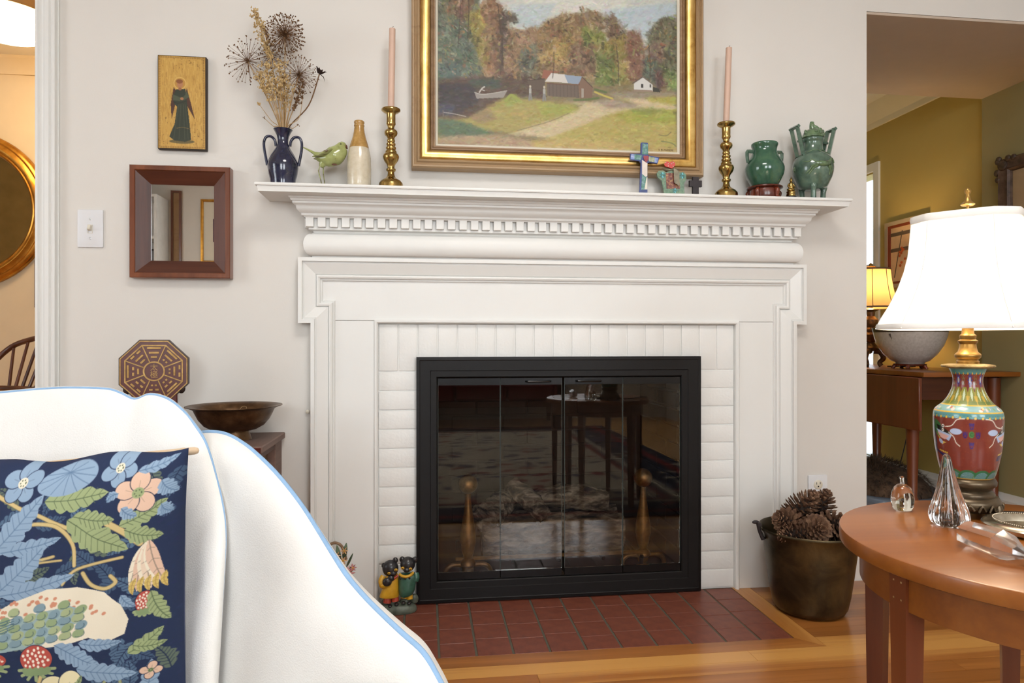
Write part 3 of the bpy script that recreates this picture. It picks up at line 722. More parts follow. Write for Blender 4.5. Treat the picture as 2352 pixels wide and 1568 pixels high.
# ---- outlet
ou = thing('wall_outlet', 'white double power outlet low on the wall above the pine cones', 'outlet', (1.367, 0, .32), world=True)
mk('plate', box(1.3315, 1.4025, -.006, -.0003, .262, .379, .003, 2), M['plastic'], ou)
for z in (.3455, .297):
    f = mk('socket', xf(lathe([(.0165, 0), (.0165, .0015), (.015, .0025)], 24), Matrix.Translation((1.367, -.0058, z)) @ Matrix.Rotation(R(90), 4, 'X')), M['ivory'], ou)
    mk('slot', merge(box(1.3595, 1.3612, -.0088, -.0083, z + .001, z + .009), box(1.3728, 1.3745, -.0088, -.0083, z + .002, z + .009), xf(lathe([(.0026, 0), (.0026, .0005)], 12), Matrix.Translation((1.367, -.0083, z - .006)) @ Matrix.Rotation(R(90), 4, 'X'))), M['slot'], f, None)
mk('screw', xf(lathe([(.003, 0), (.003, .001)], 12), Matrix.Translation((1.367, -.006, .3205)) @ Matrix.Rotation(R(90), 4, 'X')), M['screw'], ou)
one('door_bumper', xf(lathe([(.004, 0), (.004, .006), (.006, .008), (.006, .014), (.003, .016)], 12), Matrix.Translation((-.3735, 0, .625)) @ Matrix.Rotation(R(90), 4, 'X')), M['ivory'], 'tiny ivory peg on the wall left of the mantelpiece', 'peg', (-.3735, 0, .625))
# ---- gilt panel (plain generic robed figure on a gold ground)
ic = thing('gilt_panel', 'small gold panel painting of a dark green robed figure', 'painting', (-.750, 0, 1.44), world=True)
x0, x1, z0, z1 = -.8225, -.6785, 1.4435, 1.7345
mk('panel', box(x0, x1, -.020, -.0005, z0, z1, .003, 2), paint('dark panel edge', S(48, 32, 18), 0.6), ic)
nx, ny = 96, 192
cv = Canvas(nx * 2, ny * 2, (198, 156, 78)); q = np.random.RandomState(4)
for i in range(900):
    x, y_ = q.uniform(0, 192), q.uniform(0, 384); cc = [(222, 186, 112), (176, 132, 60), (206, 166, 90), (150, 108, 48)][q.randint(4)]
    cv.line([(x, y_), (x + q.uniform(-3, 3), y_ + q.uniform(6, 26))], q.uniform(1, 4), cc, .35)
for i in range(70):
    cv.ell(q.uniform(0, 192), q.uniform(0, 60) if i % 2 else q.uniform(250, 384), q.uniform(1, 3), q.uniform(1, 2), (86, 58, 26), 0, .6)
for x in (5, 186):
    for y_ in range(4, 382, 7): cv.ell(x, y_, 3.4, 2.4, (120, 84, 36), 0, .6)
for x in range(6, 190, 7):
    for y_ in (5, 379): cv.ell(x, y_, 2.4, 3.4, (120, 84, 36), 0, .6)
gd = (52, 58, 46); gl = (76, 84, 64)
cv.ell(96, 355, 52, 9, (84, 78, 52), 0, .8)
cv.ell(88, 112, 26, 26, (214, 178, 104)); cv.ell(88, 112, 22, 22, (186, 140, 66))
cv.poly([(62, 128), (50, 200), (54, 262), (72, 190), (76, 150)], (80, 50, 38)); cv.poly([(116, 130), (132, 190), (150, 262), (120, 210), (108, 160)], (80, 50, 38))
cv.poly([(72, 138), (110, 134), (118, 200), (128, 280), (134, 346), (110, 356), (66, 352), (44, 336), (66, 282), (76, 210), (62, 196), (60, 164)], gd)
for a, b in ((84, 62), (92, 84), (102, 108), (110, 122)): cv.curve([(a, 200), ((a + b) / 2, 270), (b, 346)], 2.2, gl, .8)
cv.curve([(62, 190), (78, 196), (112, 186)], 3, (40, 44, 38)); cv.curve([(74, 300), (100, 296), (130, 302)], 2, (142, 116, 64), .7)
cv.poly([(60, 160), (92, 172), (90, 186), (60, 184)], gl); cv.poly([(112, 140), (126, 168), (104, 182), (98, 172), (110, 160)], gl)
cv.ell(96, 176, 7, 6, (166, 116, 78)); cv.ell(88, 116, 12, 16, (178, 124, 88)); cv.ell(86, 104, 14, 9, (134, 84, 50)); cv.ell(88, 136, 7, 6, (150, 100, 70))
U, Vv = np.meshgrid(np.linspace(0, 1, nx), np.linspace(0, 1, ny))
Pv = np.stack([x0 + .003 + U * (x1 - x0 - .006), np.full_like(U, -.0206), z1 - .003 - Vv * (z1 - z0 - .006)], -1).reshape(-1, 3)
M['iconpaint'] = colmat('gilded painted panel', .38, bmp=.3, bscale=250)
colgrid('painted_face', Pv, nx, ny, cv.sample(U, Vv), M['iconpaint'], ic)
# ---- mirror in a broad wooden frame
mi = thing('wall_mirror', 'small square mirror in a wide red brown wooden frame above the octagon plaque', 'mirror', (-.7505, 0, 1.04), world=True)
fx0, fx1, fz0, fz1 = -.8985, -.6035, 1.044, 1.389
mk('outer_frame', frame_sweep(fx0, fx1, fz0, fz1, [(0, -.0005), (0, -.034), (.002, -.036), (.014, -.036), (.016, -.033), (.016, -.0005)]), M['walnutv'], mi, 25)
for nm, pth, mm in (('frame_rail', [(fx0 + .016, fz0 + .016), (fx1 - .016, fz0 + .016)], 'b'), ('frame_rail', [(fx1 - .016, fz1 - .016), (fx0 + .016, fz1 - .016)], 't')):
    pass
def mitre_piece(side):
    a = .0161; b = .0545; ya, yb_ = -.032, -.012
    X0, X1, Z0, Z1 = fx0 + a, fx1 - a, fz0 + a, fz1 - a; x0_, x1_, z0_, z1_ = fx0 + b, fx1 - b, fz0 + b, fz1 - b
    cs = {'b': [(X0, Z0), (X1, Z0), (x1_, z0_), (x0_, z0_)], 'r': [(X1, Z0), (X1, Z1), (x1_, z1_), (x1_, z0_)], 't': [(X1, Z1), (X0, Z1), (x0_, z1_), (x1_, z1_)], 'l': [(X0, Z1), (X0, Z0), (x0_, z0_), (x0_, z1_)]}[side]
    V = [(cs[0][0], ya, cs[0][1]), (cs[1][0], ya, cs[1][1]), (cs[2][0], yb_, cs[2][1]), (cs[3][0], yb_, cs[3][1])]
    V += [(p[0], -.0005, p[2]) for p in V]
    return V, [(0, 1, 2, 3), (7, 6, 5, 4), (0, 4, 5, 1), (1, 5, 6, 2), (2, 6, 7, 3), (3, 7, 4, 0)]
for s_ in 'brtl': mk('frame_slope', mitre_piece(s_), M['mahog'] if s_ in 'bt' else M['mahogv'], mi, None)
mk('mirror_glass', box(fx0 + .0545, fx1 - .0545, -.0105, -.008, fz0 + .0545, fz1 - .0545), M['mirror'], mi, None)

# ---- landscape painting in a gilt frame
pt = thing('framed_landscape', 'large oil landscape with autumn trees in a wide gold frame', 'painting', (.442, 0, 1.406), world=True)
px0, px1, pz0, pz1 = -.0455, .9305, 1.4045, 2.170
mk('outer_moulding', frame_sweep(px0, px1, pz0, pz1, [(0, -.0005), (0, -.044), (.004, -.050), (.009, -.050), (.011, -.046), (.016, -.048), (.020, -.054), (.024, -.056), (.027, -.052), (.0285, -.046), (.0285, -.0005)]), M['framewood'], pt, 25)
gp = [(.0286, -.0005), (.0286, -.047)]
for i in range(9):
    a = math.pi * i / 8; gp.append((.0445 - .0155 * math.cos(a), -.046 - .010 * math.sin(a) + .012 * i / 8))
gp += [(.0602, -.03), (.0602, -.0005)]
mk('gilt_band', frame_sweep(px0, px1, pz0, pz1, gp), M['gilt'], pt, 60)
mk('inner_moulding', frame_sweep(px0, px1, pz0, pz1, [(.0603, -.0005), (.0603, -.032), (.064, -.036), (.067, -.036), (.068, -.031), (.072, -.033), (.076, -.032), (.077, -.026), (.077, -.0005)]), M['framewood'], pt, 25)
mk('liner', frame_sweep(px0, px1, pz0, pz1, [(.0771, -.0005), (.0771, -.027), (.080, -.028), (.0845, -.023), (.0845, -.0005)]), M['liner'], pt, 30)
cx0, cx1, cz0, cz1 = px0 + .0845, px1 - .0845, pz0 + .0845, pz1 - .0845
PW, PH = 620, int(620 * (cz1 - cz0) / (cx1 - cx0))
pc = Canvas(PW, PH, (196, 198, 188)); pc.sat = .88
def T(pts): return [((x - 250) / 1855 * PW, PH - (1135 - y_) / 1855 * PW) for x, y_ in pts]
def pp(c, *pts): pc.poly(T(pts), c)
q = np.random.RandomState(11)
pp((206, 206, 194), (900, -500), (1700, -500), (1700, 60), (1200, 120), (900, 60)); pp((176, 190, 196), (1500, 60), (2105, -40), (2105, 250), (1850, 260), (1650, 160)); pp((180, 192, 192), (800, 60), (1150, 30), (1050, 210), (850, 230))
pp((132, 118, 84), (250, 560), (2105, 560), (2105, 1300), (250, 1300))
pp((104, 106, 84), (250, -500), (330, -400), (520, -380), (560, 20), (560, 620), (250, 660))
pp((122, 94, 72), (320, -60), (350, -420), (470, -400), (520, 60), (480, 190), (330, 200))
pp((96, 106, 88), (250, 190), (330, 170), (470, 200), (560, 350), (590, 590), (250, 650)); pp((88, 104, 96), (250, 530), (420, 520), (420, 650), (250, 660))
pp((128, 98, 70), (560, 100), (610, 30), (690, 15), (760, 120), (790, 250), (760, 580), (620, 600), (540, 380)); pp((144, 130, 66), (450, 150), (560, 110), (600, 230), (620, 520), (570, 540), (500, 300))
pp((86, 74, 62), (720, 130), (820, 120), (860, 180), (770, 200), (820, 330), (760, 360), (745, 570), (700, 560))
pp((142, 112, 82), (770, 240), (900, 250), (960, 215), (1080, 250), (1100, 580), (740, 590)); pp((98, 102, 84), (880, 400), (1000, 330), (1080, 470), (1060, 580), (860, 580))
pp((132, 106, 70), (1000, 230), (1060, 170), (1200, 110), (1330, 90), (1440, 65), (1520, 110), (1530, 580), (1000, 580)); pp((150, 124, 68), (1060, 350), (1230, 250), (1310, 330), (1240, 460), (1080, 440)); pp((112, 88, 66), (1260, 330), (1440, 330), (1470, 560), (1240, 550))
pp((126, 104, 74), (1310, 90), (1500, 80), (1520, 180), (1340, 230)); pp((128, 136, 66), (1350, 200), (1440, 165), (1540, 240), (1510, 330), (1380, 320)); pp((116, 92, 68), (1530, 120), (1600, 80), (1660, 200), (1640, 330), (1540, 260))
pp((134, 118, 62), (1480, 330), (1620, 250), (1720, 230), (1790, 420), (1750, 620), (1470, 640)); pp((104, 114, 60), (1460, 380), (1580, 340), (1640, 620), (1470, 650)); pp((126, 92, 72), (1690, 210), (1800, 195), (1850, 330), (1860, 600), (1720, 600))
pp((96, 92, 68), (1860, 330), (1910, 160), (1980, 90), (2105, 65), (2105, 560), (1860, 570)); pp((118, 96, 80), (1870, 320), (1960, 230), (2020, 430), (1900, 440)); pp((88, 98, 82), (1850, 420), (1930, 400), (1960, 600), (1820, 600)); pp((104, 74, 68), (1930, 520), (2040, 510), (2060, 610), (1950, 650)); pp((112, 130, 72), (2000, 470), (2105, 500), (2105, 650), (2040, 640))
pp((92, 74, 60), (250, 650), (740, 585), (1060, 590), (1050, 760), (800, 740), (480, 930), (250, 930)); pp((66, 58, 58), (250, 680), (520, 670), (560, 800), (420, 900), (250, 920)); pp((74, 80, 66), (480, 640), (740, 620), (720, 700), (500, 690)); pp((80, 78, 92), (250, 830), (380, 840), (360, 920), (250, 920))
pp((166, 152, 84), (470, 930), (740, 770), (1000, 770), (1310, 795), (1330, 830), (1200, 900), (850, 1030), (640, 1020), (250, 970)); pp((148, 152, 70), (740, 770), (840, 735), (900, 800), (760, 830)); pp((158, 160, 74), (1000, 790), (1320, 800), (1290, 860), (1050, 900)); pp((150, 128, 88), (480, 920), (620, 850), (700, 930), (560, 970))
pp((196, 178, 136), (780, 1040), (1180, 900), (1330, 830), (1330, 790), (1180, 775), (1440, 770), (2105, 770), (2105, 800), (1800, 800), (1560, 860), (1280, 980), (1120, 1060)); pp((160, 142, 122), (1430, 760), (1600, 740), (1840, 790), (1560, 815)); pp((150, 136, 114), (1560, 690), (2105, 665), (2105, 700), (1850, 730), (1620, 730)); pp((202, 182, 140), (1600, 725), (1850, 730), (2105, 765), (2105, 800), (1820, 775))
pp((176, 160, 84), (1100, 1060), (1300, 970), (1560, 860), (1700, 820), (1900, 800), (2105, 800), (2105, 1200), (900, 1120)); pp((160, 158, 66), (1600, 850), (1900, 800), (2105, 800), (2105, 900), (1700, 920)); pp((136, 142, 66), (1700, 815), (1900, 795), (2050, 815), (1850, 850)); pp((170, 162, 70), (1840, 720), (2105, 690), (2105, 765), (1900, 745))
pp((92, 112, 84), (250, 945), (420, 955), (560, 1000), (690, 1040), (420, 1080), (250, 1070)); pp((172, 146, 112), (250, 1078), (700, 1045), (1000, 1090), (1300, 1120), (1300, 1200), (250, 1200)); pp((186, 160, 92), (950, 1080), (1300, 1050), (2105, 1100), (2105, 1200), (1000, 1200))
for _ in range(2):
    for ax_ in (0, 1): pc.a = (np.roll(pc.a, 3, ax_) + np.roll(pc.a, -3, ax_) + pc.a + np.roll(pc.a, 1, ax_) + np.roll(pc.a, -1, ax_)) / 5
base = pc.a.copy()
for i in range(420):      # dark hollows and lit crowns among the trees
    x, y_ = q.uniform(0, PW), q.uniform(0, PH); c = base[int(min(PH - 1, y_)), int(min(PW - 1, x))]; cy = 1135 - (PH - y_) / PW * 1855
    if cy < 600 and c.sum() < 470:
        f = q.choice([.66, .76, .86, 1.14, 1.26, 1.38]); a_ = q.uniform(0, 3.14)
        base_c = np.clip(c * f, 0, 255)
        for m in range(9):
            x2, y2 = x + q.normal(0, 9), y_ + q.normal(0, 9); pc.line([(x2, y2), (x2 + 9 * math.cos(a_), y2 + 9 * math.sin(a_))], 5, base_c, .55)
base = pc.a.copy()
for k, n_ in ((0, 2600), (1, 4200), (2, 5200)):
    for i in range(n_):
        x, y_ = q.uniform(0, PW), q.uniform(0, PH)
        iy = int(min(PH - 1, y_)); c = base[iy, int(min(PW - 1, x))]
        cy = 1135 - (PH - y_) / PW * 1855
        tree = cy < 620 and c.sum() < 520
        c = c + q.normal(0, 15 if tree else 8) + q.normal(0, 6, 3)
        if tree and q.rand() < .12: c = np.array([[168, 128, 76], [62, 58, 48], [150, 150, 78], [148, 96, 64], [186, 168, 140]][q.randint(5)], float) + q.normal(0, 8, 3)
        ang = q.uniform(0, 3.14) if tree else q.normal(-.12, .3)
        if cy < 250 and not tree: ang = q.normal(-.25, .4)
        L = (12, 8, 5)[k] * q.uniform(.6, 1.5); wd = (7, 3.8, 2.0)[k] * q.uniform(.7, 1.3)
        dx, dy = math.cos(ang) * L / 2, math.sin(ang) * L / 2
        pc.line([(x - dx, y_ - dy), (x + dx, y_ + dy)], wd, c, (.6, .6, .55)[k])
def pl(c, wd, *pts, al=.9): pc.curve(T(pts), wd, c, al)
pp((150, 92, 70), (1035, 605), (1050, 540), (1190, 548), (1110, 565), (1075, 610)); pp((206, 200, 192), (1062, 628), (1110, 562), (1215, 568), (1245, 632)); pp((140, 156, 176), (1240, 632), (1212, 570), (1348, 577), (1328, 638))
pp((108, 92, 80), (1075, 636), (1320, 640), (1330, 742), (1080, 738)); pp((128, 98, 78), (1318, 640), (1352, 582), (1432, 655), (1430, 738), (1334, 746)); pp((96, 80, 66), (925, 630), (1060, 608), (1060, 700), (960, 690))
for x in range(1095, 1320, 28): pl((84, 70, 60), 1.4, (x, 645), (x + 2, 738), al=.6)
pl((112, 70, 52), 2.2, (1075, 640), (1200, 645), (1330, 640)); pl((70, 56, 48), 1.6, (925, 628), (1060, 608)); pl((84, 62, 52), 2, (1352, 582), (1432, 655)); pp((160, 150, 136), (1345, 668), (1362, 668), (1362, 738), (1345, 740))
pp((206, 204, 198), (1760, 612), (1832, 560), (1912, 612), (1912, 662), (1760, 660)); pl((96, 82, 70), 3, (1750, 610), (1832, 556)); pl((110, 96, 82), 2.6, (1832, 556), (1918, 614)); pp((56, 54, 50), (1818, 610), (1836, 610), (1836, 640), (1818, 640)); pp((66, 66, 62), (1886, 612), (1900, 612), (1900, 636), (1886, 636)); pp((150, 128, 108), (1760, 655), (1915, 658), (1915, 672), (1760, 670)); pp((60, 58, 50), (1915, 630), (1960, 640), (1970, 670), (1915, 668))
pp((150, 142, 134), (525, 738), (600, 748), (770, 714), (745, 765), (540, 782)); pl((196, 190, 180), 1.6, (525, 736), (600, 746), (770, 712)); pl((200, 194, 184), 3, (560, 735), (580, 705), (600, 690)); pl((190, 186, 178), 2, (575, 712), (600, 720)); pl((188, 178, 170), 1.6, (290, 895), (380, 905), (460, 920)); pl((120, 110, 104), 2, (288, 880), (290, 925))
for x in (948, 1056):
    pc.ell(*T([(x, 672)])[0], 2.6, 3.4, (196, 186, 164)); pl((168, 166, 158), 6, (x, 690), (x, 725)); pl((132, 132, 130), 4, (x - 4, 728), (x - 8, 775)); pl((132, 132, 130), 3.5, (x + 4, 728), (x + 10, 772))
pl((196, 178, 80), 5, (1450, 690), (1520, 715), (1590, 735), al=.8); pl((90, 108, 58), 6, (1450, 670), (1540, 690), al=.7); pl((96, 112, 60), 6, (1290, 760), (1400, 750), (1480, 735), al=.7); pl((150, 160, 70), 7, (760, 790), (800, 745), (850, 770), al=.7)
pl((92, 92, 64), 1.6, (1960, 1000), (2020, 1005), (2060, 975), al=.7); pl((116, 124, 76), 3, (1980, 1050), (2060, 1060), (2100, 1085), al=.6); pl((120, 104, 84), 2, (850, 1010), (1100, 930), (1250, 860), al=.6)
for x0_, y0_, x1_, y1_ in ((480, 0, 470, 330), (420, -100, 400, 400), (700, 60, 740, 560), (735, 300, 720, 590), (1130, 400, 1120, 600), (1620, 330, 1640, 600), (1880, 300, 1890, 560)): pl((70, 58, 48), 2.4, (x0_, y0_), ((x0_ + x1_) / 2 + 6, (y0_ + y1_) / 2), (x1_, y1_), al=.55)
nx, ny = 520, int(520 * PH / PW)
U, Vv = np.meshgrid(np.linspace(0, 1, nx), np.linspace(0, 1, ny))
Pv = np.stack([cx0 + U * (cx1 - cx0), np.full_like(U, -.0185), cz1 - Vv * (cz1 - cz0)], -1).reshape(-1, 3)
M['oil'] = colmat('oil paint on canvas', .55, bmp=.35, bscale=420, bdist=.0008)
colgrid('canvas', Pv, nx, ny, pc.sample(U, Vv), M['oil'], pt)
M['sign'] = paint('brown signature paint', S(92, 70, 36), .6)
rotx = Matrix.Rotation(R(90), 4, 'X')
textmesh('signature', 'S. BLANSSERE', .0088, M['sign'], pt, Matrix.Translation((cx1 - .038, -.0190, cz0 + .0075)) @ rotx, .0002)
textmesh('signature_date', '1937', .0070, M['sign'], pt, Matrix.Translation((cx1 - .026, -.0190, cz0 + .0160)) @ rotx, .0002)

# ================================================================== ON THE MANTEL SHELF
ZS = 1.318; YM = -.085
def prof_px(u, v0, pts, y=YM, z_base=ZS, sc=1.0):      # silhouette (v, half width) in photo pixels -> (r, z) above the base
    s = mpp(u, y); zz = lambda v: ZCAM + (784 - v) * s
    sr_ = s / math.sqrt(1 + ((u - 1176) / F) ** 2); return [(hw * sr_, max(0.0, zz(v) - z_base)) for v, hw in pts]
def lp(u, scale, off, axis, pts, y=YM): return prof_px(u, 0, [(off + a / scale, b / scale) for a, b in pts], y)
# ---- blue two-handled vase
v_ = at(650, 412, YM)
vz = thing('two_handled_vase', 'dark blue glazed vase with two tall handles holding dried flowers', 'vase', (v_.x, YM, ZS))
pr = lp(650, 3.485, 0, 0, [(1500, 100), (1440, 104), (1400, 116), (1340, 126), (1300, 122), (1250, 100), (1205, 72), (1175, 52), (1150, 43), (1120, 43), (1090, 50), (1062, 64), (1042, 76), (1038, 78), (1042, 72), (1075, 50), (1110, 36)])
pr[0] = (pr[0][0], 0)
vase_body = mk('body', lathe(pr, 48), M['blueglaze'], vz, 50)
s_ = mpp(650, YM)
for sg in (-1, 1):
    def hp(x, y_): return (sg * x / 3.485 * s_, 0, ZCAM + (784 - y_ / 3.485) * s_ - ZS)
    mk('handle', tube(spline([hp(55, 1170), hp(64, 1125), hp(92, 1096), hp(128, 1100), hp(146, 1140), hp(144, 1200), hp(132, 1270), hp(122, 1325)], 5), .0042, 10, flat=1.3), M['blueglaze'], vz, 60)
NECK = Vector((v_.x, YM, 1.490))
# ---- dried stems (each one a thing)
def px3(x, y_, y): return at(500 + x / 3.485, y_ / 3.485, y)
def stempath(x, y_, yy, bend=(0, 0, 0), root=(0, 0)):
    tip = px3(x, y_, yy); a = NECK + Vector((root[0], root[1], -.07)); b = NECK + Vector((root[0] * 1.2, root[1] * 1.2, .01))
    m = (b + tip) / 2 + Vector(bend); return spline([a, b, m, tip], 6), tip
q = random.Random(21)
def fib(n, i):
    z = 1 - 2 * (i + .5) / n; a = i * 2.39996; r = math.sqrt(1 - z * z); return Vector((r * math.cos(a), r * math.sin(a), z))
def allium(label, x, y_, yy, rad, n, root, head=.0021, mat='drybrown', bend=(0, 0, 0), floret=True):
    P, tip = stempath(x, y_, yy, bend, root)
    t = thing('dried_allium', label, 'dried flower', tuple(P[0]), 0, 'dried allium heads', True)
    mk('stem', tube(P, [.0017, .0013], 6), M['straw'], t, 60)
    sp = []; fl = []
    for i in range(n):
        d = fib(n, i); L = rad * q.uniform(.82, 1.06); e = tip + d * L
        sp.append(tube([tip + d * .002, tip + d * L * .5 + Vector((q.uniform(-1, 1), 0, q.uniform(-1, 1))) * .0012, e], [.00045, .0003], 4, caps=False))
        fl.append(sphere(e, (head * q.uniform(.7, 1.3),) * 3, 6, 4))
        if floret and q.random() < .5: fl.append(sphere(e + Vector((q.uniform(-1, 1), q.uniform(-1, 1), q.uniform(-1, 1))) * head * 1.4, head * .7, 5, 4))
    a = mk('spokes', merge(*sp), M['straw' if mat == 'straw' else 'drybrown'], t, 60); a['kind'] = 'stuff'
    a = mk('florets', merge(*fl), M[mat], t, 60); a['kind'] = 'stuff'
    return t
allium('large brown dried allium globe at the top right of the bouquet', 538, 275, -.10, .0595, 260, (.004, .004), .0022)
allium('sparse dark dried allium globe reaching out to the far left', 240, 487, -.085, .0665, 90, (-.008, .002), .0019, bend=(.01, 0, -.01))
allium('sparse dried allium globe on the right under the biggest one', 650, 597, -.08, .060, 120, (.009, -.004), .0018, bend=(-.006, 0, -.01))
allium('half hidden small dried allium behind the tan plumes', 420, 440, -.05, .040, 80, (-.002, .009), .0018)
def plume(label, x, y_, yy, L, w, n, root, bend=(0, 0, 0), mat='tan', twist=0.0):
    P, tip = stempath(x, y_, yy, bend, root)
    t = thing('dried_plume', label, 'dried flower', tuple(P[0]), 0, 'tan dried plumes', True)
    mk('stem', tube(P, [.0018, .0011], 6), M['straw'], t, 60)
    d = (P[-1] - P[-5]).normalized(); bs = []
    for i in range(n):
        f = (i + .5) / n; ww = w * (.25 + .75 * math.sin(math.pi * min(1, .12 + f * .8)))
        c = tip - d * L * f + Vector((q.gauss(0, 1), q.gauss(0, .8), q.gauss(0, .4))) * ww * .42
        for _ in range(3):
            bs.append(sphere(c + Vector((q.gauss(0, 1), q.gauss(0, 1), q.gauss(0, 1))) * .0022, (q.uniform(.0012, .0026), q.uniform(.0012, .0026), q.uniform(.0016, .0036)), 6, 4))
        if i % 3 == 0: bs.append(tube([tip - d * min(L, L * f + .02), c], .0004, 3, caps=False))
    a = mk('blossoms', merge(*bs), M[mat], t, 60); a['kind'] = 'stuff'
plume('tallest tan dried plume leaning to the upper left', 292, 75, -.09, .150, .024, 150, (-.003, .002), (.012, 0, .01))
plume('broad tan dried flower mass in the middle of the bouquet', 490, 470, -.115, .115, .042, 120, (.000, -.006))
plume('tan dried flower cluster at the left of the bouquet', 375, 500, -.11, .110, .038, 105, (-.006, -.004))
plume('short tan dried flower cluster low at the left', 330, 590, -.10, .06, .018, 60, (-.008, -.001))
plume('fine brown dried sprig low on the right of the bouquet', 690, 640, -.075, .10, .017, 60, (.008, .004), mat='drybrown')
plume('pale tan dried sprig behind the middle of the bouquet', 530, 600, -.07, .11, .030, 75, (.002, .007))
def twig(label, x, y_, yy, root, bend, tipmat, r=.0016):
    P, tip = stempath(x, y_, yy, bend, root)
    t = thing('dried_twig', label, 'dried flower', tuple(P[0]), 0, 'dried twigs', True)
    mk('stem', tube(P, [.0016, .0007], 5), M['straw'], t, 60)
    mk('bud', merge(*[sphere(tip + Vector((q.gauss(0, 1), q.gauss(0, 1), q.gauss(0, 1))) * .002, (r, r, r * 1.7), 6, 4) for _ in range(5)]), M[tipmat], t, 60)
for i_, (x_, y2_, rt_) in enumerate(((430, 640, -.004), (470, 660, -.001), (515, 640, .003), (560, 690, .006), (400, 690, -.006), (600, 720, .008))): twig(['straw stalk left of centre in the bouquet', 'straw stalk near the middle of the bouquet', 'straw stalk just right of the middle of the bouquet', 'straw stalk further right in the bouquet', 'leftmost bare straw stalk of the bouquet', 'rightmost bare straw stalk of the bouquet'][i_], x_, y2_, -.10, (rt_, -.006), (0, 0, 0), 'tan', .0022)
twig('single straw stem with a pale tuft on the left', 330, 830, -.085, (-.010, 0), (.006, 0, -.012), 'tan', .0024)
twig('short low twig with a dark bud leaning left', 373, 945, -.085, (-.012, .002), (.006, 0, -.008), 'drybrown', .0012)
twig('short low twig curling to the right by the vase rim', 640, 1000, -.085, (.012, .002), (0, 0, -.004), 'drybrown', .0012)
twig('thin curved brown twig in front on the right', 680, 790, -.10, (.010, -.004), (.012, 0, -.014), 'drybrown', .0014)
P, tip = stempath(815, 590, -.09, (.014, 0, -.012), (.013, .0))
t = thing('dried_daisy', 'dark brown star shaped seed flower on a bent stem at the right', 'dried flower', tuple(P[0]), 0, None, True)
mk('stem', tube(P, [.0019, .0019], 6), M['drybrown'], t, 60)
dv = Vector((.45, -.25, .85)).normalized(); sd = dv.cross(Vector((0, 1, 0))).normalized(); s2 = dv.cross(sd)
for i in range(9):
    a = 2 * math.pi * i / 9; o = sd * math.cos(a) + s2 * math.sin(a)
    mk('petal', tube([tip + o * .003, tip + o * .009 + dv * .008, tip + o * .017 + dv * .016], [.0030, .0040, .0004], 6, flat=.35), M['darkpetal'], t, 60)
mk('seed_head', sphere(tip + dv * .006, (.006, .006, .007), 10, 8), M['darkpetal'], t, 60)
mk('sepal', tube([tip, tip + Vector((.012, 0, -.010)), tip + Vector((.016, 0, -.024))], [.0022, .0034, .0004], 6, flat=.35), M['darkpetal'], t, 60)
# ---- green bird
sb = mpp(745, YM); b0 = at(745, 416, YM)
def bp(x, y_, dy=0): return Vector(((500 + x / 3.485 - 745) * sb, dy, ZCAM + (784 - y_ / 3.485) * sb - ZS))
bd = thing('ceramic_bird', 'pale green ceramic bird with thin wire legs on the mantel', 'figurine', (b0.x, YM, ZS))
mk('body', tube(spline([bp(684, 1182), bp(730, 1204), bp(775, 1228), bp(820, 1255), bp(880, 1264), bp(935, 1243), bp(972, 1208), bp(994, 1172), bp(1008, 1158), bp(1024, 1152)], 6), [.0012, .0026, .0046, .0150, .0250, .0282, .0235, .0165, .0125, .003], 24, flat=1.08), M['birdgreen'], bd, 180)
mk('haunch', tube(spline([bp(826, 1338), bp(850, 1300), bp(890, 1270)], 6), [.006, .014, .018], 16), M['birdgreen'], bd, 180)
for sg in (-1, 1):
    mk('wing', tube(spline([bp(766, 1264, sg * .012), bp(815, 1262, sg * .020), bp(875, 1240, sg * .0265), bp(925, 1205, sg * .0245)], 6), [.002, .010, .0150, .007], 14, flat=.42), M['birdwing'], bd, 180)
    mk('eye', sphere(bp(988, 1158, sg * .0158), .0018, 8, 6), M['slot'], bd)
    x = 840 if sg < 0 else 862
    mk('leg', tube(spline([bp(835 + (8 if sg > 0 else 0), 1320, sg * .008), bp(812 + (30 if sg > 0 else 0), 1370, sg * .008), bp(828 + (22 if sg > 0 else 0), 1440, sg * .008), bp(x - 2, 1500, sg * .008)], 4), .0017, 8), M['birdwing'], bd, 60)
    mk('foot', tube([Vector((bp(x, 1500).x - .004, sg * .008, .0015)), Vector((bp(x, 1500).x + .016, sg * .008 - .003, .0015))], .0016, 6), M['birdwing'], bd, 60)
mk('beak', tube([bp(1008, 1160), bp(1024, 1170), bp(1036, 1186)], [.0078, .0055, .0008], 10), M['brownpatch'], bd, 60)
mk('worn_patch', sphere(bp(936, 1322, -.012), (.0085, .004, .003), 12, 8), M['brownpatch'], bd, 180)
# ---- stoneware bottle
o = at(825, 418, YM)
bo = thing('stoneware_bottle', 'tall stoneware bottle, cream below and ochre brown above', 'bottle', (o.x, YM, ZS))
pr = lp(825, 3.485, 0, 0, [(1530, 94), (1460, 96), (1350, 97), (1260, 94), (1190, 80)]); pr[0] = (pr[0][0], 0); pr[0:0] = [(pr[0][0] * .94, 0)]; pr[1] = (pr[1][0], .003)
mk('lower_body', lathe(pr, 40), M['stone_cream'], bo, 60)
mk('upper_body', lathe(lp(825, 3.485, 0, 0, [(1190, 80.5), (1170, 76), (1100, 54), (1060, 45), (1015, 39)]), 40, caps=False), M['stone_tan'], bo, 60)
mk('lip', lathe(lp(825, 3.485, 0, 0, [(1016, 39), (1012, 42), (1002, 43), (998, 39), (992, 40), (986, 43), (974, 42), (969, 36), (975, 26), (1010, 24)]), 36), M['stone_tan'], bo, 60)
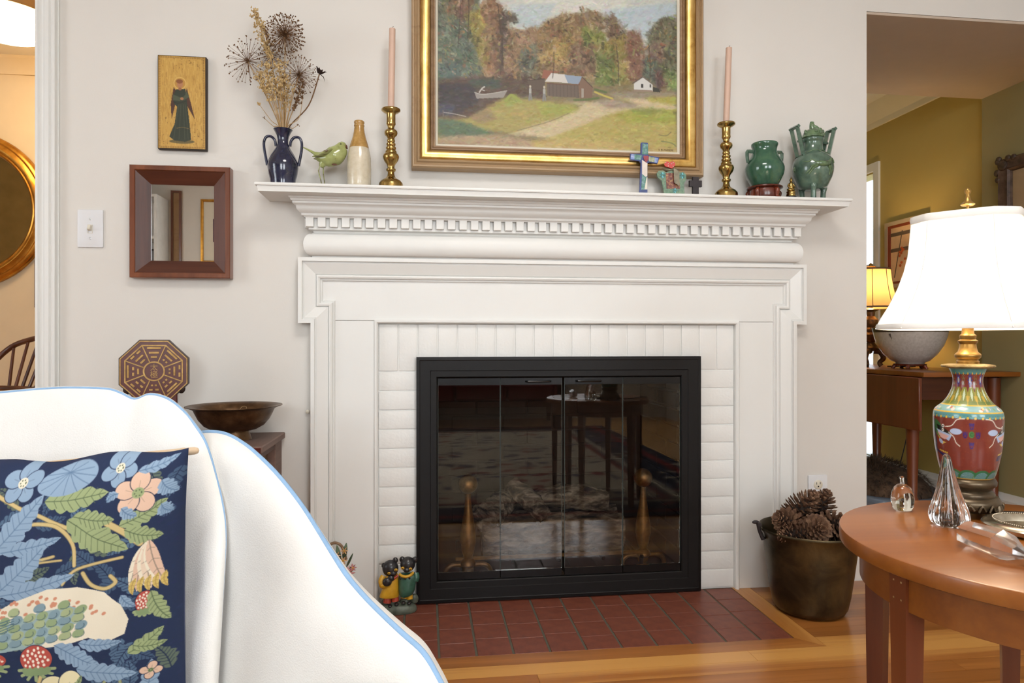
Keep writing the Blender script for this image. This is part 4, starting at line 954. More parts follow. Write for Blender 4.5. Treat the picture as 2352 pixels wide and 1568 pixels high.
# ---- candlesticks
o = at(898, 421, YM)
cs = thing('candlestick', 'turned brass candlestick standing left of the large landscape painting', 'candlestick', (o.x, YM, ZS), 0, 'brass candlesticks')
pr = lp(899, 3.485, 0, 0, [(1490, 97), (1478, 97), (1465, 94), (1455, 84), (1448, 80), (1440, 68), (1425, 44), (1410, 32), (1390, 27), (1374, 26), (1368, 36), (1360, 39), (1350, 37), (1344, 28), (1330, 29), (1312, 36), (1292, 52), (1275, 60), (1258, 65), (1244, 64), (1232, 58), (1224, 46), (1212, 46), (1204, 42), (1196, 35), (1186, 41), (1176, 40), (1168, 30), (1156, 37), (1146, 37), (1138, 28), (1126, 33), (1116, 32), (1106, 27), (1090, 34), (1078, 48), (1062, 53), (1048, 52), (1038, 44), (1026, 28), (1012, 26), (1000, 32), (988, 38), (972, 36), (912, 36), (902, 40), (892, 60), (880, 76), (870, 76), (866, 73), (876, 50), (884, 26)])
ztop = pr[-3][1]; k_ = .256 / ztop; pr = [(r_, z * k_) for r_, z in pr]; pr[0] = (pr[0][0], 0)
mk('body', lathe(pr, 40), M['brass'], cs, 40)
o2 = at(1668, 443, YM)
copy_tree(cs, (o2.x, YM, ZS), 0, 'turned brass candlestick standing right of the large landscape painting')
for cx, lx, lab in ((o.x, .0042, 'tall peach taper candle in the candlestick left of the painting'), (o2.x, .0095, 'tall peach taper candle in the candlestick right of the painting')):
    t = thing('taper_candle', lab, 'candle', (cx, YM, ZS + .245), 0, 'peach taper candles')
    P = [(0, 0, -.004), (0, 0, .01), (lx * .5, 0, .13), (lx, 0, .262), (lx, 0, .2625)]
    mk('wax', tube(P, [.0102, .0102, .0102, .0098, .0085], 20), M['candle'], t, 50)
    mk('wick', tube([(lx, 0, .260), (lx, 0, .266), (lx + .002, 0, .269), (lx + .004, 0, .270)], .0007, 6), M['wick'], t, 60)
# ---- small painted cross
o = at(1478, 437, -.075); s_ = mpp(1478, -.075)
def qx(x, y_, u0): return ((1430 + x / 11.2 - u0) * s_, ZCAM + (784 - 310 - y_ / 11.2) * s_ - ZS)
cr_ = thing('painted_cross', 'hand painted blue, green and white cross with a red heart', 'cross', (o.x, -.075, ZS), R(-6))
out = [qx(x, y_, 1478) for x, y_ in ((425, 1420), (640, 1420), (640, 720), (690, 700), (900, 730), (915, 700), (945, 580), (935, 570), (690, 530), (655, 500), (660, 230), (640, 200), (500, 190), (470, 205), (468, 480), (195, 480), (190, 640), (205, 645), (430, 665), (470, 720))]
out = [(x, max(.006, z)) for x, z in out]; out[0] = (out[0][0], .006); out[1] = (out[1][0], .006)
mk('body', prism(out, 0, .010), M['crossblue'] if 'crossblue' in M else paint('cobalt enamel', S(40, 58, 120), .3, 0, .25, 60), cr_, 40)
def facepatch(name, pts, mat, dy=-.0008, th=.0007): mk(name, prism([qx(x, y_, 1478) for x, y_ in pts], dy, dy + th), mat, cr_, 40)
mgt = mottled('green blue dabbed paint', [(.3, S(46, 92, 86)), (.5, S(86, 136, 120)), (.68, S(150, 170, 190)), (.85, S(196, 206, 220))], 70, .35)
mblu = mottled('light blue dabbed paint', [(.3, S(60, 84, 150)), (.55, S(130, 150, 200)), (.8, S(200, 208, 224))], 70, .35)
mcol = mottled('mixed dabbed paint', [(.3, S(60, 84, 110)), (.5, S(150, 160, 120)), (.7, S(210, 190, 170)), (.85, S(120, 150, 90))], 90, .35)
facepatch('upper_paint', [(500, 500), (650, 500), (648, 235), (510, 215)], mgt); facepatch('arm_paint', [(300, 630), (470, 650), (500, 520), (300, 500)], mgt); facepatch('arm_paint', [(205, 620), (300, 630), (300, 500), (215, 500)], mblu)
facepatch('arm_paint', [(670, 680), (820, 700), (830, 580), (680, 550)], mcol); facepatch('arm_paint', [(820, 705), (890, 712), (918, 600), (830, 580)], mblu)
facepatch('white_panel', [(600, 1080), (636, 1050), (638, 720), (600, 700), (500, 640), (500, 1000)], paint('dirty white paint', S(222, 210, 200), .5, 0, .06, 80)); facepatch('lower_paint', [(480, 1410), (560, 1410), (615, 1090), (500, 1010)], mgt); facepatch('lower_white', [(560, 1400), (636, 1400), (636, 1070), (610, 1100)], M['ivory'])
facepatch('heart', [(605, 715), (660, 640), (665, 560), (630, 530), (595, 550), (560, 525), (530, 560), (545, 640)], paint('dark red enamel', S(150, 44, 56), .3, 0, .2, 60), -.003, .0024)
mk('base', lathe([(.023, 0), (.023, .002), (.014, .006), (.011, .010)], 24), mgt, cr_, 40)
# ---- small ornate heart-topped frame
o = at(1547, 439, -.07); s_ = mpp(1547, -.07)
hf = thing('heart_frame', 'tiny ornate shrine frame with red heart and turquoise flowers', 'ornament', (o.x, -.07, ZS), R(-8))
def ox(x, y_): return ((1430 + x / 11.2 - 1547) * s_, ZCAM + (784 - 310 - y_ / 11.2) * s_ - ZS)
sil = [ox(x, y_) for x, y_ in ((1100, 1440), (1600, 1450), (1580, 1260), (1640, 1140), (1630, 1010), (1560, 950), (1450, 960), (1280, 890), (1120, 960), (1050, 910), (930, 920), (880, 980), (900, 1080), (1010, 1170))]
sil = [(x, z) for x, z in sil]; sil[0] = (sil[0][0], 0); sil[1] = (sil[1][0], 0)
mk('back', prism(sil, 0, .010), mottled('verdigris mosaic', [(.3, S(70, 96, 70)), (.55, S(110, 140, 112)), (.8, S(160, 150, 110))], 110, .4), hf, 40)
def petals(cx, cz, r_, mat, n=9, y=-.001):
    mk('flower', merge(*[tube([(cx + .2 * r_ * math.cos(2 * math.pi * i / n), y, cz + .2 * r_ * math.sin(2 * math.pi * i / n)), (cx + .62 * r_ * math.cos(2 * math.pi * i / n), y, cz + .62 * r_ * math.sin(2 * math.pi * i / n)), (cx + r_ * math.cos(2 * math.pi * i / n), y, cz + r_ * math.sin(2 * math.pi * i / n))], [r_ * .10, r_ * .22, r_ * .12], 6, flat=.5) for i in range(n)]), mat, hf, 60)
tq = paint('turquoise enamel', S(120, 196, 206), .3, 0, .12, 80)
for (x, y_), r_ in (((1025, 1030), .0105), ((1530, 1050), .0105), ((1345, 1430), .0085)):
    c_ = ox(x, y_); petals(c_[0], max(c_[1], .009), r_, tq)
c_ = ox(1210, 770); hr = [ox(x, y_) for x, y_ in ((1265, 865), (1340, 800), (1350, 730), (1300, 685), (1235, 700), (1205, 725), (1170, 690), (1105, 690), (1065, 740), (1080, 800), (1150, 830))]
ht = mk('heart', prism(hr, -.004, .004), paint('bright red enamel', S(196, 40, 26), .25, 0, .1, 60, coat=.4), hf, 60)
mk('heart_spot', merge(*[sphere((*ox(x, y_)[:1], -.0045, ox(x, y_)[1]), (.0016, .001, .0016), 8, 6) for x, y_ in ((1105, 715), (1170, 745), (1255, 745), (1295, 715), (1170, 805), (1290, 815))]), M['ivory'], ht, 60)
mk('leaf', merge(*[tube([(ox(1240, 900)[0], -.001, ox(1240, 900)[1]), (ox(x, y_)[0], -.001, ox(x, y_)[1])], [.0024, .0005], 6) for x, y_ in ((1000, 850), (1040, 890), (1120, 850), (1380, 840), (1490, 880), (1440, 920), (1090, 920))]), mottled('dull silver leaf', [(.3, S(60, 56, 40)), (.7, S(150, 146, 120))], 90, .4, .4), hf, 60)
mk('box_back', prism([ox(x, y_) for x, y_ in ((1130, 1380), (1480, 1380), (1440, 980), (1110, 980))], -.0008, 0), mottled('dark red gold picture', [(.3, S(30, 20, 18)), (.5, S(120, 50, 36)), (.68, S(190, 150, 90)), (.85, S(80, 110, 70))], 120, .4), hf, 40)
mk('open_door', xf(prism([ox(x, y_) for x, y_ in ((1440, 1330), (1440, 960), (1290, 870), (1310, 1250))], -.012, -.011), Matrix.Identity(4)), mottled('grey tin', [(.3, S(92, 84, 66)), (.7, S(140, 130, 106))], 50, .4, .3), hf, 40)
# ---- small dark iron cross
o = at(1597, 440, -.06); s_ = mpp(1597, -.06)
w_ = .0215; a_ = .0102
zc_ = ZCAM + (784 - 422) * s_ - ZS
one('iron_cross', xf(prism([(-a_, 0), (a_, 0), (a_, zc_ - a_), (w_, zc_ - a_), (w_, zc_ + a_), (a_, zc_ + a_), (a_, zc_ + w_), (-a_, zc_ + w_), (-a_, zc_ + a_), (-w_, zc_ + a_), (-w_, zc_ - a_), (-a_, zc_ - a_)], -.005, .005), Matrix.Translation((o.x, -.06, ZS))), M['iron'], 'small plain dark grey cross leaning under the frame corner', 'cross', (o.x, -.06, ZS))
# ---- green jar on rosewood stand
o = at(1756, 446, YM); s_ = mpp(1756, YM) / 8.254 / 1.066
def gz(y_): return ZCAM + (784 - 270 - y_ / 8.254) * mpp(1756, YM) - ZS
st = thing('vase_stand', 'carved round red brown wooden stand under the plump green jar', 'stand', (o.x, YM, ZS))
zt = gz(1312)
mk('top', lathe([(.040, zt - .013), (.050, zt - .011), (.0585, zt - .007), (.0575, zt - .003), (.050, zt), (.046, zt)], 40), M['rosewood'], st, 40)
mk('apron', lathe([(.047, .006), (.050, .014), (.047, zt - .012), (.042, zt - .012)], 40), M['rosewood'], st, 40)
for i in range(5):
    a = R(-90 + 72 * i + 20); c_, s2_ = math.cos(a), math.sin(a)
    mk('foot', tube(spline([(.047 * c_, .047 * s2_, zt - .012), (.054 * c_, .054 * s2_, zt - .020), (.052 * c_, .052 * s2_, .010), (.062 * c_, .062 * s2_, .004)], 4), [.006, .008, .006, .0035], 8), M['rosewood'], st, 60)
gv = thing('green_jar', 'plump glossy jade green jar with two small square ear handles', 'vase', (o.x, YM, ZS + zt))
pr = [(b * s_, gz(a) - zt) for a, b in ((1312, 235), (1308, 250), (1290, 262), (1250, 285), (1200, 315), (1100, 363), (1020, 380), (960, 381), (900, 362), (850, 335), (800, 305), (740, 270), (690, 246), (640, 234), (600, 236), (570, 246), (545, 256), (520, 262), (500, 258), (494, 248), (502, 236), (540, 225), (640, 205))]
mk('body', lathe(pr, 56), M['greenglaze'], gv, 60)
for sg in (-1, 1):
    hpts = [(sg * a * s_, 0, gz(b) - zt) for a, b in ((232, 655), (300, 650), (362, 652), (372, 668), (372, 740), (362, 810), (348, 868))]
    mk('handle', tube(hpts, .0048, 4, flat=1.3), M['celadon'], gv, 30)
# ---- little brass seated figure
o = at(1815, 448, -.10); s_ = mpp(1815, -.10)
bu = thing('seated_figure', 'tiny gilt seated meditating figure on a black base', 'figurine', (o.x, -.105, ZS)); bu.scale = (1.25, 1.25, 1.4)
mk('base', lathe([(.0155, 0), (.0155, .006), (.013, .010)], 24), M['slot'], bu, 40)
mk('lotus', lathe([(.0115, .010), (.0125, .013), (.0105, .017), (.012, .021), (.0095, .023)], 20), M['brass'], bu, 50)
mk('body', merge(sphere((0, 0, .026), (.0118, .008, .0045), 14, 8), tube(spline([(0, 0, .024), (0, 0, .033), (0, 0, .0405), (0, 0, .0445)], 4), [.0062, .0068, .0056, .0028], 12), tube(spline([(-.006, 0, .040), (-.0092, -.002, .033), (-.0025, -.007, .029)], 4), .0019, 8), tube(spline([(.006, 0, .040), (.0092, -.002, .033), (.0025, -.007, .029)], 4), .0019, 8)), M['brass'], bu, 60)
mk('head', merge(sphere((0, 0, .0485), (.0038, .0038, .0046), 12, 8), sphere((0, 0, .0535), .0018, 8, 6), lathe([(.0012, .054), (.0001, .058)], 8)), M['brass'], bu, 60)
# ---- celadon censer with lid
o = at(1867, 450, YM); sc_ = mpp(1867, YM); s_ = sc_ / 8.254 / 1.093
def cz_(y_): return ZCAM + (784 - 270 - y_ / 8.254) * sc_ - ZS
CROT = 5
ce = thing('lidded_censer', 'grey green three legged lidded urn with upright square handles and horse relief', 'urn', (o.x, YM, ZS), R(CROT))
bodyp = [(a * s_, cz_(b)) for b, a in ((1375, 60), (1372, 200), (1335, 272), (1290, 300), (1230, 330), (1150, 370), (1060, 396), (980, 405), (900, 398), (830, 380), (770, 345), (730, 300), (700, 250), (670, 210), (640, 196), (560, 188), (490, 186), (470, 192), (460, 206), (410, 212), (400, 205))]
mk('body', lathe(bodyp, 64), M['celadon'], ce, 60)
for a in (-118, 2, 122):
    c_, s2_ = math.cos(R(a - CROT)), math.sin(R(a - CROT)); rr = 235 * s_
    mk('leg', tube(spline([(rr * .9 * c_, rr * .9 * s2_, cz_(1300)), (rr * 1.05 * c_, rr * 1.05 * s2_, cz_(1340)), (rr * c_, rr * s2_, cz_(1420)), (rr * .95 * c_, rr * .95 * s2_, 0)], 5), [.0125, .0125, .0095, .0085, .0095], 14), M['celadon'], ce, 60)
for sg in (-1, 1):
    def hq(x, y_): return Vector((sg * x * s_, 0, cz_(y_)))
    w_ = .0085
    a, b, c_, d = hq(268, 730), hq(300, 730), hq(462, 215), hq(425, 205)
    # upright rectangular loop standing on the shoulder, leaning outwards, its plane facing sideways
    lean0, lean1 = hq(290, 735), hq(430, 215)
    for dy in (-.016, .016): mk('handle_post', tube([lean0 + Vector((0, dy, 0)), lean1 + Vector((0, dy, 0))], [.0082, .0086], 4), M['celadon'], ce, 30)
    mk('handle_top', tube([lean1 + Vector((0, -.024, -.001)), lean1 + Vector((0, .024, -.001))], .0068, 4), M['celadon'], ce, 30)
    mk('handle_bridge', tube([hq(205, 460), hq(352, 470)], .0042, 6), M['celadon'], ce, 30)
    mk('handle_foot', tube([lean0 + Vector((0, -.022, -.004)), lean0 + Vector((0, .022, -.004))], .0062, 4), M['celadon'], ce, 30)
mk('lid', lathe([(a * s_, cz_(b)) for b, a in ((398, 216), (392, 226), (380, 228), (370, 220), (330, 205), (280, 180), (245, 140), (225, 90), (215, 20))], 40), M['celadon_d'], ce, 60)
lm = []
for i in range(26):
    a = q.uniform(0, 6.28); zt_ = q.uniform(230, 350); rr = np.interp(zt_, [220, 250, 300, 350], [90, 150, 190, 214]) * s_
    lm.append(sphere((rr * math.cos(a), rr * math.sin(a), cz_(zt_)), (q.uniform(.004, .008), q.uniform(.004, .008), q.uniform(.004, .007)), 8, 6))
mk('lid_relief', merge(*lm), M['celadon_d'], ce, 60)
mk('lid_knob', merge(tube(spline([(0, 0, cz_(235)), (-.003, 0, cz_(180)), (-.004, 0, cz_(130)), (-.003, 0, cz_(88))], 5), [.012, .009, .0075, .0066], 12), tube(spline([(-.002, -.004, cz_(170)), (.008, -.006, cz_(200)), (.018, -.004, cz_(232))], 4), [.006, .007, .008], 10), sphere((-.0035, -.004, cz_(150)), (.007, .006, .006), 10, 8)), M['celadon_d'], ce, 60)
def onbody(x, y_, lift=.0):      # photo position on the front of the body
    z = cz_(y_); r_ = float(np.interp(z, [p[1] for p in bodyp], [p[0] for p in bodyp])) + lift
    X = max(-r_ * .995, min(r_ * .995, (x - 1460) * s_)); v = Vector((X, -math.sqrt(max(1e-9, r_ * r_ - X * X)), z))
    return Matrix.Rotation(R(-CROT - 24), 3, 'Z') @ v
hs = [tube(spline([onbody(1470, 960), onbody(1540, 960), onbody(1640, 960), onbody(1730, 940)], 6), [.0075, .0092, .0098, .0080], 14), tube(spline([onbody(1720, 940), onbody(1750, 890), onbody(1775, 850), onbody(1810, 880), onbody(1830, 920)], 5), [.0072, .0055, .0045, .0040, .0026], 10),
    tube(spline([onbody(1480, 930), onbody(1400, 880), onbody(1330, 910), onbody(1240, 895)], 5), [.0022, .0024, .0020, .0010], 8), tube(spline([onbody(1480, 980), onbody(1400, 1010), onbody(1360, 1060), onbody(1290, 1120)], 5), [.0072, .0050, .0030, .0026], 8), tube(spline([onbody(1500, 990), onbody(1430, 1030), onbody(1390, 1080), onbody(1345, 1135)], 5), [.0070, .0045, .0028, .0024], 8),
    tube(spline([onbody(1715, 990), onbody(1745, 1060), onbody(1735, 1150)], 5), [.0055, .0030, .0022], 8), tube(spline([onbody(1740, 980), onbody(1785, 1040), onbody(1780, 1120)], 5), [.0050, .0028, .0020], 8)]
mk('horse_relief', merge(*hs), M['celadon_d'], ce, 60)
mk('collar_relief', merge(*[tube(spline([onbody(x, y_, .001) for x, y_ in pts], 5), [.0014, .0024, .0012], 8) for pts in (((1300, 690), (1390, 680), (1450, 650)), ((1440, 660), (1540, 670), (1590, 715)), ((1560, 690), (1620, 650), (1690, 690)), ((1660, 690), (1720, 710), (1760, 750)))]), M['celadon_d'], ce, 60)
mk('side_boss', merge(sphere(onbody(1090, 1005), (.003, .006, .009), 12, 8), sphere(onbody(1085, 1015, .002), .0035, 8, 6)), M['celadon_d'], ce, 60)
# ================================================================== ROUND TABLE AND LAMP (front right)
TX, TY, TZ, TR = .9066, -1.342, .55, .2705
tb = thing('round_side_table', 'round cherry wood side table with square tapered legs carrying the lamp', 'table', (TX, TY, 0))
mk('tabletop', lathe([(TR - .004, TZ - .024), (TR - .001, TZ - .0225), (TR, TZ - .019), (TR, TZ - .0035), (TR - .001, TZ - .001), (TR - .0035, TZ), (.001, TZ)], 96), M['cherry'], tb, 40)
mk('apron', lathe([(.222, TZ - .080), (.240, TZ - .080), (.240, TZ - .0245), (.222, TZ - .0245)], 96), M['cherry'], tb, 40)
for a in (184, 124, 56, 0, -60, -120):
    m_ = Matrix.Rotation(R(a), 4, 'Z')
    lg = mk('leg', xf(taper_leg(.213, .2445, -.0158, .0158, 0.001, TZ - .0245, .62), m_), M['cherryv'], tb, 30)
    if a == 184:
        for dy, dz in ((-.007, -.041), (.007, -.041), (-.007, -.066), (.007, -.066)):
            mk('dowel', xf(box(.2443, .2449, dy - .0011, dy + .0011, TZ + dz - .0011, TZ + dz + .0011), m_), M['straw'], lg, None)
# ---- enamelled vase lamp
LX, LY = .9296, -1.178; sl = .000746; sr = sl / 1.2076; BS = .845
def lz(v): return ZCAM + (784 - v) * sl - TZ
lamp = thing('table_lamp', 'table lamp with red enamel dragon vase body and large white bell shade', 'lamp', (LX, LY, TZ))
dkb = M['lampbase']
BSM = Matrix.Diagonal((BS, BS, 1, 1))
mk('base', xf(lathe([(.040, .0335), (.046, .034), (.047, .038), (.044, .042), (.040, .045), (.043, .049), (.049, .053), (.050, .059), (.047, .064), (.040, .066)], 48), BSM), dkb, lamp, 50)
mk('base_apron', xf(lathe([(.048, .010), (.056, .018), (.0575, .026), (.053, .033), (.046, .0345), (.042, .034), (.050, .024), (.044, .010)], 48), BSM), dkb, lamp, 50)
for i in range(4):
    a = R(-62 + 90 * i); c_, s_ = math.cos(a), math.sin(a)
    mk('foot', xf(tube(spline([(.052 * c_, .052 * s_, .022), (.0545 * c_, .0545 * s_, .012), (.050 * c_, .050 * s_, .005), (.055 * c_, .055 * s_, .0)], 5), [.008, .0085, .0065, .006], 10), BSM), dkb, lamp, 60)
    for j in range(3):
        b = a + R(25 + 20 * j); mk('carving', xf(tube(spline([(.0585 * math.cos(b - .1), .0585 * math.sin(b - .1), .014), (.0595 * math.cos(b), .0595 * math.sin(b), .024), (.0585 * math.cos(b + .12), .0585 * math.sin(b + .12), .016)], 4), .0022, 6), BSM), dkb, lamp, 60)
vp = [(47, 1118), (48, 1112), (47, 1108), (50, 1103), (60, 1096), (66, 1084), (71, 1068), (75, 1050), (79, 1030), (82, 1005), (83.5, 980), (84, 960), (83, 948), (80, 941), (72, 934), (62, 928), (53, 918), (45, 906), (39, 893), (36, 880), (35.5, 872), (37, 864), (40, 856), (44, 848), (48, 843)]
vprof = [(a * sr, lz(b)) for a, b in vp]
Z_ = np.array([p[1] for p in vprof]); Rr = np.array([p[0] for p in vprof])
zs = np.linspace(Z_[0], Z_[-1], 250); rs = np.interp(zs, Z_, Rr)
rs = np.convolve(np.pad(rs, 3, 'edge'), np.ones(7) / 7, 'valid')
nth = 301; VW, VH = 1200, 560
vc = Canvas(VW, VH, (134, 50, 36)); vc.sat = .85
def vy(v): return (1 - (lz(v) - Z_[0]) / (Z_[-1] - Z_[0])) * VH
def vx(deg): return ((deg + 180) % 360) / 360 * VW          # 0 = side facing the room, left negative
qn = np.random.RandomState(5)
for i in range(500): vc.ell(qn.uniform(0, VW), qn.uniform(vy(940), VH), 3, 3, (150 + qn.randint(20), 58 + qn.randint(12), 40), 0, .4)
vc.poly([(0, 0), (VW, 0), (VW, vy(852)), (0, vy(852))], (70, 130, 126)); vc.poly([(0, vy(852)), (VW, vy(852)), (VW, vy(888)), (0, vy(888))], (130, 42, 30))
for i in range(24): vc.ell((i + .5) * 50, vy(853), 26, 12, (76, 138, 132)); vc.ell((i) * 50, vy(857), 6, 6, (224, 178, 60))
vc.poly([(0, vy(888)), (VW, vy(888)), (VW, vy(927)), (0, vy(927))], (142, 138, 44)); vc.poly([(0, vy(908)), (VW, vy(908)), (VW, vy(927)), (0, vy(927))], (188, 158, 46)); vc.poly([(0, vy(920)), (VW, vy(920)), (VW, vy(928)), (0, vy(928))], (120, 134, 48))
for i in range(16):
    x = (i + .5) * 75
    vc.poly([(x - 34, vy(927)), (x, vy(887)), (x + 34, vy(927))], (96, 122, 52), .7); vc.poly([(x, vy(890)), (x + 14, vy(904)), (x, vy(920)), (x - 14, vy(904))], (196, 214, 176)); vc.line([(x + 37, vy(892)), (x + 37, vy(927))], 4, (222, 176, 48))
    vc.poly([(x + 22, vy(888)), (x + 37, vy(900)), (x + 52, vy(888))], (130, 42, 30))
for dg in range(-180, 180, 45):
    x = vx(dg + 8)
    for j in range(10): vc.line([(x, vy(872)), (x + 26 * math.cos(j * .628), vy(872) + 30 * math.sin(j * .628))], 8, (48, 50, 128))
    vc.ell(x, vy(872), 13, 14, (150, 164, 214)); vc.ell(x, vy(872), 5, 6, (230, 190, 60))
    x2 = vx(dg - 16)
    for a_, b_ in ((-10, -12), (10, -12), (-10, 12), (10, 12)):
        pts = [(x2 + a_ + 8 * math.cos(t * .7), vy(872) + b_ + 9 * math.sin(t * .7)) for t in range(8)]; vc.line(pts, 2.4, (110, 150, 84))
vc.poly([(0, vy(929)), (VW, vy(929)), (VW, vy(943)), (0, vy(943))], (122, 172, 178)); vc.line([(0, vy(928.5)), (VW, vy(928.5))], 4, (226, 184, 56))
for i in range(60): vc.ell(qn.uniform(0, VW), vy(936) + qn.uniform(-7, 7), qn.uniform(6, 13), qn.uniform(4, 8), [(214, 196, 190), (190, 88, 60), (226, 206, 140), (160, 130, 170), (120, 168, 110), (226, 226, 216)][i % 6], 0, .9)
vc.line([(0, vy(943.5)), (VW, vy(943.5))], 5, (230, 188, 52)); vc.poly([(0, vy(945)), (VW, vy(945)), (VW, vy(951)), (0, vy(951))], (74, 148, 150))
for i in range(30):
    x = (i + .5) * 40; vc.ell(x, vy(951), 20, 13, (74, 146, 148)); vc.line([(x + 11 * math.cos(t * .5), vy(951) + 7 * math.sin(t * .5)) for t in range(8)], 1.8, (130, 190, 190)); vc.ell(i * 40, vy(955.5), 7, 6, (232, 192, 58))
def drag(deg, m):
    def D_(pts): return [(vx(deg) + m * x, vy(y_)) for x, y_ in pts]
    vc.curve(D_([(-150, 968), (-120, 985), (-100, 1010), (-110, 1035), (-140, 1030)]), 30, (34, 40, 82)); vc.curve(D_([(-150, 968), (-120, 985), (-100, 1010), (-112, 1034), (-140, 1030)]), 3, (190, 176, 130))
    vc.poly(D_([(-120, 972), (-80, 962), (-40, 972), (-20, 985), (-60, 1005), (-100, 990)]), (58, 110, 58)); vc.poly(D_([(-75, 975), (-30, 978), (30, 990), (40, 1000), (0, 998), (-60, 990)]), (30, 32, 26))
    vc.poly(D_([(-80, 985), (-20, 990), (40, 996), (20, 1010), (-40, 1000)]), (170, 190, 226)); vc.ell(*D_([(62, 987)])[0], 34, 14, (174, 192, 226)); vc.poly(D_([(-70, 992), (-10, 996), (24, 999), (-6, 1008), (-40, 1004)]), (224, 168, 158)); vc.poly(D_([(-74, 994), (-30, 1012), (0, 1014), (-30, 1020)]), (226, 188, 70))
    vc.ell(*D_([(-18, 977)])[0], 10, 8, (240, 236, 226)); vc.ell(*D_([(-18, 977)])[0], 5, 4, (30, 30, 40)); vc.ell(*D_([(-20, 986)])[0], 9, 7, (240, 236, 226)); vc.ell(*D_([(-20, 986)])[0], 4, 3, (30, 30, 40))
    vc.curve(D_([(0, 978), (40, 974), (70, 960), (110, 957)]), 4, (234, 226, 206)); vc.curve(D_([(20, 990), (50, 1000), (62, 1012), (84, 1020)]), 4, (234, 226, 206)); vc.ell(*D_([(-40, 1013)])[0], 18, 10, (164, 184, 222), .4)
    for j in range(5): vc.curve(D_([(-110, 1032), (-70 + j * 18, 1038 + j * 3), (-40 + j * 10, 1044 - j)]), 9, (40, 38, 92)); vc.ell(*D_([(-56 + j * 14, 1034 + j)])[0], 6, 4, (226, 186, 60))
for d0 in (-38, 142): drag(d0, 1)
for d0 in (62, -118): drag(d0, -1)
for d0 in (6, -174):
    x = vx(d0); vc.ell(x, vy(992), 15, 15, (76, 136, 66)); vc.line([(x + (3 + t * .55) * math.cos(t * .8), vy(992) + (3 + t * .55) * math.sin(t * .8)) for t in range(18)], 2, (40, 92, 44))
    for a_, b_ in ((0, -36), (-34, 4), (34, 4), (0, 52)): vc.curve([(x + a_ - 10, vy(992) + b_ - 14), (x + a_ - 6, vy(992) + b_ + 8), (x + a_ + 6, vy(992) + b_ + 8), (x + a_ + 10, vy(992) + b_ - 14)], 6, (64, 38, 116)); vc.ell(x + a_, vy(992) + b_ - 8, 5, 9, (70, 44, 126))
for i in range(12):
    x = i * 100
    for r_, c_ in ((70, (46, 112, 62)), (54, (62, 120, 118))): vc.ell(x, vy(1094), r_, r_ * .62, c_)
    for k_ in range(7): vc.line([(x + (50 - k_ * 7) * math.cos(math.pi + t * .35), vy(1094) + (50 - k_ * 7) * .62 * math.sin(math.pi + t * .35)) for t in range(10)], 1.6, (140, 176, 172), .8)
vc.poly([(0, vy(1094)), (VW, vy(1094)), (VW, VH), (0, VH)], (130, 40, 30)); vc.line([(0, vy(1094)), (VW, vy(1094))], 5, (210, 168, 66))
TH, ZZ = np.meshgrid(np.linspace(-math.pi, math.pi, nth), np.arange(len(zs)))
RRg = rs[ZZ]; look = math.atan2(-DCAM - LY, 0 - LX)
# angle 0 faces the open room; increasing angle moves to the right as seen from there
Pv = np.stack([RRg * np.cos(look + TH), RRg * np.sin(look + TH), zs[ZZ]], -1).reshape(-1, 3)
M['cloisonne'] = colmat('cloisonne enamel', .22, coat=.4)
colgrid('vase', Pv, nth, len(zs), vc.sample((TH + math.pi) / (2 * math.pi), 1 - (zs[ZZ] - Z_[0]) / (Z_[-1] - Z_[0])), M['cloisonne'], lamp)
mk('vase_foot', lathe([(.0285, lz(1122)), (.030, lz(1119)), (.0295, lz(1117))], 40), M['lampbase'], lamp, 40)
sc_v = []; n_ = 120
for j, (rr, z) in enumerate(((.0285, lz(846)), (.037, lz(844)), (.0392, lz(841)), (.0384, lz(838)), (.030, lz(836)), (.014, lz(835)))):
    for i in range(n_):
        a = 2 * math.pi * i / n_; r_ = rr * (1 + (.028 * abs(math.sin(a * 14)) if 1 <= j <= 3 else 0)); sc_v.append((r_ * math.cos(a), r_ * math.sin(a), z))
mk('scalloped_collar', (sc_v, [(j * n_ + i, j * n_ + (i + 1) % n_, (j + 1) * n_ + (i + 1) % n_, (j + 1) * n_ + i) for j in range(5) for i in range(n_)]), M['collar'], lamp, 30)
mk('brass_neck', lathe([(a * sr, lz(b)) for a, b in ((27, 836), (28, 830), (24, 826), (31, 821), (32, 815), (30, 812), (24, 808), (21, 798), (20, 790), (24, 786), (24, 782), (18, 779), (20, 774), (20, 770), (15, 766), (14, 752), (9, 750), (8, 700), (4, 698), (4, 470))], 32), M['antbrass'], lamp, 45)
SHROT = R(-8) + look
def octo(h, ch, rot):
    pts = [(h, -h + ch), (h, h - ch), (h - ch, h), (-h + ch, h), (-h, h - ch), (-h, -h + ch), (-h + ch, -h), (h - ch, -h)]; out = []
    for i in range(8):
        a, b = Vector(pts[i]), Vector(pts[(i + 1) % 8])
        m2 = (a + b) / 2; bow = m2.normalized() * (.02 * (b - a).length)
        for t in range(5):
            f = t / 5; p = a.lerp(b, f) + bow * 4 * f * (1 - f); out.append((p.x * math.cos(rot) - p.y * math.sin(rot), p.x * math.sin(rot) + p.y * math.cos(rot)))
    return out
shp_ = [(497, 126), (515, 127), (548, 130), (585, 134), (622, 143), (660, 157), (700, 177), (730, 196), (755, 209)]
SV = []; SF = []
for v, hw in shp_:
    h = hw * sl * .807
    SV += [(x, y_, lz(v)) for x, y_ in octo(h, h * .40, SHROT)]
nn = 40
for j in range(len(shp_) - 1):
    for i in range(nn): SF.append((j * nn + i, j * nn + (i + 1) % nn, (j + 1) * nn + (i + 1) % nn, (j + 1) * nn + i))
mk('lamp_shade', (SV, SF), M['shade'], lamp, 60)
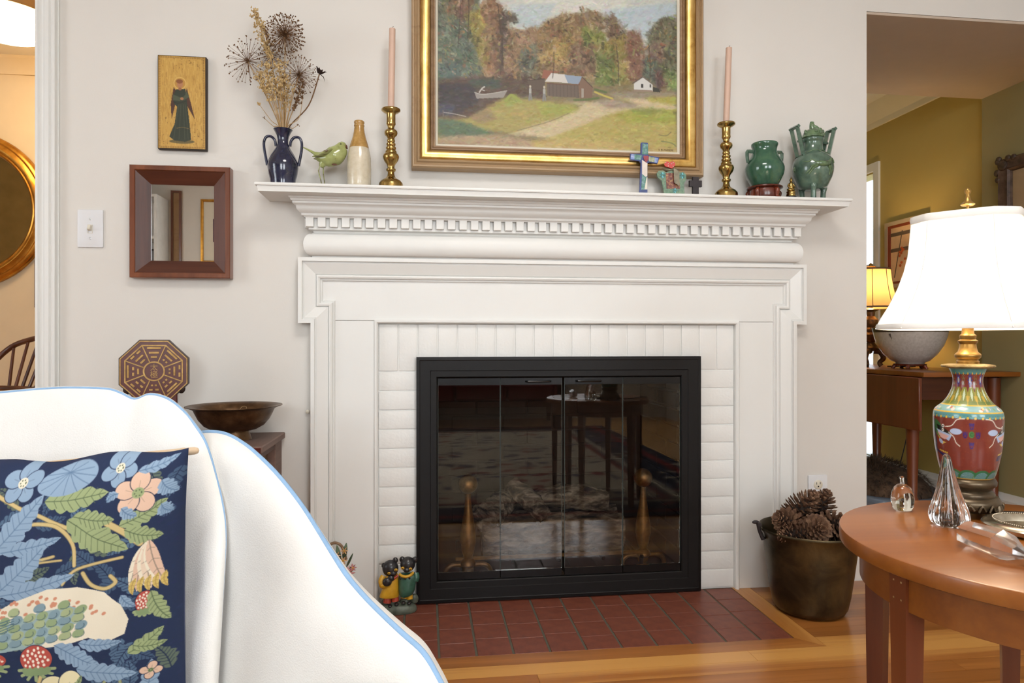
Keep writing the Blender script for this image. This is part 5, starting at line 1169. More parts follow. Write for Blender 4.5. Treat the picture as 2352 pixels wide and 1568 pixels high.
def ring_at(v, hw, dv, r_):
    h = hw * sl * .807; return tube([(x, y_, lz(v)) for x, y_ in octo(h, h * .40, SHROT)], r_, 6, closed=True, flat=dv)
mk('shade_trim', ring_at(502, 127.5, 3.0, .0024), M['shadetrim'], lamp, 60); mk('shade_trim', ring_at(750, 206.5, 2.4, .0022), M['shadetrim'], lamp, 60)
for i in range(8):
    mk('shade_seam', tube([Vector(SV[j * nn + i * 5]) * 1.0 + Vector((SV[j * nn + i * 5][0], SV[j * nn + i * 5][1], 0)).normalized() * .0006 for j in range(len(shp_))], .0011, 5), M['shadetrim'], lamp, 60)
for i in range(3):
    a = R(30 + 120 * i); mk('spider_arm', tube([(0, 0, lz(500)), (.074 * math.cos(a), .074 * math.sin(a), lz(502))], .0012, 6), M['antbrass'], lamp, 60)
mk('finial', lathe([(a * sr, lz(b)) for a, b in ((14, 470), (18, 467), (14, 463), (8, 458), (6, 450), (4.5, 444), (7, 440), (8, 435), (5, 430), (.5, 428))], 20), M['antbrass'], lamp, 50)
mk('bulb', sphere((0, 0, lz(640)), (.026, .026, .036), 16, 10), M['bulb'], lamp, 180)
def bulb_light(par, loc, power, color, r_=.03):
    l = bpy.data.lights.new('bulb_light', 'POINT'); l.energy = power; l.color = color; l.shadow_soft_size = r_
    o = bpy.data.objects.new('bulb_light', l); COL.objects.link(o); o.parent = par; o.location = loc; return o
bulb_light(lamp, (.045, 0, lz(640)), LAMP_W, (1.0, .80, .58)); bulb_light(lamp, (-.045, 0, lz(640)), LAMP_W, (1.0, .80, .58))
one('power_cord', tube(spline([(LX + .05, LY - .01, TZ + .004), (LX + .09, LY - .02, TZ + .004), (LX + .13, LY - .03, TZ + .005), (LX + .17, LY - .08, TZ + .004), (TX + .26, TY + .04, TZ + .004)], 6), .0026, 8), M['cord'], 'dark lamp cord lying across the round table top', 'cord', (LX + .05, LY, TZ), 60)
# ---- glass pieces on the table
def onT(u, v):
    t = (u - 1176) / F; k = (ZCAM - TZ) * F / (v - 784); return Vector((k * (SP + t * CP), k * (CP - t * SP) - DCAM, TZ + .0003)), k / F
p, s_ = onT(2073, 1172)
ga = thing('glass_apple', 'small squat clear glass fruit with a stubby stem, at the table rim', 'paperweight', tuple(p))
mk('body', lathe([(.0005, .003), (.009, .0), (.015, .002), (.0175, .009), (.0184, .017), (.0182, .024), (.0166, .033), (.013, .041), (.008, .0455), (.0036, .047), (.0005, .0465)], 40), M['clearyel'], ga, 180)
mk('stem', tube([(0, 0, .0465), (-.0006, 0, .054), (-.001, 0, .0585), (-.001, 0, .0605)], [.0042, .0036, .0044, .0012], 12), M['clear'], ga, 60)
p, s_ = onT(2182, 1206)
gp = []
for j in range(44):
    f = j / 43; z = f * .116
    r0 = float(np.interp(f, [0, .03, .12, .22, .35, .5, .65, .8, .9, .97, 1], [.021, .026, .0280, .0262, .0212, .0164, .0126, .0090, .0072, .0052, .0008]))
    cxo = float(np.interp(f, [0, .5, 1], [0, -.003, -.0065]))
    for i in range(72):
        a = 2 * math.pi * i / 72 + f * .5; amp = .10 * min(1, f * 4 + .3) * (1 - f * .75)
        r_ = r0 * (1 + amp * (abs(math.sin(a * 4.5)) * 2 - 1)); gp.append((cxo + r_ * math.cos(a), r_ * math.sin(a), z))
one('glass_gourd', ([(x + p.x, y_ + p.y, z + p.z) for x, y_, z in gp], [(j * 72 + i, j * 72 + (i + 1) % 72, (j + 1) * 72 + (i + 1) % 72, (j + 1) * 72 + i) for j in range(43) for i in range(72)] + [tuple(reversed(range(72))), tuple(43 * 72 + i for i in range(72))]), M['clear'], 'tall clear ribbed glass gourd with a tapering neck before the lamp', 'paperweight', tuple(p), 180)
A_, sA = onT(2200, 1246); B_, sB = onT(2350, 1300)
dr = (B_ - A_); L_ = dr.length; ax = dr.normalized(); sd = Vector((-ax.y, ax.x, 0)); up = Vector((0, 0, 1))
qv = []; qf = []
for f, r_ in ((0.0, .002), (.16, .0185), (.72, .0215), (1.06, .003)):
    for i in range(6):
        a = R(60 * i + 30); qv.append(A_ + ax * (L_ * f) + sd * (math.cos(a) * r_ * 1.1) + up * (.0188 + math.sin(a) * r_ - (.004 if f > 1 else 0)))
for j in range(3):
    for i in range(6): qf.append((j * 6 + i, j * 6 + (i + 1) % 6, (j + 1) * 6 + (i + 1) % 6, (j + 1) * 6 + i))
qf += [tuple(range(5, -1, -1)), tuple(range(18, 24))]
one('quartz_point', ([tuple(v) for v in qv], qf), M['quartz'], 'faceted clear quartz crystal point lying at the front of the table', 'crystal', tuple(A_), None)
p, s_ = onT(2372, 1222)
dsh = thing('silver_dish', 'round tarnished silver dish with beaded rim at the right of the table', 'dish', tuple(p))
mk('body', lathe([(.030, .0005), (.060, .0005), (.066, .004), (.067, .010), (.064, .014), (.056, .0165), (.050, .0165), (.047, .013), (.044, .006), (.001, .005)], 64), M['silver'], dsh, 40)
bd_me = mesh('bead', sphere((0, 0, 0), .0013, 6, 4), M['silver'], 180)
mk('beaded_rim', merge(*[sphere((.0515 * math.cos(2 * math.pi * i / 110), .0515 * math.sin(2 * math.pi * i / 110), .0172), .0013, 6, 4) for i in range(110)]), M['silver'], dsh, 180)

# ================================================================== POT OF PINE CONES
PX, PY = 1.205, -.225
pot = thing('brass_pot', 'big aged brass pot on the wood floor, full of pine cones', 'pot', (PX, PY, 0))
mk('body', lathe([(.001, .004), (.090, .002), (.103, .008), (.111, .022), (.119, .06), (.1275, .12), (.135, .18), (.141, .228), (.146, .245), (.1515, .252), (.153, .257), (.1505, .261), (.146, .258), (.139, .235), (.130, .17), (.115, .05), (.10, .016), (.001, .012)], 72), M['potbrass'], pot, 50)
for a in (R(172), R(-8)):
    c_, s_ = math.cos(a), math.sin(a)
    mk('ear', merge(tube(spline([(.146 * c_, .146 * s_, .222), (.158 * c_, .158 * s_, .250), (.162 * c_, .162 * s_, .274)], 4), [.007, .006, .007], 8), tube([(.162 * c_ - .018 * s_, .162 * s_ + .018 * c_, .272), (.162 * c_ + .018 * s_, .162 * s_ - .018 * c_, .272)], .006, 8), sphere((.170 * c_, .170 * s_, .276), (.012, .007, .006), 10, 6)), M['iron'], pot, 60)
def cone_mesh(L, rad, seed, openness):
    q = random.Random(seed); sc = []; n = 110
    for i in range(n):
        f = (i + 1.5) / (n + 2); a = i * 2.39996; z = L * f
        w = rad * (math.sin(math.pi * min(1, .13 + f * .82)) ** .6)
        th = R(np.interp(f, [0, .5, 1], [104, 74 * openness, 22])) + q.uniform(-.10, .10)
        d = Vector((math.cos(a) * math.sin(th), math.sin(a) * math.sin(th), math.cos(th))); sd = Vector((-math.sin(a), math.cos(a), 0)); nrm = d.cross(sd)
        p0 = Vector((0, 0, z - d.z * w * .35)); ln = max(.012, w); hw = .0085 * (1 - .45 * f) + .0015; t_ = .0034
        c1 = p0 + d * ln * .55; c2 = p0 + d * ln * .90; c3 = p0 + d * ln * 1.03
        vv = [p0 + d * ln * .12, c1 + sd * hw * .7, c1 - sd * hw * .7, c2 + sd * hw, c2 - sd * hw, c3 - nrm * .001, c2 - nrm * t_ * 1.3, c1 - nrm * t_]
        sc.append(([tuple(v) for v in vv], [(0, 1, 2), (1, 3, 4, 2), (3, 5, 4), (0, 7, 1), (0, 2, 7), (1, 7, 6, 3), (2, 4, 6, 7), (3, 6, 5), (4, 5, 6)]))
    return merge(*sc)
CL = .125
cone_core = mesh('core', lathe([(.006, 0), (.018, .014), (.020, .05), (.014, .09), (.003, .115)], 10), M['conecore'], 60)
cone_variants = [mesh('scales', cone_mesh(CL, .050, 31 + i, 1.0 + .06 * i), M['cone'], None) for i in range(3)]
for i, (x, y_, z, dx, dy, dz, sc, lab) in enumerate([
    (-.030, .000, .318, .62, -.15, .75, 1.08, 'topmost pine cone, leaning to the right at the peak of the heap'),
    (.064, .040, .305, .25, -.1, .95, .98, 'pine cone standing upright at the back right of the heap'),
    (-.078, -.020, .282, -.75, -.35, .35, 1.0, 'pine cone pointing left over the pot ear'),
    (.050, -.040, .280, .35, -.9, .35, .90, 'pine cone with its tip turned to the room at the front right'),
    (-.015, -.060, .272, -.2, -.9, .25, .95, 'pine cone lying low at the front middle of the pot'),
    (-.085, -.060, .258, -.8, .1, -.1, .80, 'small reddish pine cone lying at the left rim'),
    (.085, -.055, .265, .8, -.5, .15, .85, 'pine cone at the front right rim beside the table'),
    (.010, .065, .270, -.3, .8, .4, .9, 'pine cone half hidden at the back of the heap'),
    (.030, .000, .255, .7, .5, .2, .9, 'pine cone buried in the middle of the heap')]):
    dvec = Vector((dx, dy, dz)).normalized(); b_ = Vector((PX + x, PY + y_, z)) - dvec * (CL * sc * .5)
    t = thing('pine_cone', lab, 'pine cone', tuple(b_), 0, 'pine cones in the brass pot')
    t.rotation_euler = dvec.to_track_quat('Z', 'Y').to_euler(); t.scale = (sc,) * 3
    piece('core', cone_core, t, (0, 0, 0)); a = piece('scales', cone_variants[i % 3], t, (0, 0, 0), (0, 0, R(50 * i))); a['kind'] = 'stuff'

# ================================================================== IRON DOORSTOPS
DX, DY = at(915, 1392, -.07).x, -.078
ct = thing('cat_pair_doorstop', 'painted iron doorstop of two black animals in yellow and green clothes', 'doorstop', (DX, DY, 0))
sq = mpp(915, -.078) / 9.8
def cq(x, y_, dy=0): return Vector(((x - 545) * sq, dy, (1440 - y_) * sq * .985))
mk('base', xf(lathe([(.055, 0), (.0585, .006), (.056, .016), (.048, .024), (.03, .028)], 40), Matrix.Diagonal((1, .52, 1, 1))), M['catbase'], ct, 50)
mk('rock', merge(*[sphere(cq(x, y_, dy), r_, 10, 8) for x, y_, dy, r_ in ((250, 1230, .004, (.012, .010, .012)), (420, 1250, .006, (.016, .012, .012)), (700, 1230, .006, (.018, .012, .012)), (900, 1180, .006, (.014, .010, .016)))]), M['catbase'], ct, 60)
mk('trousers', merge(tube([cq(300, 1215, -.004), cq(310, 1120, -.002), cq(330, 1040)], [.0130, .0125, .012], 14), tube([cq(480, 1190, -.004), cq(470, 1100, -.002), cq(450, 1020)], [.0115, .0115, .012], 14)), M['catred'], ct, 60, 'red trousers under the yellow coat')
mk('trousers', merge(tube([cq(800, 1160, -.004), cq(795, 1100, -.002), cq(780, 1040)], [.0095, .0105, .012], 14), tube([cq(670, 1140, -.004), cq(680, 1080), cq(690, 1040)], [.0095, .0105, .012], 14)), M['catyellow'], ct, 60, 'yellow trousers under the green smock')
for x, y_ in ((370, 1262), (512, 1228), (665, 1200), (790, 1212)): mk('paw', sphere(cq(x, y_, -.016), (.0068, .009, .0048), 12, 8), M['catblack'], ct, 60)
def shell(pts, dep, n=22):     # stacked flattened rings between left and right outline points
    V = []; Fc = []
    for (xl, xr, y_), d in zip(pts, dep):
        c_ = cq((xl + xr) / 2, y_); hw = (xr - xl) / 2 * sq
        for i in range(n): V.append((c_.x + hw * math.cos(2 * math.pi * i / n), d * math.sin(2 * math.pi * i / n), c_.z))
    m = len(pts)
    for j in range(m - 1):
        for i in range(n): Fc.append((j * n + i, j * n + (i + 1) % n, (j + 1) * n + (i + 1) % n, (j + 1) * n + i))
    return V, Fc + [tuple(reversed(range(n))), tuple((m - 1) * n + i for i in range(n))]
mk('coat', shell([(125, 560, 1080), (135, 560, 1040), (180, 555, 920), (225, 550, 800), (250, 550, 700), (270, 545, 610), (330, 520, 550)], [.021, .023, .022, .020, .018, .016, .010]), M['catyellow'], ct, 60, 'yellow coat')
mk('smock', shell([(585, 790, 1090), (560, 880, 1040), (548, 915, 950), (548, 935, 800), (550, 955, 700), (555, 965, 620), (580, 920, 560)], [.016, .021, .022, .021, .019, .017, .010]), M['catgreen'], ct, 60, 'green smock')
mk('sleeve', tube(spline([cq(215, 610), cq(175, 700, -.006), cq(200, 790, -.012), cq(260, 770, -.018)], 4), [.008, .010, .010, .008], 12), M['catyellow'], ct, 60)
mk('sleeve', tube(spline([cq(930, 580), cq(945, 660, -.006), cq(930, 740, -.010)], 4), [.010, .011, .008], 12), M['catgreen'], ct, 60)
mk('hand', merge(sphere(cq(305, 700, -.022), (.0145, .008, .0135), 14, 10), sphere(cq(390, 625, -.019), (.011, .008, .010), 12, 8)), M['catblack'], ct, 60)
mk('collar', tube(spline([cq(575, 560, -.010), cq(640, 590, -.018), cq(730, 600, -.020), cq(820, 580, -.016), cq(880, 540, -.008)], 4), .0045, 8), M['catyellow'], ct, 60)
mk('neckerchief', tube(spline([cq(390, 690, -.015), cq(450, 640, -.018), cq(540, 580, -.014)], 4), .004, 8), M['catred'], ct, 60)
for x, y_ in ((600, 635), (700, 645), (800, 640)): mk('button', sphere(cq(x, y_, -.0195), (.0035, .002, .0038), 8, 6), M['catblack'], ct, 60)
for cx, cy, rx, rz, ears, eyes, nose in ((370, 440, .0255, .0255, ((235, 375), (480, 265)), ((350, 508), (500, 440)), (440, 520)), (755, 365, .0235, .0235, ((630, 250), (915, 265)), ((648, 408), (818, 432)), (735, 455))):
    hd = mk('head', merge(sphere(cq(cx, cy), (rx, .021, rz), 20, 14), sphere(cq(nose[0], nose[1], -.016), (.0110, .009, .0085), 12, 8)), M['catblack'], ct, 60)
    for ex, ey in ears: mk('ear', merge(sphere(cq(ex, ey), (.0088, .006, .0095), 12, 8)), M['catblack'], hd, 60)
    for ex, ey in eyes:
        mk('eye', sphere(cq(ex, ey, -.0185), (.0056, .0035, .0046), 12, 8), M['catyellow'], hd, 60)
        mk('pupil', sphere(cq(ex - 2, ey, -.0216), (.0017, .001, .0019), 8, 6), M['slot'], hd, 60)
# ---- flower basket doorstop
fbx, fby = -.262, -.085; sfb = mpp(785, fby)
def fq(u, v, dy=0): return Vector((at(u, v, fby).x - fbx, dy, ZCAM + (784 - v) * sfb))
fb = thing('flower_basket_doorstop', 'painted iron doorstop of a flower basket leaning at the mantel leg', 'doorstop', (fbx, fby, 0))
mk('basket', lathe([(.040, 0), (.044, .008), (.040, .014), (.046, .03), (.054, .06), (.056, .075), (.050, .078)], 32), M['twine'], fb, 50)
mk('handle', tube(spline([fq(745, 1330), fq(748, 1270), (fq(758, 1250)), fq(772, 1246), fq(786, 1256), fq(795, 1285)], 6), .0045, 8), M['twine'], fb, 60)
lv = []
for u, v, du, dv in ((782, 1290, -8, -40), (790, 1282, 6, -36), (770, 1300, -12, -44), (760, 1310, -6, -46), (797, 1300, 14, -30), (775, 1330, -14, -30), (800, 1330, 6, -30), (765, 1340, 4, -30), (790, 1345, 10, -24), (752, 1330, -10, -40)):
    mk('leaf', tube(spline([fq(u, v, -.004), fq(u + du * .5, v + dv * .5, -.008), fq(u + du, v + dv, -.004)], 4), [.003, .0075, .0065, .001], 8, flat=.4), M['leafenamel'], fb, 60)
def bloom(u, v, r_, mat, n=6, dy=-.012):
    c_ = fq(u, v, dy)
    f = mk('flower', merge(*[tube([c_, c_ + Vector((math.cos(2 * math.pi * i / n), -.25, math.sin(2 * math.pi * i / n))) * r_ * .6, c_ + Vector((math.cos(2 * math.pi * i / n), 0, math.sin(2 * math.pi * i / n))) * r_], [r_ * .15, r_ * .30, r_ * .08], 8, flat=.5) for i in range(n)]), mat, fb, 60)
    mk('flower_centre', sphere(c_ + Vector((0, -.003, 0)), r_ * .22, 8, 6), M['catyellow'], f, 60)
for a in ((775, 1272, .013), (792, 1262, .012), (789, 1284, .013), (756, 1263, .011), (762, 1292, .012), (770, 1318, .013)): bloom(*a, M['peachflower'])
for a in ((803, 1312, .019), (772, 1295, .012), (785, 1345, .017), (760, 1335, .014), (812, 1300, .012)): bloom(*a, M['pink'], 7, -.016)

# ================================================================== CARVED STAND, BOWL AND OCTAGON PLAQUE (left, by the wall)
SX0, SX1, SY0, SY1, SZ = -.985, -.442, -.318, -.012, .5615
cst = thing('carved_stand', 'low dark wooden stand with worn top and gold carved front leg', 'stand', ((SX0 + SX1) / 2, (SY0 + SY1) / 2, 0), world=True)
mk('top', box(SX0, SX1, SY0, SY1, SZ - .020, SZ, .003, 1), M['greywood'], cst, 30)
mk('front_apron', box(SX0 + .02, SX1 - .012, SY0 + .004, SY0 + .020, SZ - .043, SZ - .0205, .002, 1), M['chinalac'], cst, 30)
mk('front_edge', box(SX0 + .004, SX1 - .004, SY0 - .004, SY0 - .0002, SZ - .020, SZ - .003, .0015, 1), M['chinalac'], cst, 30)
mk('side_apron', box(SX1 - .030, SX1 - .014, SY0 + .025, SY1 - .05, SZ - .040, SZ - .0205), M['greywood'], cst, None)
for xx in (SX0 + .016, SX1 - .046):
    lg = mk('leg', box(xx, xx + .030, SY0 + .006, SY0 + .036, 0, SZ - .021, .003, 1), M['chinalac'], cst, 30)
    for j in range(5):
        z_ = SZ - .058 - j * .10
        mk('carving', merge(*[tube(spline([(xx + .004 + .003 * m, SY0 + .004, z_ - .02 * m + .014), (xx + .014, SY0 - .001, z_ - .02 * m), (xx + .026 - .003 * m, SY0 + .004, z_ - .02 * m + .014)], 4), .0028, 6) for m in range(3)]), M['chinagold'], lg, 60)
for xx in (SX0 + .012, SX1 - .036): mk('leg', box(xx, xx + .026, SY1 - .095, SY1 - .004, 0, SZ - .021, .002, 1), M['greywood'], cst, 30)
mk('stretcher', box(SX0 + .04, SX1 - .045, SY0 + .012, SY0 + .028, .10, .13), M['chinalac'], cst, None)
# bowl
c_ = at(537, 934, -.165); BX, BY = c_.x, -.165; sb_ = mpp(537, -.165)
bw = thing('footed_bowl', 'wide flared bronze footed bowl standing on the carved stand', 'bowl', (BX + .002, BY, SZ + .0002))
zr = c_.z - SZ
mk('foot', lathe([(.048, 0), (.047, .003), (.041, .022), (.040, .026)], 40), M['bronze'], bw, 40)
mk('bowl', lathe([(.001, .026), (.040, .025), (.062, .030), (.083, .042), (.098, .060), (.106, .076), (.112, zr - .006), (.126, zr + .001), (.1335, zr + .003), (.1335, zr + .0045), (.124, zr + .0035), (.109, zr - .003), (.101, .074), (.092, .058), (.078, .042), (.055, .034), (.001, .031)], 64), M['bronze'], bw, 50)
one('thread_loop', tube(spline([(BX + .038, BY - .092, SZ + zr - .004), (BX + .048, BY - .095, SZ + zr + .009), (BX + .058, BY - .09, SZ + zr + .008), (BX + .054, BY - .085, SZ + zr - .006)], 6), .0006, 5), M['straw'], 'pale loop of thread hanging inside the bronze bowl', 'thread', (BX + .04, BY - .09, SZ + zr), 60)
# octagon plaque
oc = at(355, 852, -.17); ang = math.atan2(-DCAM + .17 - 0, 0 - oc.x) + R(90)
bg_ = thing('octagon_plaque', 'red brown octagonal plaque with gold trigram bars on a carved wooden foot', 'plaque', (oc.x, -.17, SZ), ang * .55)
zc_ = oc.z - SZ; ra = .0905
def octp(a): return [(a / math.cos(R(22.5)) * math.cos(R(22.5 + 45 * i)), zc_ + a / math.cos(R(22.5)) * math.sin(R(22.5 + 45 * i))) for i in range(8)]
mk('panel', prism(octp(ra), -.006, .014), paint('dark brown lacquer', S(62, 40, 30), .4, 0, .15, 40), bg_, 20)
mk('field', prism(octp(ra * .955), -.0085, -.006), M['chinalac'], bg_, 20)
mk('outer_ring', frame := sweep([(p[0], p[1]) for p in octp(ra * .965)], [(0, -.0085), (0, -.0105), (.0028, -.0105), (.0028, -.0085)], lambda a, b, h: (a, h, b), True), M['chinagold'], bg_, 20)
mk('inner_ring', sweep([(p[0], p[1]) for p in octp(ra * .835)], [(0, -.0085), (0, -.0105), (.0036, -.0105), (.0036, -.0085)], lambda a, b, h: (a, h, b), True), M['chinagold'], bg_, 20)
mk('centre_ring', sweep([(.0285 * math.cos(2 * math.pi * i / 40), zc_ + .0285 * math.sin(2 * math.pi * i / 40)) for i in range(40)], [(0, -.0085), (0, -.0105), (.0040, -.0105), (.0040, -.0085)], lambda a, b, h: (a, h, b), True), M['chinagold'], bg_, 20)
def bar_at(phi, rad, off, w, h):      # gold bar tangent to the circle at angle phi
    m_ = Matrix.Translation((0, -.0085, zc_)) @ Matrix.Rotation(-(phi - math.pi / 2), 4, 'Y') @ Matrix.Translation((off, 0, rad))
    return xf(box(-w / 2, w / 2, -.0018, 0, -h / 2, h / 2, .0006, 1), m_)
for i in range(8):
    ph = R(22.5 + 45 * i); mk('spoke', xf(box(-.0015, .0015, -.0020, 0, .029, ra * .835 / math.cos(R(22.5)) - .003), Matrix.Translation((0, -.0085, zc_)) @ Matrix.Rotation(-(ph - math.pi / 2), 4, 'Y')), M['chinagold'], bg_, None)
for dg, code in ((90, '111'), (45, '110'), (0, '010'), (-45, '100'), (-90, '000'), (-135, '001'), (180, '101'), (135, '011')):
    for k_, rad, w in zip(code, (.0665, .0530, .0405), (.036, .0265, .0165)):
        if k_ == '1': mk('trigram_bar', bar_at(R(dg), rad, 0, w, .0056), M['chinagold'], bg_, 30)
        else:
            for o_ in (-1, 1): mk('trigram_bar', bar_at(R(dg), rad, o_ * w * .30, w * .36, .0056), M['chinagold'], bg_, 30)
for ch, dz in (('\u592a', .0100), ('\u6975', -.0110)):
    textmesh('character', ch, .021, M['chinagold'], bg_, Matrix.Translation((0, -.0088, zc_ + dz)) @ rotx, .0006)
mk('foot_post', merge(box(-.060, -.044, -.008, .012, .0, zc_ - .055, .003, 1), box(.044, .060, -.008, .012, 0, zc_ - .055, .003, 1)), M['chinalac'], bg_, 30)
mk('foot_board', merge(box(-.046, .046, -.004, .008, .012, zc_ - .085, .002, 1)), M['chinalac'], bg_, 30)
M['bbc'] = paint('black brown carving', S(48, 32, 26), .45)
mk('foot_base', box(-.085, .085, -.022, .024, 0, .012, .003, 1), M['bbc'], bg_, 50)
for sx in (-1, 1):
    mk('foot_knob', sphere((sx * .070, 0, zc_ - .052), (.011, .008, .014), 12, 8), M['bbc'], bg_, 50)
    mk('foot_scroll', tube(spline([(sx * .058, 0, .035), (sx * .075, 0, .022), (sx * .085, 0, .006), (sx * .10, 0, .004)], 4), [.008, .010, .008, .004], 8), M['bbc'], bg_, 50)
# ================================================================== ARMCHAIR, BLANKET, PILLOW (front left)
def ks(lst, n):      # dense smooth curve through (u, v, k)
    return [atk(p.x, p.y, p.z) for p in spline(lst, n)]
S1 = [(-300, 918, 1.24), (-200, 914, 1.24), (-100, 909, 1.24), (0, 904, 1.24), (80, 897, 1.24), (150, 893, 1.235), (240, 895, 1.23), (275, 904, 1.23), (310, 919, 1.225), (345, 908, 1.22), (385, 918, 1.21), (420, 945, 1.20), (445, 975, 1.19), (467, 1008, 1.175), (482, 1048, 1.16), (494, 1092, 1.145), (506, 1142, 1.13), (514, 1192, 1.115), (516, 1242, 1.10), (513, 1302, 1.085), (508, 1382, 1.07), (503, 1462, 1.06), (497, 1562, 1.05), (490, 1665, 1.04)]
I1 = [(-300, 1500, 1.12)] * 2 + [(-150, 1500, 1.12), (0, 1500, 1.12), (60, 1500, 1.12), (110, 1480, 1.12), (160, 1460, 1.12), (190, 1440, 1.12), (220, 1420, 1.12), (245, 1400, 1.12), (270, 1390, 1.12), (290, 1390, 1.12), (310, 1390, 1.12), (325, 1400, 1.11), (335, 1410, 1.10), (345, 1420, 1.09), (350, 1430, 1.09), (355, 1450, 1.08), (360, 1470, 1.08), (365, 1490, 1.07), (370, 1520, 1.07), (375, 1560, 1.06), (380, 1610, 1.06), (385, 1680, 1.05)]
S2 = [(400, 1010, 1.25), (450, 997, 1.24), (510, 997, 1.22), (560, 1022, 1.20), (605, 1060, 1.17), (645, 1102, 1.14), (690, 1160, 1.11), (730, 1222, 1.08), (765, 1277, 1.05), (800, 1329, 1.02), (840, 1376, .99), (880, 1416, .965), (925, 1458, .94), (970, 1499, .915), (1000, 1548, .90), (1030, 1612, .88), (1050, 1690, .87)]
I2 = [(400, 1150, 1.17), (410, 1190, 1.165), (420, 1230, 1.16), (430, 1270, 1.155), (440, 1310, 1.15), (450, 1350, 1.14), (455, 1400, 1.13), (460, 1450, 1.12), (465, 1500, 1.11), (470, 1550, 1.10), (480, 1610, 1.085), (500, 1670, 1.07), (540, 1710, 1.05), (600, 1740, 1.03), (680, 1760, 1.0), (780, 1780, .97), (880, 1800, .94)]
def drape(Sp, Ip, hang, n=5, bulge=.03, seed=1):
    a = ks(Sp, n); b = ks(Ip, n); m = len(a); q = random.Random(seed); rows = []
    for i in range(m):
        w = hang(i / (m - 1)); p, e = a[i], b[i]; col = []
        to_cam = (Vector((0, -DCAM, ZCAM)) - p).normalized()
        back = [(w[0] * .75, w[1]), (w[0], w[1] * .4), (w[0] * .55, w[1] * .06), (w[0] * .2, w[1] * .005)]
        for d, dz in back: col.append(p - Vector((to_cam.x, to_cam.y, 0)).normalized() * d + Vector((0, 0, dz)))
        col.append(p)
        for f, bb in ((.05, .55), (.14, .95), (.28, 1.1), (.45, .9), (.65, .6), (.85, .2), (1.0, 0)):
            r_ = p.lerp(e, f) + to_cam * (bulge * bb) + Vector((0, 0, .004 * math.sin(i * .35 + f * 5 + seed) * min(1, f * 4)))
            col.append(r_)
        rows.append(col)
    h = len(rows[0]); dense = []
    for col in rows: dense.append(spline(col, 3))
    hh = len(dense[0]); V = [tuple(p) for col in dense for p in col]
    Fc = [(i * hh + j, i * hh + j + 1, (i + 1) * hh + j + 1, (i + 1) * hh + j) for i in range(m - 1) for j in range(hh - 1)]
    return (V, Fc), a
g1, crest1 = drape(S1, I1, lambda f: (.10, -.40) if f < .42 else ((.10 * max(.12, 1 - (f - .42) * 8)), -.40 * max(0, 1 - (f - .42) * 10)), bulge=.022, seed=1)
g2, crest2 = drape(S2, I2, lambda f: (.11, -.36), bulge=.035, seed=2)
fl_pt = atk(-100, 1400, 1.3)
bl = thing('white_blanket', 'white wool throw with light blue edging draped over the armchair', 'blanket', (-.45, -1.05, .35), world=True)
def solid(name, g, par, th=.006):
    o = mk(name, g, M['blanket'], par, 180)
    md = o.modifiers.new('thickness', 'SOLIDIFY'); md.thickness = th; md.offset = 0; return o
solid('throw_back', g1, bl); solid('throw_arm', g2, bl)
def edge(c, r_, lift=.003):
    return tube([p + (Vector((0, -DCAM, ZCAM)) - p).normalized() * lift + Vector((0, 0, .0015)) for p in c], r_, 8, flat=1.0)
mk('binding', edge(crest1, .0028, .001), M['binding'], bl, 60, 'light blue blanket edging')
mk('binding', edge(crest2[4:], .0044), M['binding'], bl, 60, 'light blue blanket edging')
# armchair body under the throw
arm = thing('armchair', 'tan upholstered armchair hidden under the white throw', 'armchair', (-.62, -1.1, 0), world=True)
fx = Vector((CP, -SP, 0)); fy = Vector((SP, CP, 0)); O_ = Vector((0, -DCAM, 0))
def cambox(u0, u1, k0, k1, z0, z1, bev=.03):     # box square to the chair, which faces the camera position
    c0 = (u0 + u1) / 2; x0_ = (u0 - 1176) / F * k0; x1_ = (u1 - 1176) / F * k0
    return xf(box(x0_, x1_, k0, k1, z0, z1, bev, 3), Matrix.Translation(O_) @ Matrix.Rotation(-PSI, 4, 'Z'))
mk('backrest', cambox(-330, 395, 1.265, 1.345, .14, .69, .03), M['uphol'], arm, 50)
mk('seat', cambox(-300, 330, .98, 1.255, .14, .26, .03), M['uphol'], arm, 50)
av = []
for i in range(8, len(crest2), 4):
    p = crest2[i]; o_ = (p - Vector((0, -DCAM, p.z))); o_.z = 0; o_.normalize(); d = crest2[min(i + 4, len(crest2) - 1)] - crest2[max(0, i - 4)]; d.z = 0; d.normalize(); nrm = Vector((-d.y, d.x, 0))
    c_ = p + o_ * .045 - Vector((0, 0, .045))
    av += [tuple(c_ + nrm * -.03 + Vector((0, 0, -.01))), tuple(c_ + Vector((0, 0, .012))), tuple(c_ + nrm * .03 + Vector((0, 0, -.01))), tuple(Vector((c_.x, c_.y, .14)) + nrm * .03), tuple(Vector((c_.x, c_.y, .14)) - nrm * .03)]
na = len(av) // 5
mk('arm', (av, [(i * 5 + j, i * 5 + (j + 1) % 5, (i + 1) * 5 + (j + 1) % 5, (i + 1) * 5 + j) for i in range(na - 1) for j in range(5)] + [(0, 1, 2, 3, 4), tuple((na - 1) * 5 + j for j in (4, 3, 2, 1, 0))]), M['uphol'], arm, 50)
mk('arm', cambox(-420, -335, .98, 1.30, .14, .56, .03), M['uphol'], arm, 50)
for u, k in ((-390, 1.02), (-390, 1.31), (330, 1.29), (300, 1.02)):
    mk('leg', cambox(u, u + 40, k, k + .035, .0, .141, .004), M['mahogv'], arm, 30)
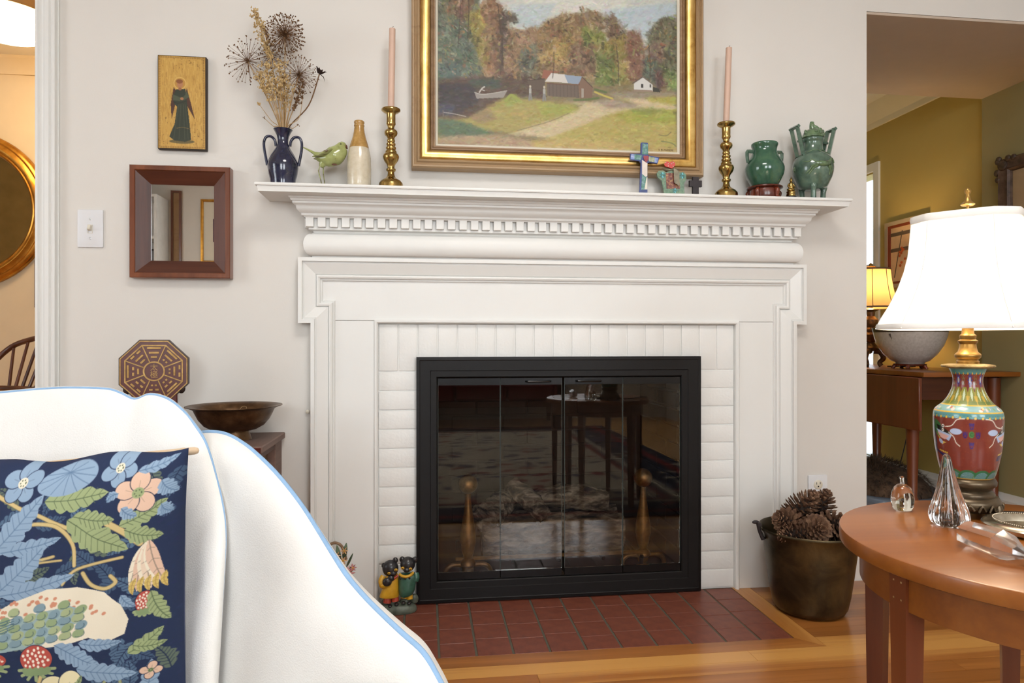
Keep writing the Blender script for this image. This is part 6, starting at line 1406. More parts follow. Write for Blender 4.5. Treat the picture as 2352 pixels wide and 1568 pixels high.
# ---- pillow, flower and leaf print on navy (a plain generic print)
KP = 1.0; psz = .452; ctr = atk(80, 1393, KP)
CW = 900; pc2 = Canvas(CW, CW, (36, 50, 88)); pc2.sat = .76; qn = np.random.RandomState(8)
def C2(x, y_): return (x * .6725 + 346, y_ * .6725 - 369)
NAVY = (30, 44, 80); BLU = (136, 166, 198); BLD = (88, 122, 160); GRN = (158, 174, 116); GRD = (92, 112, 74); TAN = (216, 186, 116); CRM = (238, 224, 196); PCH = (232, 186, 156); RED = (204, 74, 60)
for i in range(2600): pc2.ell(qn.uniform(0, CW), qn.uniform(0, CW), qn.uniform(2, 6), qn.uniform(2, 6), (30 + qn.randint(16), 44 + qn.randint(16), 80 + qn.randint(22)), 0, .35)
def leaf(bx_, by_, tx_, ty_, w, c, cd, lob=5, amp=.28):
    b = np.array(C2(bx_, by_)); t = np.array(C2(tx_, ty_)); d = t - b; L = np.hypot(*d); d = d / L; n = np.array([-d[1], d[0]]); w = w * .6725 / 2
    l, r_ = [], []
    for i in range(41):
        f = i / 40; ww = w * math.sin(math.pi * f ** .8) ** .8 * (1 - amp + amp * abs(math.sin(f * math.pi * lob))) if 0 < f < 1 else 0
        p = b + d * L * f + n * (6 * math.sin(f * 3.1)); l.append(p + n * ww); r_.append(p - n * ww)
    pc2.poly(l + r_[::-1], c); mid = [b + d * L * f + n * (6 * math.sin(f * 3.1)) for f in np.linspace(0, .95, 8)]; pc2.line(mid, 2.4, cd, .9)
    for f in np.linspace(.15, .85, lob + 2):
        p = b + d * L * f + n * (6 * math.sin(f * 3.1)); ww = w * math.sin(math.pi * f ** .8) ** .8 * .8
        for sg in (-1, 1): pc2.line([p, p + n * sg * ww + d * ww * .7], 1.8, cd, .8)
for i in range(110):      # dim leaf tangle behind the main motifs
    x, y_ = qn.uniform(-500, 820), qn.uniform(540, 1850); a_ = qn.uniform(0, 6.28); leaf(x, y_, x + 130 * math.cos(a_), y_ + 130 * math.sin(a_), 60, [(78, 108, 142), (64, 90, 124), (96, 112, 96)][i % 3], NAVY, 5)
def vine(*pts, w=11, c=TAN): pc2.curve([C2(*p) for p in pts], w, (150, 130, 84)); pc2.curve([C2(*p) for p in pts], w - 3, c)
def flower(x, y_, r_, c, n=5, cc=GRN, rot=0.3, pr=.52):
    X, Y = C2(x, y_); r_ *= .6725
    for i in range(n):
        a = rot + 2 * math.pi * i / n; px, py = X + r_ * .62 * math.cos(a), Y + r_ * .62 * math.sin(a)
        pc2.ell(px, py, r_ * pr + 2, r_ * pr * .86 + 2, NAVY, a); pc2.ell(px, py, r_ * pr, r_ * pr * .86, c, a); pc2.line([(X, Y), (px, py)], 2, tuple(v * .8 for v in c), .7)
    pc2.ell(X, Y, r_ * .28, r_ * .28, cc)
    for i in range(7): pc2.ell(X + r_ * .16 * math.cos(i), Y + r_ * .16 * math.sin(i * 1.0), 2, 2, GRD)
def berry(x, y_, rx, ry):
    X, Y = C2(x, y_); rx *= .6725; ry *= .6725
    for i in range(7): a = math.pi * .5 + (i - 3) * .5; pc2.line([(X, Y + ry * .7), (X + rx * 1.1 * math.cos(a), Y + ry * .75 + rx * .75 * math.sin(a))], 9, GRN)
    pc2.ell(X, Y, rx + 2, ry + 2, NAVY); pc2.ell(X, Y, rx, ry, RED)
    for i in range(26):
        a = i * 2.4; f = math.sqrt((i + .5) / 26) * .86; pc2.ell(X + rx * f * math.cos(a), Y + ry * f * math.sin(a), max(2.2, rx * .085), max(3, ry * .11), (244, 226, 206))
    for i in range(5): a = -math.pi * .5 + (i - 2) * .5; pc2.ell(X + rx * .5 * math.cos(a) * 0 + (i - 2) * rx * .32, Y + ry * .92, rx * .22, ry * .34, (132, 158, 104), (i - 2) * .3)
# hidden and left part of the print: the same kinds of motif, strewn
for i in range(46):
    x, y_ = qn.uniform(-520, -20), qn.uniform(560, 1850); k_ = i % 6
    if k_ < 3: leaf(x, y_, x + qn.uniform(-160, 160), y_ + qn.uniform(-160, 160), 90, (BLU, GRN, BLD)[k_], (BLD, GRD, NAVY)[k_])
    elif k_ == 3: flower(x, y_, 60, (PCH, CRM)[i % 2])
    elif k_ == 4: berry(x, y_, 50, 58)
    else: vine((x, y_), (x + 80, y_ + 60), (x + 60, y_ + 160))
vine((40, 590), (110, 660), (200, 700), (300, 745), (420, 800), (500, 860)); vine((560, 790), (640, 850), (700, 905), w=17); vine((270, 775), (380, 790), (450, 870), (465, 955)); vine((0, 970), (60, 960), (110, 905)); vine((0, 1080), (40, 1000), (60, 950)); vine((60, 960), (110, 990), (160, 980)); vine((500, 990), (530, 1045), (580, 1070), (620, 1050), (600, 1020)); vine((420, 1030), (480, 970), (640, 950), w=9); vine((150, 1090), (240, 950), (380, 910), w=9); vine((250, 940), (330, 930), (410, 930), w=7); vine((0, 1230), (60, 1190), (70, 1120)); vine((0, 1400), (40, 1340), (110, 1290)); vine((230, 1480), (300, 1480), (330, 1420)); vine((560, 1540), (570, 1480), (620, 1470), (630, 1510), w=8, c=GRN)
leaf(130, 890, 300, 660, 110, BLU, BLD, 6); leaf(130, 890, -20, 690, 110, BLU, BLD, 6); leaf(170, 880, 405, 835, 70, BLU, BLD, 5); leaf(140, 1060, 345, 860, 120, BLU, BLD, 6); leaf(170, 1060, 470, 990, 80, BLU, BLD, 6); leaf(60, 960, 90, 1190, 70, BLU, BLD, 5); leaf(20, 720, 90, 690, 60, BLU, BLD, 4)
leaf(310, 690, 560, 680, 100, GRN, GRD, 5); leaf(420, 770, 660, 920, 120, GRN, GRD, 6); leaf(440, 760, 600, 790, 80, GRN, GRD, 5); leaf(620, 820, 780, 740, 80, GRN, GRD, 5); leaf(640, 840, 775, 890, 80, GRN, GRD, 5); leaf(0, 600, 40, 700, 70, GRN, GRD, 4); leaf(20, 640, -30, 590, 60, GRN, GRD, 4)
X, Y = C2(380, 615); pc2.ell(X, Y, 78, 40, BLU, -.1)
for i in range(12): pc2.line([C2(375, 590), (X + 74 * math.cos(i * .52), Y + 38 * math.sin(i * .52))], 2, BLD, .8)
flower(195, 615, 70, BLU, 5, CRM, .9); flower(580, 597, 62, BLU, 5, CRM, .2); flower(672, 697, 78, PCH, 5, GRN, -.3)
leaf(655, 610, 800, 560, 50, BLU, BLD, 4); leaf(750, 660, 810, 720, 70, BLU, BLD, 4); leaf(760, 760, 800, 800, 60, BLU, BLD, 4); leaf(620, 750, 680, 790, 50, BLU, BLD, 3); leaf(600, 690, 560, 720, 40, BLU, BLD, 3)
for i in range(6): leaf(730, 900, 670 + i * 24, 1090 + (i % 2) * 20, 44, (CRM, PCH, CRM, (236, 206, 176), CRM, PCH)[i], (150, 128, 110), 2, .05)
for i in range(5): leaf(690 + i * 24, 1050, 680 + i * 28, 1120, 22, (224, 190, 90), (190, 150, 70), 2, .1)
# broad curling cream leaf with coral dots and a green blue underside
pc2.poly([C2(*p) for p in ((60, 1225), (110, 1150), (230, 1085), (360, 1045), (480, 1045), (580, 1085), (640, 1150), (665, 1220), (650, 1280), (590, 1300), (520, 1270), (440, 1290), (300, 1290), (150, 1250))], CRM)
for i in range(120):
    x, y_ = qn.uniform(90, 640), qn.uniform(1050, 1220); f = (x - 90) / 550
    if y_ < 1215 - 165 * math.sin(math.pi * min(1, .15 + f * .8)) + 20 or y_ > 1190 - 30 * math.sin(f * 3): continue
    pc2.ell(*C2(x, y_), 6, 4.4, (224, 140, 104), -.6)
pc2.poly([C2(*p) for p in ((-60, 1290), (60, 1230), (200, 1180), (330, 1140), (450, 1120), (510, 1150), (480, 1200), (400, 1230), (330, 1290), (180, 1300))], (150, 178, 180))
for i in range(7):
    for j in range(4 + i % 2): pc2.ell(*C2(180 + i * 50 + (j % 2) * 12, 1270 - j * 34 - i * 4), 17, 12, [(150, 172, 120), (126, 158, 172), (172, 186, 132)][(i + j) % 3], -.5); pc2.line([(C2(180 + i * 50, 1270 - j * 34 - i * 4)[0] + 16 * math.cos(t * .5 - .4), C2(180 + i * 50, 1270 - j * 34 - i * 4)[1] + 11 * math.sin(t * .5 - .4)) for t in range(6)], 2, (60, 92, 104), .8)
for i in range(5): pc2.curve([C2(-50, 1285 - i * 8), C2(100, 1245 - i * 12), C2(230, 1195 - i * 10)], 3, (70, 110, 130), .8)
berry(720, 1160, 32, 46); berry(312, 1340, 66, 60); berry(125, 1335, 66, 36); berry(150, 1500, 74, 58); berry(0, 1130, 30, 46)
leaf(390, 1285, 560, 1400, 90, BLU, BLD, 6); leaf(470, 1400, 690, 1465, 90, BLU, BLD, 6); leaf(480, 1290, 640, 1310, 60, BLU, BLD, 5); leaf(660, 1370, 780, 1290, 70, GRN, GRD, 4); leaf(680, 1340, 790, 1360, 50, GRN, GRD, 4); leaf(740, 1120, 800, 1270, 60, GRN, GRD, 5); leaf(640, 1110, 690, 1170, 40, BLU, BLD, 3)
flower(418, 1510, 92, (240, 224, 170), 5, GRN, .1, .56); leaf(430, 1510, 490, 1430, 30, GRN, GRD, 3); leaf(430, 1510, 340, 1560, 30, GRN, GRD, 3); leaf(700, 1600, 740, 1420, 70, BLU, BLD, 4); flower(735, 1470, 34, PCH, 4, GRN); leaf(300, 1500, 260, 1580, 40, GRN, GRD, 3)
for i in range(10):
    x, y_ = qn.uniform(0, 780), qn.uniform(1600, 1850); leaf(x, y_, x + qn.uniform(-120, 120), y_ + qn.uniform(-80, 80), 80, (BLU, GRN)[i % 2], (BLD, GRD)[i % 2])
nx = ny = 561
U, Vv = np.meshgrid(np.linspace(0, 1, nx), np.linspace(0, 1, ny)); A = 2 * U - 1; B = 2 * Vv - 1
pin = 1 - .035 * (1 - B ** 2) ** 1 * 1.0; pin2 = 1 - .03 * (1 - A ** 2)
Xp = A * psz / 2 * (1 - .03 * (1 - B * B)) ; Zp = -B * psz / 2 * (1 - .03 * (1 - A * A)) - 0.004 * np.sin(A * 9) * (np.abs(B) ** 6)
th_ = .075 * np.clip((1 - np.abs(A) ** 2.6) * (1 - np.abs(B) ** 2.6), 0, 1) ** .5 + .0015 * np.sin(A * 22 + B * 9) * (1 - A * A)
m3 = np.array([[CP, -SP, 0], [SP, CP, 0], [0, 0, 1]])
def pil(sign):
    loc = np.stack([Xp, -sign * th_, Zp], -1).reshape(-1, 3)
    loc = np.stack([loc[:, 0] + .050 * loc[:, 2], loc[:, 1], loc[:, 2] + .060 * loc[:, 0]], -1)      # the slumped cover is slightly askew
    tl = R(6); loc = loc @ np.array([[1, 0, 0], [0, math.cos(tl), math.sin(tl)], [0, -math.sin(tl), math.cos(tl)]])
    return loc @ m3.T @ np.eye(3) if False else np.stack([loc[:, 0] * CP + loc[:, 1] * SP, -loc[:, 0] * SP + loc[:, 1] * CP, loc[:, 2]], -1) + np.array(ctr)
pw = thing('patterned_pillow', 'square navy pillow printed with leaves, flowers and strawberries, against the throw', 'pillow', (ctr.x, ctr.y, ctr.z - psz / 2), world=True)
M['print'] = colmat('printed cotton', .85, bmp=.25, bscale=500, bdist=.0006, spec=.2)
colgrid('front_cover', pil(1), nx, ny, pc2.sample(U, Vv), M['print'], pw)
sub = (slice(None, None, 14), slice(None, None, 14))
nb = len(range(0, nx, 14)); pb = pil(-1).reshape(ny, nx, 3)
ii = list(range(0, nx, 14)); ii[-1] = nx - 1
pb = pb[np.ix_(ii, ii)].reshape(-1, 3)
mk('back_cover', ([tuple(p) for p in pb], [(j * nb + i, j * nb + i + 1, (j + 1) * nb + i + 1, (j + 1) * nb + i) for j in range(nb - 1) for i in range(nb - 1)]), paint('navy cotton', S(36, 50, 88), .9), pw, 180)
pr0, pr1 = atk(-200, 1096, 1.075), atk(457, 1034, 1.065)
dd = (pr1 - pr0).normalized(); L_ = (pr1 - pr0).length
pg = one('wooden_rod', tube([pr0 + dd * (L_ * f) for f in (0, .5, .935, .94, .95, .955, .965, .985, .995, 1)], [.0055, .0055, .0060, .0066, .0066, .0056, .0062, .0058, .0045, .0008], 16), M['bamboo'], 'pale turned wooden rod end poking out behind the pillow corner', 'rod', tuple(pr0), 60)

# ================================================================== HALL
mc = at(-85, 479, YH - .03); MR = .417
rm = thing('round_mirror', 'round mirror in a thick ribbed gold frame on the hall wall', 'mirror', (mc.x, YH - .001, mc.z), world=True)
def ringy(prof):  # lathe about Y
    return xf(lathe(prof, 72, caps=False), Matrix.Translation((mc.x, YH - .001, mc.z)) @ Matrix.Rotation(R(90), 4, 'X'))
mk('frame', ringy([(MR, 0), (MR, .022), (MR - .008, .034), (MR - .022, .038), (MR - .030, .032), (MR - .036, .034), (MR - .050, .046), (MR - .062, .044), (MR - .068, .034), (MR - .074, .036), (MR - .082, .030), (MR - .088, .014), (MR - .088, 0)]), M['gold'], rm, 50)
mk('mirror_glass', ringy([(MR - .086, .010), (.001, .010)]), M['tintmirror'], rm, 30)
dp = at(80, 598, YH - .02)
pd = thing('dark_frame', 'narrow dark brown picture frame on the hall wall below the round mirror', 'picture frame', (dp.x + .12, YH - .001, dp.z - .26), world=True)
x0_, z1_ = dp.x, dp.z; z0_ = at(80, 706, YH - .02).z
mk('frame', frame_sweep(x0_, x0_ + .30, z0_, z1_, [(0, YH - .001), (0, YH - .024), (.02, YH - .020), (.03, YH - .012), (.03, YH - .001)]), M['mahogv'], pd, 25)
mk('picture', box(x0_ + .03, x0_ + .27, YH - .010, YH - .002, z0_ + .03, z1_ - .03), paint('dark print', S(52, 44, 38), .5, 0, .3, 20), pd, None)
dl = thing('hall_ceiling_light', 'round flush ceiling light glowing in the hall', 'ceiling light', (-1.86, 1.06, ZH))
mk('rim', lathe([(.215, 0), (.222, -.01), (.222, -.062), (.214, -.072), (.20, -.072)], 64), paint('tan metal rim', S(196, 158, 104), .4, .3), dl, 50)
mk('dome', lathe([(.200, -.066), (.192, -.092), (.170, -.118), (.135, -.138), (.09, -.152), (.04, -.158), (.001, -.159)], 64), emit('lit glass dome', (1.0, .84, .58), 9.0), dl, 180)
bulb_light(dl, (0, 0, -.24), HALL_W, (1.0, .56, .17), .12)
# windsor chair
wc_x, wc_y = at(108, 790, .80).x - .18, .60
wc = thing('windsor_chair', 'dark wooden bow back chair with spindles standing in the hall', 'chair', (wc_x, wc_y, 0), R(-40))
mk('seat', xf(lathe([(.001, .43), (.20, .43), (.225, .44), (.23, .455), (.20, .462), (.001, .452)], 40), Matrix.Diagonal((1.05, .95, 1, 1))), M['mahog'], wc, 50)
for sx in (-1, 1):
    for sy in (-1, 1): mk('leg', tube([(sx * .13, sy * .12, .432), (sx * .165, sy * .16, .22), (sx * .20, sy * .20, 0)], [.015, .020, .011], 10), M['mahogv'], wc, 60)
    mk('stretcher', tube([(sx * .165, -.16, .20), (sx * .165, .16, .20)], .010, 8), M['mahogv'], wc, 60)
mk('stretcher', tube([(-.165, 0, .20), (.165, 0, .20)], .010, 8), M['mahogv'], wc, 60)
zb = at(90, 772, .75).z
bow = spline([(-.268, .10, .64), (-.275, .17, .74), (-.235, .235, zb - .045), (-.12, .272, zb - .010), (0, .28, zb), (.12, .272, zb - .010), (.235, .235, zb - .045), (.275, .17, .74), (.268, .10, .64)], 6)
mk('bow', tube(bow, .0115, 10), M['mahogv'], wc, 60)
za = at(60, 894, .75).z
mk('arm_rail', tube(spline([(-.25, -.16, za - .01), (-.285, 0, za), (-.24, .14, za), (-.12, .195, za), (0, .21, za), (.12, .195, za), (.24, .14, za), (.285, 0, za), (.25, -.16, za - .01)], 6), .014, 10, flat=.8), M['mahogv'], wc, 60)
for i in range(7):
    f = (i - 3) / 3; xb = .15 * f; xt = .225 * f; zt_ = zb - .045 * abs(f) ** 2.6 - .004
    mk('spindle', tube([(xb, .15 + .02 * (1 - abs(f)), .455), (xb * 1.2, .205, za), (xt, .28 - .04 * abs(f) ** 2.5, zt_)], [.0075, .0070, .0060], 8), M['mahogv'], wc, 60)
for sx in (-1, 1):
    mk('arm_post', tube([(sx * .19, -.10, .45), (sx * .245, -.13, za - .01)], [.010, .012], 8), M['mahogv'], wc, 60)

# ================================================================== DINING SIDE
dt = thing('drop_leaf_table', 'red brown drop leaf table against the ochre wall, near leaf hanging', 'table', (2.42, 1.02, 0), world=True)
DZ = .712
mk('top', box(2.175, 2.655, .505, 1.56, DZ - .022, DZ, .004, 2), M['cherry'], dt, 40)
mk('drop_leaf', box(2.160, 2.178, .515, 1.55, .452, DZ - .024, .004, 1), M['cherryv'], dt, 40)
mk('frame', box(2.24, 2.62, .60, 1.46, DZ - .13, DZ - .0225), M['mahog'], dt, None)
for x_, y_ in ((2.19, .60), (2.58, .58), (2.22, 1.40), (2.58, 1.40)):
    mk('leg', tube([(x_ + .02, y_ + .02, DZ - .03), (x_ + .02, y_ + .02, .45), (x_ + .02, y_ + .02, .14), (x_ + .02, y_ + .02, .12), (x_ + .02, y_ + .02, .10), (x_ + .02, y_ + .02, 0.001)], [.030, .028, .020, .027, .018, .016], 14), M['cherryv'], dt, 40)
lx2, ly2 = at(2000, 838, 1.16).x, 1.16
l2 = thing('buffet_lamp', 'lit lamp with tan bell shade and dark turned foot on the drop leaf table', 'lamp', (lx2, ly2, DZ))
s2 = mpp(2000, 1.16)
def z2(v): return ZCAM + (784 - v) * s2 - DZ
dk = mottled('dark gilded wood', [(.3, S(46, 30, 20)), (.55, S(88, 60, 36)), (.85, S(150, 104, 60))], 40, .35)
mk('stem', lathe([(a * s2, z2(b)) for a, b in ((13, 806), (16, 798), (12, 792), (8, 786), (16, 776), (18, 768), (12, 762), (15, 756), (9, 750), (15, 742), (16, 734), (8, 726), (9, 716), (18, 711), (14, 708), (4, 706), (4, 622))], 24), dk, l2, 50)
for i in range(3):
    a = R(-30 + 120 * i); c_, s_ = math.cos(a), math.sin(a)
    mk('scroll_foot', tube(spline([(.014 * c_, .014 * s_, z2(805)), (.045 * c_, .045 * s_, z2(808)), (.060 * c_, .060 * s_, z2(822)), (.040 * c_, .040 * s_, z2(832)), (.050 * c_, .050 * s_, .006)], 5), [.018, .016, .014, .010, .014], 10), dk, l2, 60)
mk('lamp_shade', lathe([(a * s2, z2(b)) for a, b in ((40, 619), (42, 640), (46, 665), (52, 690), (58, 707))], 48, caps=False), M['tanshade'], l2, 180)
for v, hw in ((619, 40.5), (706, 58)): mk('shade_trim', lathe([(hw * s2 - .001, z2(v) - .005), (hw * s2 + .0015, z2(v) - .005), (hw * s2 + .0015, z2(v) + .004), (hw * s2 - .001, z2(v) + .004)], 48, caps=False), M['browntrim'], l2, 40)
for i in range(8):
    a = 2 * math.pi * i / 8 + .25; mk('shade_seam', tube([(hw * s2 * math.cos(a) * 1.01, hw * s2 * math.sin(a) * 1.01, z2(v)) for hw, v in ((40, 619), (42, 640), (46, 665), (52, 690), (58, 707))], .0018, 5), M['browntrim'], l2, 60)
mk('finial', lathe([(a * s2, z2(b)) for a, b in ((10, 617), (11, 612), (4, 610), (4, 607), (1, 604))], 16), M['antbrass'], l2, 50)
bulb_light(l2, (0, 0, z2(660)), DINE_W, (1.0, .70, .34), .03)
one('power_cord', tube(spline([(lx2 + .06, ly2 - .05, DZ + .004), (lx2 + .12, ly2 - .10, DZ + .005), (lx2 + .20, ly2 - .08, DZ + .004)], 6), .003, 8), M['cord'], 'dark cord behind the speckled bowl on the drop leaf table', 'cord', (lx2 + .06, ly2 - .05, DZ), 60)
bx_, by_ = at(2090, 848, .90).x, .90; s3 = mpp(2090, .90)
bs = thing('bowl_stand', 'low carved dark wooden stand under the speckled bowl', 'stand', (bx_, by_, DZ))
mk('ring', lathe([(.066, .014), (.072, .016), (.074, .024), (.066, .026), (.05, .026)], 40), M['rosewood'], bs, 40)
for i in range(5):
    a = R(72 * i + 10); mk('foot', tube([(.066 * math.cos(a), .066 * math.sin(a), .018), (.074 * math.cos(a), .074 * math.sin(a), .008), (.080 * math.cos(a), .080 * math.sin(a), .0)], [.009, .009, .007], 8), M['rosewood'], bs, 60)
bw2 = thing('speckled_bowl', 'large white speckled bowl with dark rim behind the lamp shade', 'bowl', (bx_, by_, DZ + .026))
mk('body', lathe([(.001, .004), (.062, .0), (.066, .006), (.085, .014), (.118, .045), (.146, .090), (.160, .130), (.1655, .156)], 64, caps=False), M['bowlwhite'], bw2, 60)
mk('rim', lathe([(.1655, .156), (.170, .176), (.170, .179), (.166, .178), (.160, .150)], 64, caps=False), M['bowldark'], bw2, 60)
mk('interior', lathe([(.160, .150), (.150, .110), (.120, .06), (.08, .026), (.001, .016)], 64, caps=False), M['bowlwhite'], bw2, 60)
mk('drip', tube(spline([Vector((-.150, -.060, .150)), Vector((-.136, -.062, .116)), Vector((-.112, -.058, .070))], 5), [.010, .005, .002], 8, flat=.3), M['bowldark'], bw2, 60)
# print on the ochre wall
pf = thing('window_print', 'small framed print of a lattice window on the ochre dining wall', 'picture', (XD - .001, 1.27, 1.35), world=True)
ya, yb2, za_, zb_ = 1.10, 1.43, 1.155, 1.535
def fsx(prof): return sweep([(ya, za_), (yb2, za_), (yb2, zb_), (ya, zb_)], prof, lambda a, b, h: (h, a, b), True)
mk('outer_frame', fsx([(0, XD - .001), (0, XD - .024), (.022, XD - .024), (.022, XD - .001)]), paint('taupe frame', S(176, 160, 136), .6), pf, 25)
mk('inner_frame', fsx([(.0221, XD - .001), (.0221, XD - .020), (.036, XD - .018), (.036, XD - .001)]), paint('red brown frame', S(128, 58, 34), .4), pf, 25)
mk('sheet', box(XD - .010, XD - .002, ya + .036, yb2 - .036, za_ + .036, zb_ - .036), paint('peach paper', S(226, 192, 150), .7, 0, .05, 30), pf, None)
mk('lattice', merge(*[box(XD - .0115, XD - .0101, ya + .036, yb2 - .036, z, z + .020) for z in (1.36, 1.45)], *[xf(box(-.0006, .0006, -.003, .003, -.135, .135), Matrix.Translation((XD - .0110, y_, 1.345)) @ Matrix.Rotation(R(14), 4, 'X')) for y_ in (1.17, 1.25, 1.33)]), paint('grey brown ink', S(104, 88, 74), .7), pf, None)
mk('blossom', merge(*[sphere((XD - .012, 1.30 + qn.uniform(-.03, .03), 1.33 + qn.uniform(-.06, .05)), (.002, .010, .008), 8, 6) for _ in range(9)]), paint('orange ink', S(196, 96, 50), .7), pf, 60)
# ornate frame on the olive passage wall
of = thing('ornate_frame', 'carved dark bronze picture frame on the olive wall at the right edge', 'picture', (XR - .001, .36, 1.2), world=True)
ya, yb2, za_, zb_ = .06, .60, 1.05, 1.685
mk('frame', fsx2 := sweep([(ya, za_), (yb2, za_), (yb2, zb_), (ya, zb_)], [(0, XR - .001), (0, XR - .018), (.012, XR - .036), (.022, XR - .030), (.045, XR - .022), (.052, XR - .028), (.060, XR - .020), (.064, XR - .001)], lambda a, b, h: (h, a, b), True), mottled('dark bronze carving', [(.3, S(58, 42, 34)), (.7, S(112, 88, 74))], 30, .5, bmp=.3), of, 30)
bronze_leaf = mottled('bronze leaf carving', [(.3, S(48, 36, 30)), (.7, S(96, 76, 62))], 60, .5)
for yy, zz in ((yb2 - .03, zb_ - .03), (ya + .03, zb_ - .03), (yb2 - .03, za_ + .03), (ya + .03, za_ + .03)): mk('corner_carving', merge(*[sphere((XR - .030, yy + dy, zz + dz), (.010, r_, r_), 10, 8) for dy, dz, r_ in ((0, 0, .026), (.026, .02, .014), (.02, .030, .014), (-.03, .024, .016), (.030, -.03, .016), (-.06, .022, .014), (.026, -.062, .014))]), bronze_leaf, of, 60)
mk('picture', box(XR - .010, XR - .002, ya + .064, yb2 - .064, za_ + .064, zb_ - .064), paint('tan picture sheet', S(176, 150, 118), .6, 0, .08, 12), of, None)
# furry bed under the table
fbk = at(2040, 1120, .52)
fbd = thing('pet_bed', 'round bed with blue grey rim under the drop leaf table', 'pet bed', (2.28, 1.02, 0))
mk('rim', tube([(.27 * math.cos(2 * math.pi * i / 48), .36 * math.sin(2 * math.pi * i / 48), .085) for i in range(48)], .030, 12, closed=True), M['bluerim'], fbd, 180)
mk('base', xf(lathe([(.26, .0), (.28, .03), (.27, .075), (.2, .08), (.001, .07)], 40), Matrix.Diagonal((1, 1.3, 1, 1))), M['darkgreen'], fbd, 50)
q = random.Random(5); tf = []
for i in range(5200):
    a = q.uniform(0, 6.283); f = math.sqrt(q.random()); z = .10 + .13 * math.sqrt(max(0, 1 - f * f)) + .015 * math.sin(a * 3 + f * 4)
    p = Vector((.24 * f * math.cos(a), .33 * f * math.sin(a), z)); n = Vector((math.cos(a) * f, math.sin(a) * f, .8 * (1.05 - f))).normalized()
    d = (n + Vector((q.gauss(0, .35), q.gauss(0, .35), q.gauss(-.25, .3)))).normalized(); s_ = d.cross(Vector((0, 0, 1))).normalized() * .0022; L_ = q.uniform(.018, .04)
    tf.append(([tuple(p - s_), tuple(p + s_), tuple(p + d * L_)], [(0, 1, 2)]))
ft = thing('fur_throw', 'heap of shaggy dark brown fur lying in the bed under the table', 'fur throw', (2.28, 1.02, .09))
mk('pelt', xf(sphere((0, 0, .01), (.24, .33, .13), 28, 16), Matrix.Identity(4)), M['fur'], ft, 180)
a_ = mk('hairs', mv(merge(*tf), 0, 0, -.09), M['fur'], ft, None); a_['kind'] = 'stuff'
one('power_cord', tube(spline([(2.60, 1.16, .60), (2.62, 1.18, .40), (2.60, 1.22, .18), (2.62, 1.3, .04)], 6), .003, 6), M['cord'], 'thin dark cord hanging down beneath the drop leaf table', 'cord', (2.6, 1.16, 0), 60)
one('power_cord', tube(spline([(2.63, .78, .50), (2.62, .76, .34), (2.60, .70, .20), (2.56, .62, .06), (2.5, .52, .008)], 6), .004, 6), M['plastic'], 'pale cord running down the wall behind the red vase lamp', 'cord', (2.63, .78, 0), 60)

# ================================================================== THE ROOM BEHIND THE CAMERA (seen in mirror and fire doors)
rw, rh = 150, 200
rc = Canvas(rw * 2, rh * 2, (34, 36, 54)); qn = np.random.RandomState(3)
rc.poly([(40, 40), (260, 40), (260, 360), (40, 360)], (176, 164, 144))
for i in range(900):
    x, y_ = qn.uniform(0, 300), qn.uniform(0, 400); ins_ = 40 < x < 260 and 40 < y_ < 360
    c = [(40, 44, 76), (120, 34, 34), (176, 164, 144), (70, 70, 84)][qn.randint(4)]
    if ins_ and qn.rand() < .35: continue
    rc.ell(x, y_, qn.uniform(2, 7), qn.uniform(1.5, 4), c, qn.choice([0, .8, 1.57]), .9)
for a, w, c in ((10, 5, (130, 40, 38)), (34, 4, (178, 166, 146)), (40, 3, (120, 36, 34))): rc.line([(a, a), (300 - a, a), (300 - a, 400 - a), (a, 400 - a), (a, a)], w, c)
U, Vv = np.meshgrid(np.linspace(0, 1, rw), np.linspace(0, 1, rh))
rx0, rx1, ry0, ry1 = -1.75, 1.75, -4.45, -.98
rg = one('patterned_rug', box(rx0, rx1, ry0, ry1, .0005, .006), M['redfab'], 'cream and navy patterned rug covering the living room floor', 'rug', (0, -2.7, 0), None)
M['rugpile'] = colmat('rug pile', .95, bmp=.3, bscale=300, spec=.1)
colgrid('pile', np.stack([rx0 + U * (rx1 - rx0), ry1 - Vv * (ry1 - ry0), np.full_like(U, .0075)], -1).reshape(-1, 3), rw, rh, rc.sample(U, Vv), M['rugpile'], rg)
se = thing('red_settee', 'dark wooden settee with red cushions at the far wall', 'settee', (.55, -4.75, 0))
mk('frame', merge(box(-.80, .80, -.30, .30, .20, .26, .01, 1), box(-.80, .80, -.34, -.28, .26, .86, .01, 1)), M['mahog'], se, 30)
for sx in (-1, 1):
    mk('arm', box(sx * .80 - .03, sx * .80 + .03, -.30, .30, .26, .58, .01, 1), M['mahog'], se, 30)
    for sy in (-.27, .27): mk('leg', taper_leg(sx * .76 - .025, sx * .76 + .025, sy - .025, sy + .025, .0, .20, .7), M['mahogv'], se, 30)
for i in range(3): mk('cushion', box(-.76 + i * .51, -.27 + i * .51, -.26, .30, .26, .42, .03, 3), M['redfab'], se, 50)
bk_ = thing('white_bookcase', 'tall white open bookcase at the rear wall, reflected in the mirror', 'bookcase', (-3.09, YR, 0))
mk('side', box(-.46, -.435, 0.002, .32, 0, 2.3), M['bookwhite'], bk_, None); mk('side', box(.435, .46, .002, .32, 0, 2.3), M['bookwhite'], bk_, None)
mk('back', box(-.435, .435, .002, .012, 0, 2.3), M['bookwhite'], bk_, None)
for z in (.06, .42, .78, 1.14, 1.50, 1.86, 2.275): mk('shelf', box(-.435, .435, .012, .315, z, z + .025), M['bookwhite'], bk_, None)
lf_ = thing('leaning_photo_frame', 'dark framed photograph leaning on a shelf of the white bookcase', 'photo frame', (-2.80, YR + .16, 1.525))
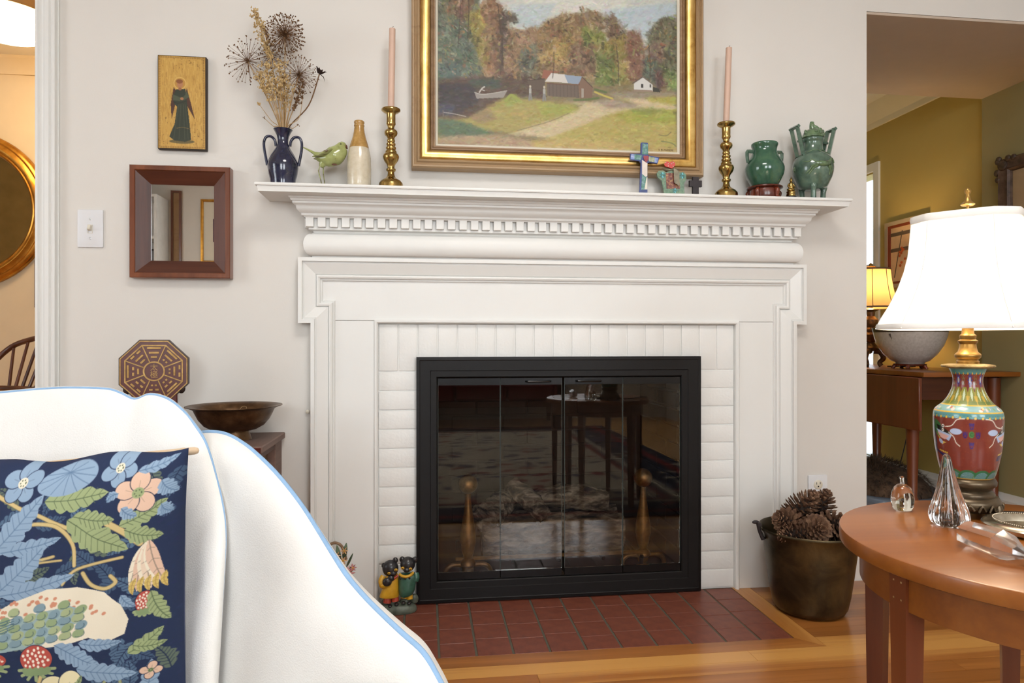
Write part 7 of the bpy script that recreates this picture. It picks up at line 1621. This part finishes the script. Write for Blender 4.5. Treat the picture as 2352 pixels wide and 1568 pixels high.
mk('frame', xf(frame_sweep(-.10, .10, 0, .26, [(0, .012), (0, 0), (.016, 0), (.016, .012)]), Matrix.Rotation(R(8), 4, 'X') @ Matrix.Rotation(R(180), 4, 'Z')), M['iron'], lf_, 30)
mk('photograph', xf(box(-.084, .084, .004, .010, .016, .244), Matrix.Rotation(R(8), 4, 'X') @ Matrix.Rotation(R(180), 4, 'Z')), paint('grey photograph', S(150, 152, 156), .4, 0, .3, 20), lf_, None)
bp_ = thing('tall_brown_frame', 'tall narrow brown framed panel on the rear wall beside the bookcase', 'picture', (-2.55, YR, 1.3), world=True)
mk('frame', frame_sweep(-2.60, -2.50, 1.30, 2.40, [(0, YR + .001), (0, YR + .03), (.02, YR + .03), (.02, YR + .001)]), M['walnutv'], bp_, 30)
mk('panel', box(-2.58, -2.52, YR + .001, YR + .012, 1.32, 2.38), M['framewood'], bp_, None)
gpx, gpz = -2.13, 1.62
gf = thing('gold_framed_print', 'gold framed print hanging on the rear wall, seen in the small mirror', 'picture', (gpx, YR, gpz - .3), world=True)
mk('frame', frame_sweep(gpx - .18, gpx + .18, 1.66, 2.32, [(0, YR + .001), (0, YR + .022), (.018, YR + .026), (.026, YR + .016), (.026, YR + .001)]), M['gold'], gf, 30)
mk('mat_board', box(gpx - .154, gpx + .154, YR + .002, YR + .010, 1.686, 2.294), M['liner'], gf, None)
mk('print', box(gpx - .06, gpx + .06, YR + .0105, YR + .012, 1.88, 2.12), paint('purple brown ink', S(92, 62, 76), .7, 0, .2, 30), gf, None)
cl = thing('ceiling_fill', 'round white fill fixture added above the living room, out of view', 'ceiling light', (.30, -1.75, ZC))  # unseen fixture added as fill, stands in for flash bounced off the ceiling
mk('rim', lathe([(.40, -.001), (.41, -.012), (.41, -.05), (.40, -.056)], 64), M['white'], cl, 50)
mk('diffuser', lathe([(.40, -.05), (.32, -.062), (.16, -.070), (.001, -.072)], 64), emit('fill light diffuser', (1.0, .97, .92), 2.0), cl, 180)
ld = bpy.data.lights.new('ceiling_fill_disc', 'AREA'); ld.shape = 'DISK'; ld.size = .8; ld.energy = FILL_W; ld.color = (1.0, .97, .94)
lo = bpy.data.objects.new('ceiling_fill_disc', ld); COL.objects.link(lo); lo.parent = cl; lo.location = (0, 0, -.078)
